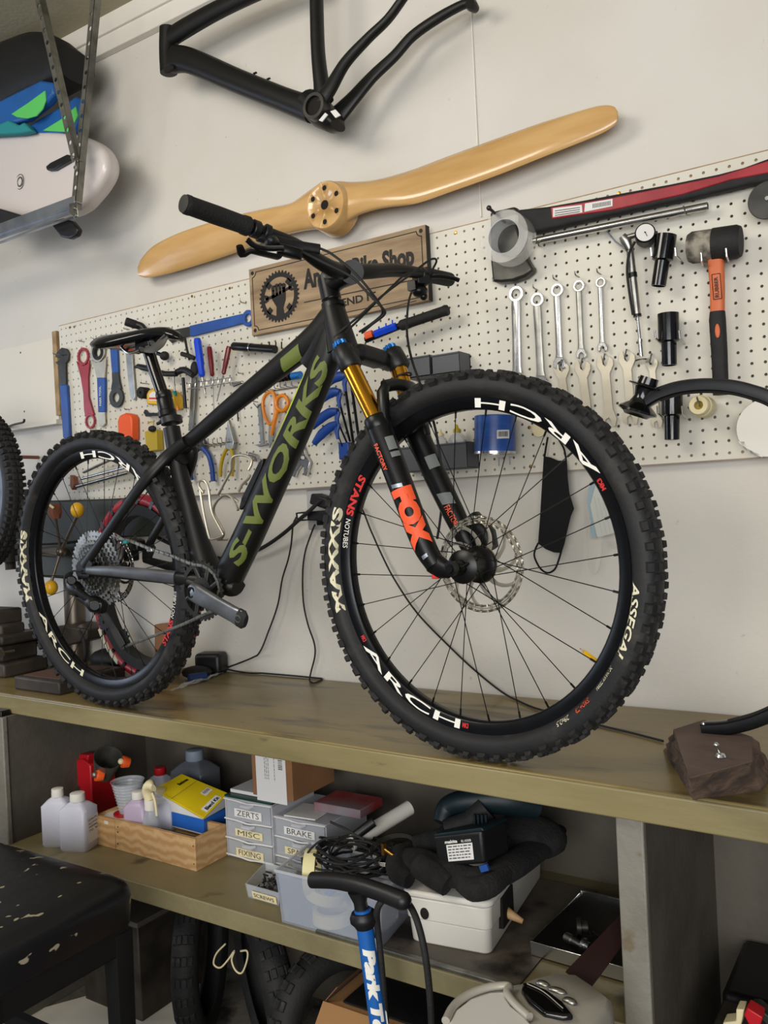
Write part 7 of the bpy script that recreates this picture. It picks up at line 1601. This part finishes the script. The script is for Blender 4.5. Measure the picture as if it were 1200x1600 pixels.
# metal tray with fittings, dark blade
A4, B4 = PZ(829, 1470, ZS + .03), PZ(978, 1512, ZS + .03)
uu4 = (B4 - A4).normalized(); vv4 = Vector((-uu4.y, uu4.x, 0)); Lx = (B4 - A4).length + .0
B4 = A4 + uu4 * min(Lx, .30)
t = T('steel_tray', 'shallow dark steel tray of small fittings beside the right post', 'tray', (A4 + B4) / 2)
Lx = (B4 - A4).length; wy = .24
def T4(u, v, z): p = A4 + uu4 * (u * Lx) + vv4 * (v * wy); return Vector((p.x, p.y, ZS + z))
O('pan', MB().prism([T4(.0, 0, .022), T4(1, 0, .022), T4(1, 1, .022), T4(0, 1, .022)], (0, 0, .003)), mat('pan_dark', '2A2926', .3, .8, col2='3B3A35', ns=9), t)
mb = MB().prism([T4(0, -.01, .004), T4(1, -.01, .004), T4(1, .005, .004), T4(0, .005, .004)], (0, 0, .027)).prism([T4(0, 1, .004), T4(1, 1, .004), T4(1, 1.015, .004), T4(0, 1.015, .004)], (0, 0, .030)).prism([T4(-.01, 0, .004), T4(.003, 0, .004), T4(.003, 1, .004), T4(-.01, 1, .004)], (0, 0, .024))
O('polished_edge', mb, 'chrome', t, bevel=.0015); O('foot', MB().prism([T4(.05, .1, .0), T4(.95, .1, .0), T4(.95, .9, 0), T4(.05, .9, 0)], (0, 0, .021)), 'gunmetal', t)
fitn = [(.30, .16, .50, .10, .009, 'steel'), (.52, .10, .60, .08, .012, 'chrome'), (.34, .30, .44, .34, .016, 'gunmetal'), (.70, .46, .84, .52, .008, 'nickel'), (.62, .30, .74, .38, .007, 'chrome'), (.58, .22, .5, .3, .010, 'black_metal')]
for i, (u, v, u2, v2, r, mt) in enumerate(fitn):
    a, b = T4(u, v, .026 + r), T4(u2, v2, .026 + r); S('tube_fitting', MB().lathe([(0, 0), (r, 0), (r, (b - a).length * .4), (r * .7, (b - a).length * .45), (r * .7, (b - a).length), (0, (b - a).length)], a, b - a, 14), mt, ['long bright fitting nearest the tray front', 'short polished fitting at the tray front', 'large dark round fitting in the middle of the tray', 'pale fitting at the back right of the tray', 'bent bright fitting by the dark blade', 'small black fitting in the middle of the tray'][i], 'fitting', 'fittings on the steel tray')
a, b = P(905, 1545, -.55), P(978, 1432, -.36)
S('metal_strip', MB().prism([P(883, 1520, -.56), P(924, 1544, -.56), P(990, 1455, -.40), P(972, 1428, -.40)], (0, .004, 0.002)), 'blade_dark', 'dark flat metal strip jutting over the shelf edge', 'strip', bevel=.001)

# ================================================================ FOREGROUND AND FLOOR
# stool
zs_ = .615
pr_ = PZ(205, 1372, zs_); pf_ = PZ(60, 1470, zs_)
X1_ = pr_.x + .02; Yb_ = min(pr_.y, -.53); Yf_ = Yb_ - .36; X0_ = X1_ - .62
stl = T('vinyl_stool', 'worn black vinyl padded bench stool flecked with pale tears in front of the workbench', 'stool', ((X0_ + X1_) / 2, (Yb_ + Yf_) / 2, 0))
cs = Vector(((X0_ + X1_) / 2, (Yb_ + Yf_) / 2, 0)); mb = MB(); rings = []
for z, s_ in ((-.085, .985), (-.03, 1.0), (-.012, .99), (-.003, .965), (0.006, .90), (.012, .70), (.014, .35)):
    mb_ = MB(); rbox(mb_, cs, (X1_ - X0_) / 2 * s_, (Yb_ - Yf_) / 2 * s_, 0, 1, .035 * s_, 0); rings.append([Vector((p.x, p.y, zs_ + z)) for p in mb_.v[:20]])
mb.loft(rings); O('cushion', mb, VS, stl, smooth=70)
O('rail_frame', MB().box((cs.x, cs.y, zs_ - .115), (X1_ - X0_ - .03, Yb_ - Yf_ - .03, .06)), 'stool_frame', stl, bevel=.004)
for x in (X0_ + .04, X1_ - .035):
    for y in (Yb_ - .03, Yf_ + .03): O('leg', MB().sweep([(x, y, zs_ - .10), (x, y, 0)], [.024, .018], n=4 if 0 else 8, pw=6), 'stool_frame', stl)
O('stretcher', MB().box((cs.x, Yb_ - .03, .22), (X1_ - X0_ - .10, .02, .03)), 'stool_frame', stl)
# track pump
py = -.60
t = T('floor_pump', 'blue floor pump with a black T-handle standing before the shelf', 'pump', Vector((P(600, 1700, py).x, py, 0)))
s0, s1 = P(570, 1446, py), P(592, 1606, py); dd = (s1 - s0).normalized(); Lp = s0.z / -dd.z
r_ = sz(13.5, s0)
O('barrel', MB().cyl(s0 - dd * .03, s0 + dd * Lp * .97, r_, n=28), 'blue_vinyl' if 0 else mat('pump_blue', '1A5CA8', .3, coat=.3), t)
O('collar', MB().lathe([(r_ * .7, -.014), (r_ * 1.35, -.013), (r_ * 1.62, -.005), (r_ * 1.62, .003), (r_ * 1.25, .010), (r_ * 1.05, .016), (0, .016)], s0 - dd * .012, dd, 28), 'black_plastic', t)
O('rod_sleeve', MB().sweep([P(560, 1392, py), P(563, 1410, py), P(567, 1432, py)], [.020, .0125, .0135], n=18), 'black_plastic', t)
O('handle', MB().sweep(bez([P(488, 1375, py), P(520, 1376, py), (P(556, 1382, py)), P(595, 1394, py), P(628, 1407, py)], 5), lerpl([.0150, .0150, .0160, .0158, .0165], 5), n=20), 'black_plastic', t, smooth=60)
O('handle_end', MB().ball(P(629, 1407, py), .0165), 'black_plastic', t); O('handle_end', MB().ball(P(488, 1375, py), (.006, .012, .0148)), 'black_plastic', t)
O('hose', MB().tube(bez([P(604, 1620, py + .01), P(597, 1520, py + .01), P(590, 1450, py + .01), P(589, 1425, py + .0), P(595, 1410, py - .0), P(606, 1402, py + .01), P(622, 1402, py + .03), P(638, 1412, py + .02), P(652, 1440, py - .01), P(664, 1490, py - .02), P(672, 1560, py - .02), P(676, 1640, py - .02)], 7), .0062, n=12), 'black_rubber', t)
vw = (CAM - s0); vw = (vw - dd * vw.dot(dd)).normalized(); sw = dd.cross(vw).normalized()
if sw.dot(RX) < 0: sw = -sw
def pump_pt(u, v):
    a = v * 1.0; return s0 + dd * (.024 + u * .31) + (vw * math.cos(a) + sw * math.sin(a)) * (r_ + .0008)
O('lettering', text_on('Park Tool', lambda u, v: pump_pt(u * .62 + .035, -.70 + 1.45 * v), step=(.04, .1), bold=.07, italic=.2), 'white_print', t, smooth=0, recalc=False, label='white italic lettering')
O('white_line', MB().tube([pump_pt(.0, 1.35), pump_pt(1.0, 1.35)], .0016, n=5), 'white_print', t)
# silver appliance in front at the bottom
zq = .60
def A_(x, y, z=zq): return PZ(x, y, z)
ap = T('silver_appliance', 'silver and white appliance with three buttons and a dark lens at the bottom', 'appliance', Vector((A_(800, 1600).x, A_(800, 1600).y, 0)))
cA = A_(800, 1650)
outl = [(690, 1608), (702, 1582), (730, 1560), (770, 1544), (812, 1538), (838, 1528), (870, 1520), (905, 1522), (932, 1540), (958, 1560), (956, 1582), (930, 1612), (900, 1650), (860, 1700), (740, 1700)]
pts = [A_(*q_) for q_ in outl]; cm = sum(pts, Vector()) / len(pts)
rings = [[Vector((p.x, p.y, 0)).lerp(Vector((cm.x, cm.y, 0)), .12) for p in pts], [Vector((p.x, p.y, zq - .10)) for p in pts], [Vector((p.x, p.y, zq - .02)) for p in pts], [Vector(p).lerp(cm, .03) + Vector((0, 0, -.004)) for p in pts], [Vector(p).lerp(cm, .10) + Vector((0, 0, .004)) for p in pts], [Vector(p).lerp(cm, .6) + Vector((0, 0, .014)) for p in pts]]
O('housing', MB().loft(rings), 'scooter_silver', ap, smooth=60)
def surf(x, y, dz=0.): 
    p = A_(x, y, zq + .012); return p + Vector((0, 0, dz))
lens = [(816, 1544), (830, 1544), (856, 1556), (880, 1574), (897, 1596), (880, 1597), (850, 1592), (826, 1572), (815, 1556)]
O('lens', MB().prism([surf(*q_) for q_ in lens], (0, 0, .010)), 'black_gloss', ap, bevel=.004, seg=3)
O('display_line', MB().tube(bez([surf(824, 1549, .012), surf(850, 1562, .012), surf(880, 1588, .012)], 5), .0008, n=5), 'scooter_silver', ap)
for (x, y, sx) in ((848, 1540, .012), (871, 1551, .016), (890, 1567, .012)): O('button', MB().ball(surf(x, y, .002), (sx, .007, .006)), 'steel', ap, label='oval silver button')
bowl = [(700, 1612), (712, 1588), (735, 1570), (765, 1560), (795, 1558), (790, 1568), (800, 1582), (822, 1600), (840, 1620), (800, 1690), (720, 1690)]
O('white_bowl', MB().prism([surf(*q_, -.002) for q_ in bowl], (0, 0, .012)), 'scooter_white', ap, bevel=.004, seg=3)
O('bowl_edge', MB().tube(bez([surf(x, y, .010) for x, y in ((697, 1606), (710, 1582), (734, 1564), (765, 1553), (795, 1551), (793, 1562), (806, 1580), (828, 1600))], 4), .0065, n=10), 'scooter_silver', ap)
# under the shelf: tires, box, strap
def ftire(lab, c_, R, r, ax_, seed):
    c_ = Vector(c_); t_ = T('spare_tire', lab, 'tire', Vector((c_.x, c_.y, c_.z - R)), 'spare tires heaped under the shelf'); ax_ = Vector(ax_).normalized(); a_, b_ = frame_for(ax_)
    O('casing', MB().lathe([((R - r) + r * math.cos(q_), r * math.sin(q_)) for q_ in [-2.4 + 4.8 * k / 12 for k in range(13)]] + [((R - r) + (r - .004) * math.cos(q_), (r - .004) * math.sin(q_)) for q_ in [2.4 - 4.8 * k / 12 for k in range(13)]], c_, ax_, 48, closed=True), 'black_rubber', t_)
    mb = MB()
    for k in range(56):
        a = 2 * PI * k / 56; rd = a_ * math.cos(a) + b_ * math.sin(a); tg = -a_ * math.sin(a) + b_ * math.cos(a)
        for o_ in (-.6, -.2, .2, .6):
            q_ = c_ + rd * ((R - r) + r * math.cos(o_)) + ax_ * (r * math.sin(o_)); n_ = rd * math.cos(o_) + ax_ * math.sin(o_); w2 = ax_ * math.cos(o_) - rd * math.sin(o_)
            if (k + int(o_ * 5)) % 2: continue
            mb.hexa([q_ + tg * u * .011 + w2 * v * .006 for u, v in ((-1, -1), (1, -1), (1, 1), (-1, 1))], [q_ + n_ * .004 + tg * u * .009 + w2 * v * .005 for u, v in ((-1, -1), (1, -1), (1, 1), (-1, 1))])
    O('tread', mb, T2, t_, smooth=0, kind='stuff')
ftire('spare knobbly tire standing at the left of the heap under the shelf', (-1.36, -.26, .221), .215, .034, (.8, .5, 0), 1)
ftire('spare knobbly tire in the middle of the heap, facing the room', (-1.12, -.28, .206), .20, .040, (.55, .8, .1), 2)
ftire('spare knobbly tire leaning at the right of the heap', (-.885, -.30, .182), .176, .036, (.9, -.35, .15), 3)
a_ = P(440, 1516, -.36)
S('leather_strap', MB().sweep(bez([P(446, 1512, -.36), P(434, 1530, -.37), P(428, 1560, -.37), P(432, 1590, -.36), P(443, 1580, -.35), P(448, 1550, -.35), P(450, 1520, -.35)], 5), .003, .014, n=8, ref=YV), 'leather_brown', 'loop of brown leather strap hanging over the tires under the shelf', 'strap')
S('wire_loops', MB().tube(bez([P(x, y, -.38) for x, y in ((352, 1475), (338, 1490), (334, 1506), (344, 1512), (356, 1500), (366, 1486), (362, 1500), (368, 1516), (378, 1520), (386, 1500), (386, 1486), (376, 1486))], 5), .0022, n=6), 'cream_plastic', 'pale wire loops hanging among the spare tires', 'wire')
bx = P(505, 1566, -.40); zc = bx.z
t = T('cardboard_box', 'open cardboard box on the floor under the shelf behind the pump', 'box', (bx.x + .15, -.2, 0))
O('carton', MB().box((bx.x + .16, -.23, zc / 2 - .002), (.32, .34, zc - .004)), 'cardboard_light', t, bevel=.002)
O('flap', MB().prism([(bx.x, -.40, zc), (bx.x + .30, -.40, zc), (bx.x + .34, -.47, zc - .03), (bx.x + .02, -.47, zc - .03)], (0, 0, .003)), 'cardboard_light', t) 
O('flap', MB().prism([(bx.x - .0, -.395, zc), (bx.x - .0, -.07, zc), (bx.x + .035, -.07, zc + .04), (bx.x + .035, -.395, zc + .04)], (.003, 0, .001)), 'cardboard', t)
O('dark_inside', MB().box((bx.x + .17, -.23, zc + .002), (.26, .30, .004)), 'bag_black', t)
fb_ = PZ(100, 1570, 0)
S('white_sheet', MB().prism([PZ(20, 1590, 0), PZ(120, 1640, 0), PZ(330, 1590, 0), PZ(200, 1540, 0)], (0, 0, .004)), 'board_white', 'pale sheet lying on the floor behind the stool legs', 'sheet')
t = T('dark_crate', 'dark box of small parts in the shade under the shelf behind the stool', 'box', (-1.62, -.12, 0))
O('box_body', MB().box((-1.66, -.18, .13), (.24, .28, .26)), 'press_iron', t, bevel=.004); O('box_lid', MB().box((-1.66, -.18, .268), (.25, .29, .014)), 'panel_dark', t, bevel=.002)
# lower right compartment
t = T('black_case', 'black box in the right compartment under the bench', 'box', Vector((P(1160, 1590, -.2).x, -.2, 0)))
a, b = P(1128, 1545, -.22), P(1202, 1545, -.22)
O('case_body', MB().box(((a.x + b.x) / 2 + .05, -.12, a.z / 2), (b.x - a.x + .1, .22, a.z)), 'black_plastic', t, bevel=.012, seg=3)
t = T('red_tool', 'red and cream plastic tool lying on a dark carton at the bottom right', 'tool', P(1170, 1610, -.40))
pq = P(1165, 1606, -.38); S('dark_carton', MB().box((pq.x + .03, -.38, pq.z / 2 - .001), (.16, .14, pq.z - .002)), 'press_iron', 'dark carton standing on the floor at the bottom right', 'box', bevel=.003)
O('red_part', MB().prism([P(x, y, -.40) for x, y in ((1162, 1586), (1168, 1575), (1192, 1590), (1188, 1604), (1170, 1602))], (0, .03, 0)), 'red_plastic', t, bevel=.002)
O('cream_part', MB().prism([P(x, y, -.39) for x, y in ((1150, 1577), (1163, 1578), (1157, 1606), (1128, 1606), (1130, 1598), (1150, 1596))], (0, .03, 0)), 'cream_plastic', t, bevel=.002)
O('green_part', MB().prism([P(x, y, -.37) for x, y in ((1172, 1574), (1184, 1574), (1206, 1592), (1206, 1606), (1196, 1600))], (0, .03, 0)), 'press_green', t, bevel=.002)
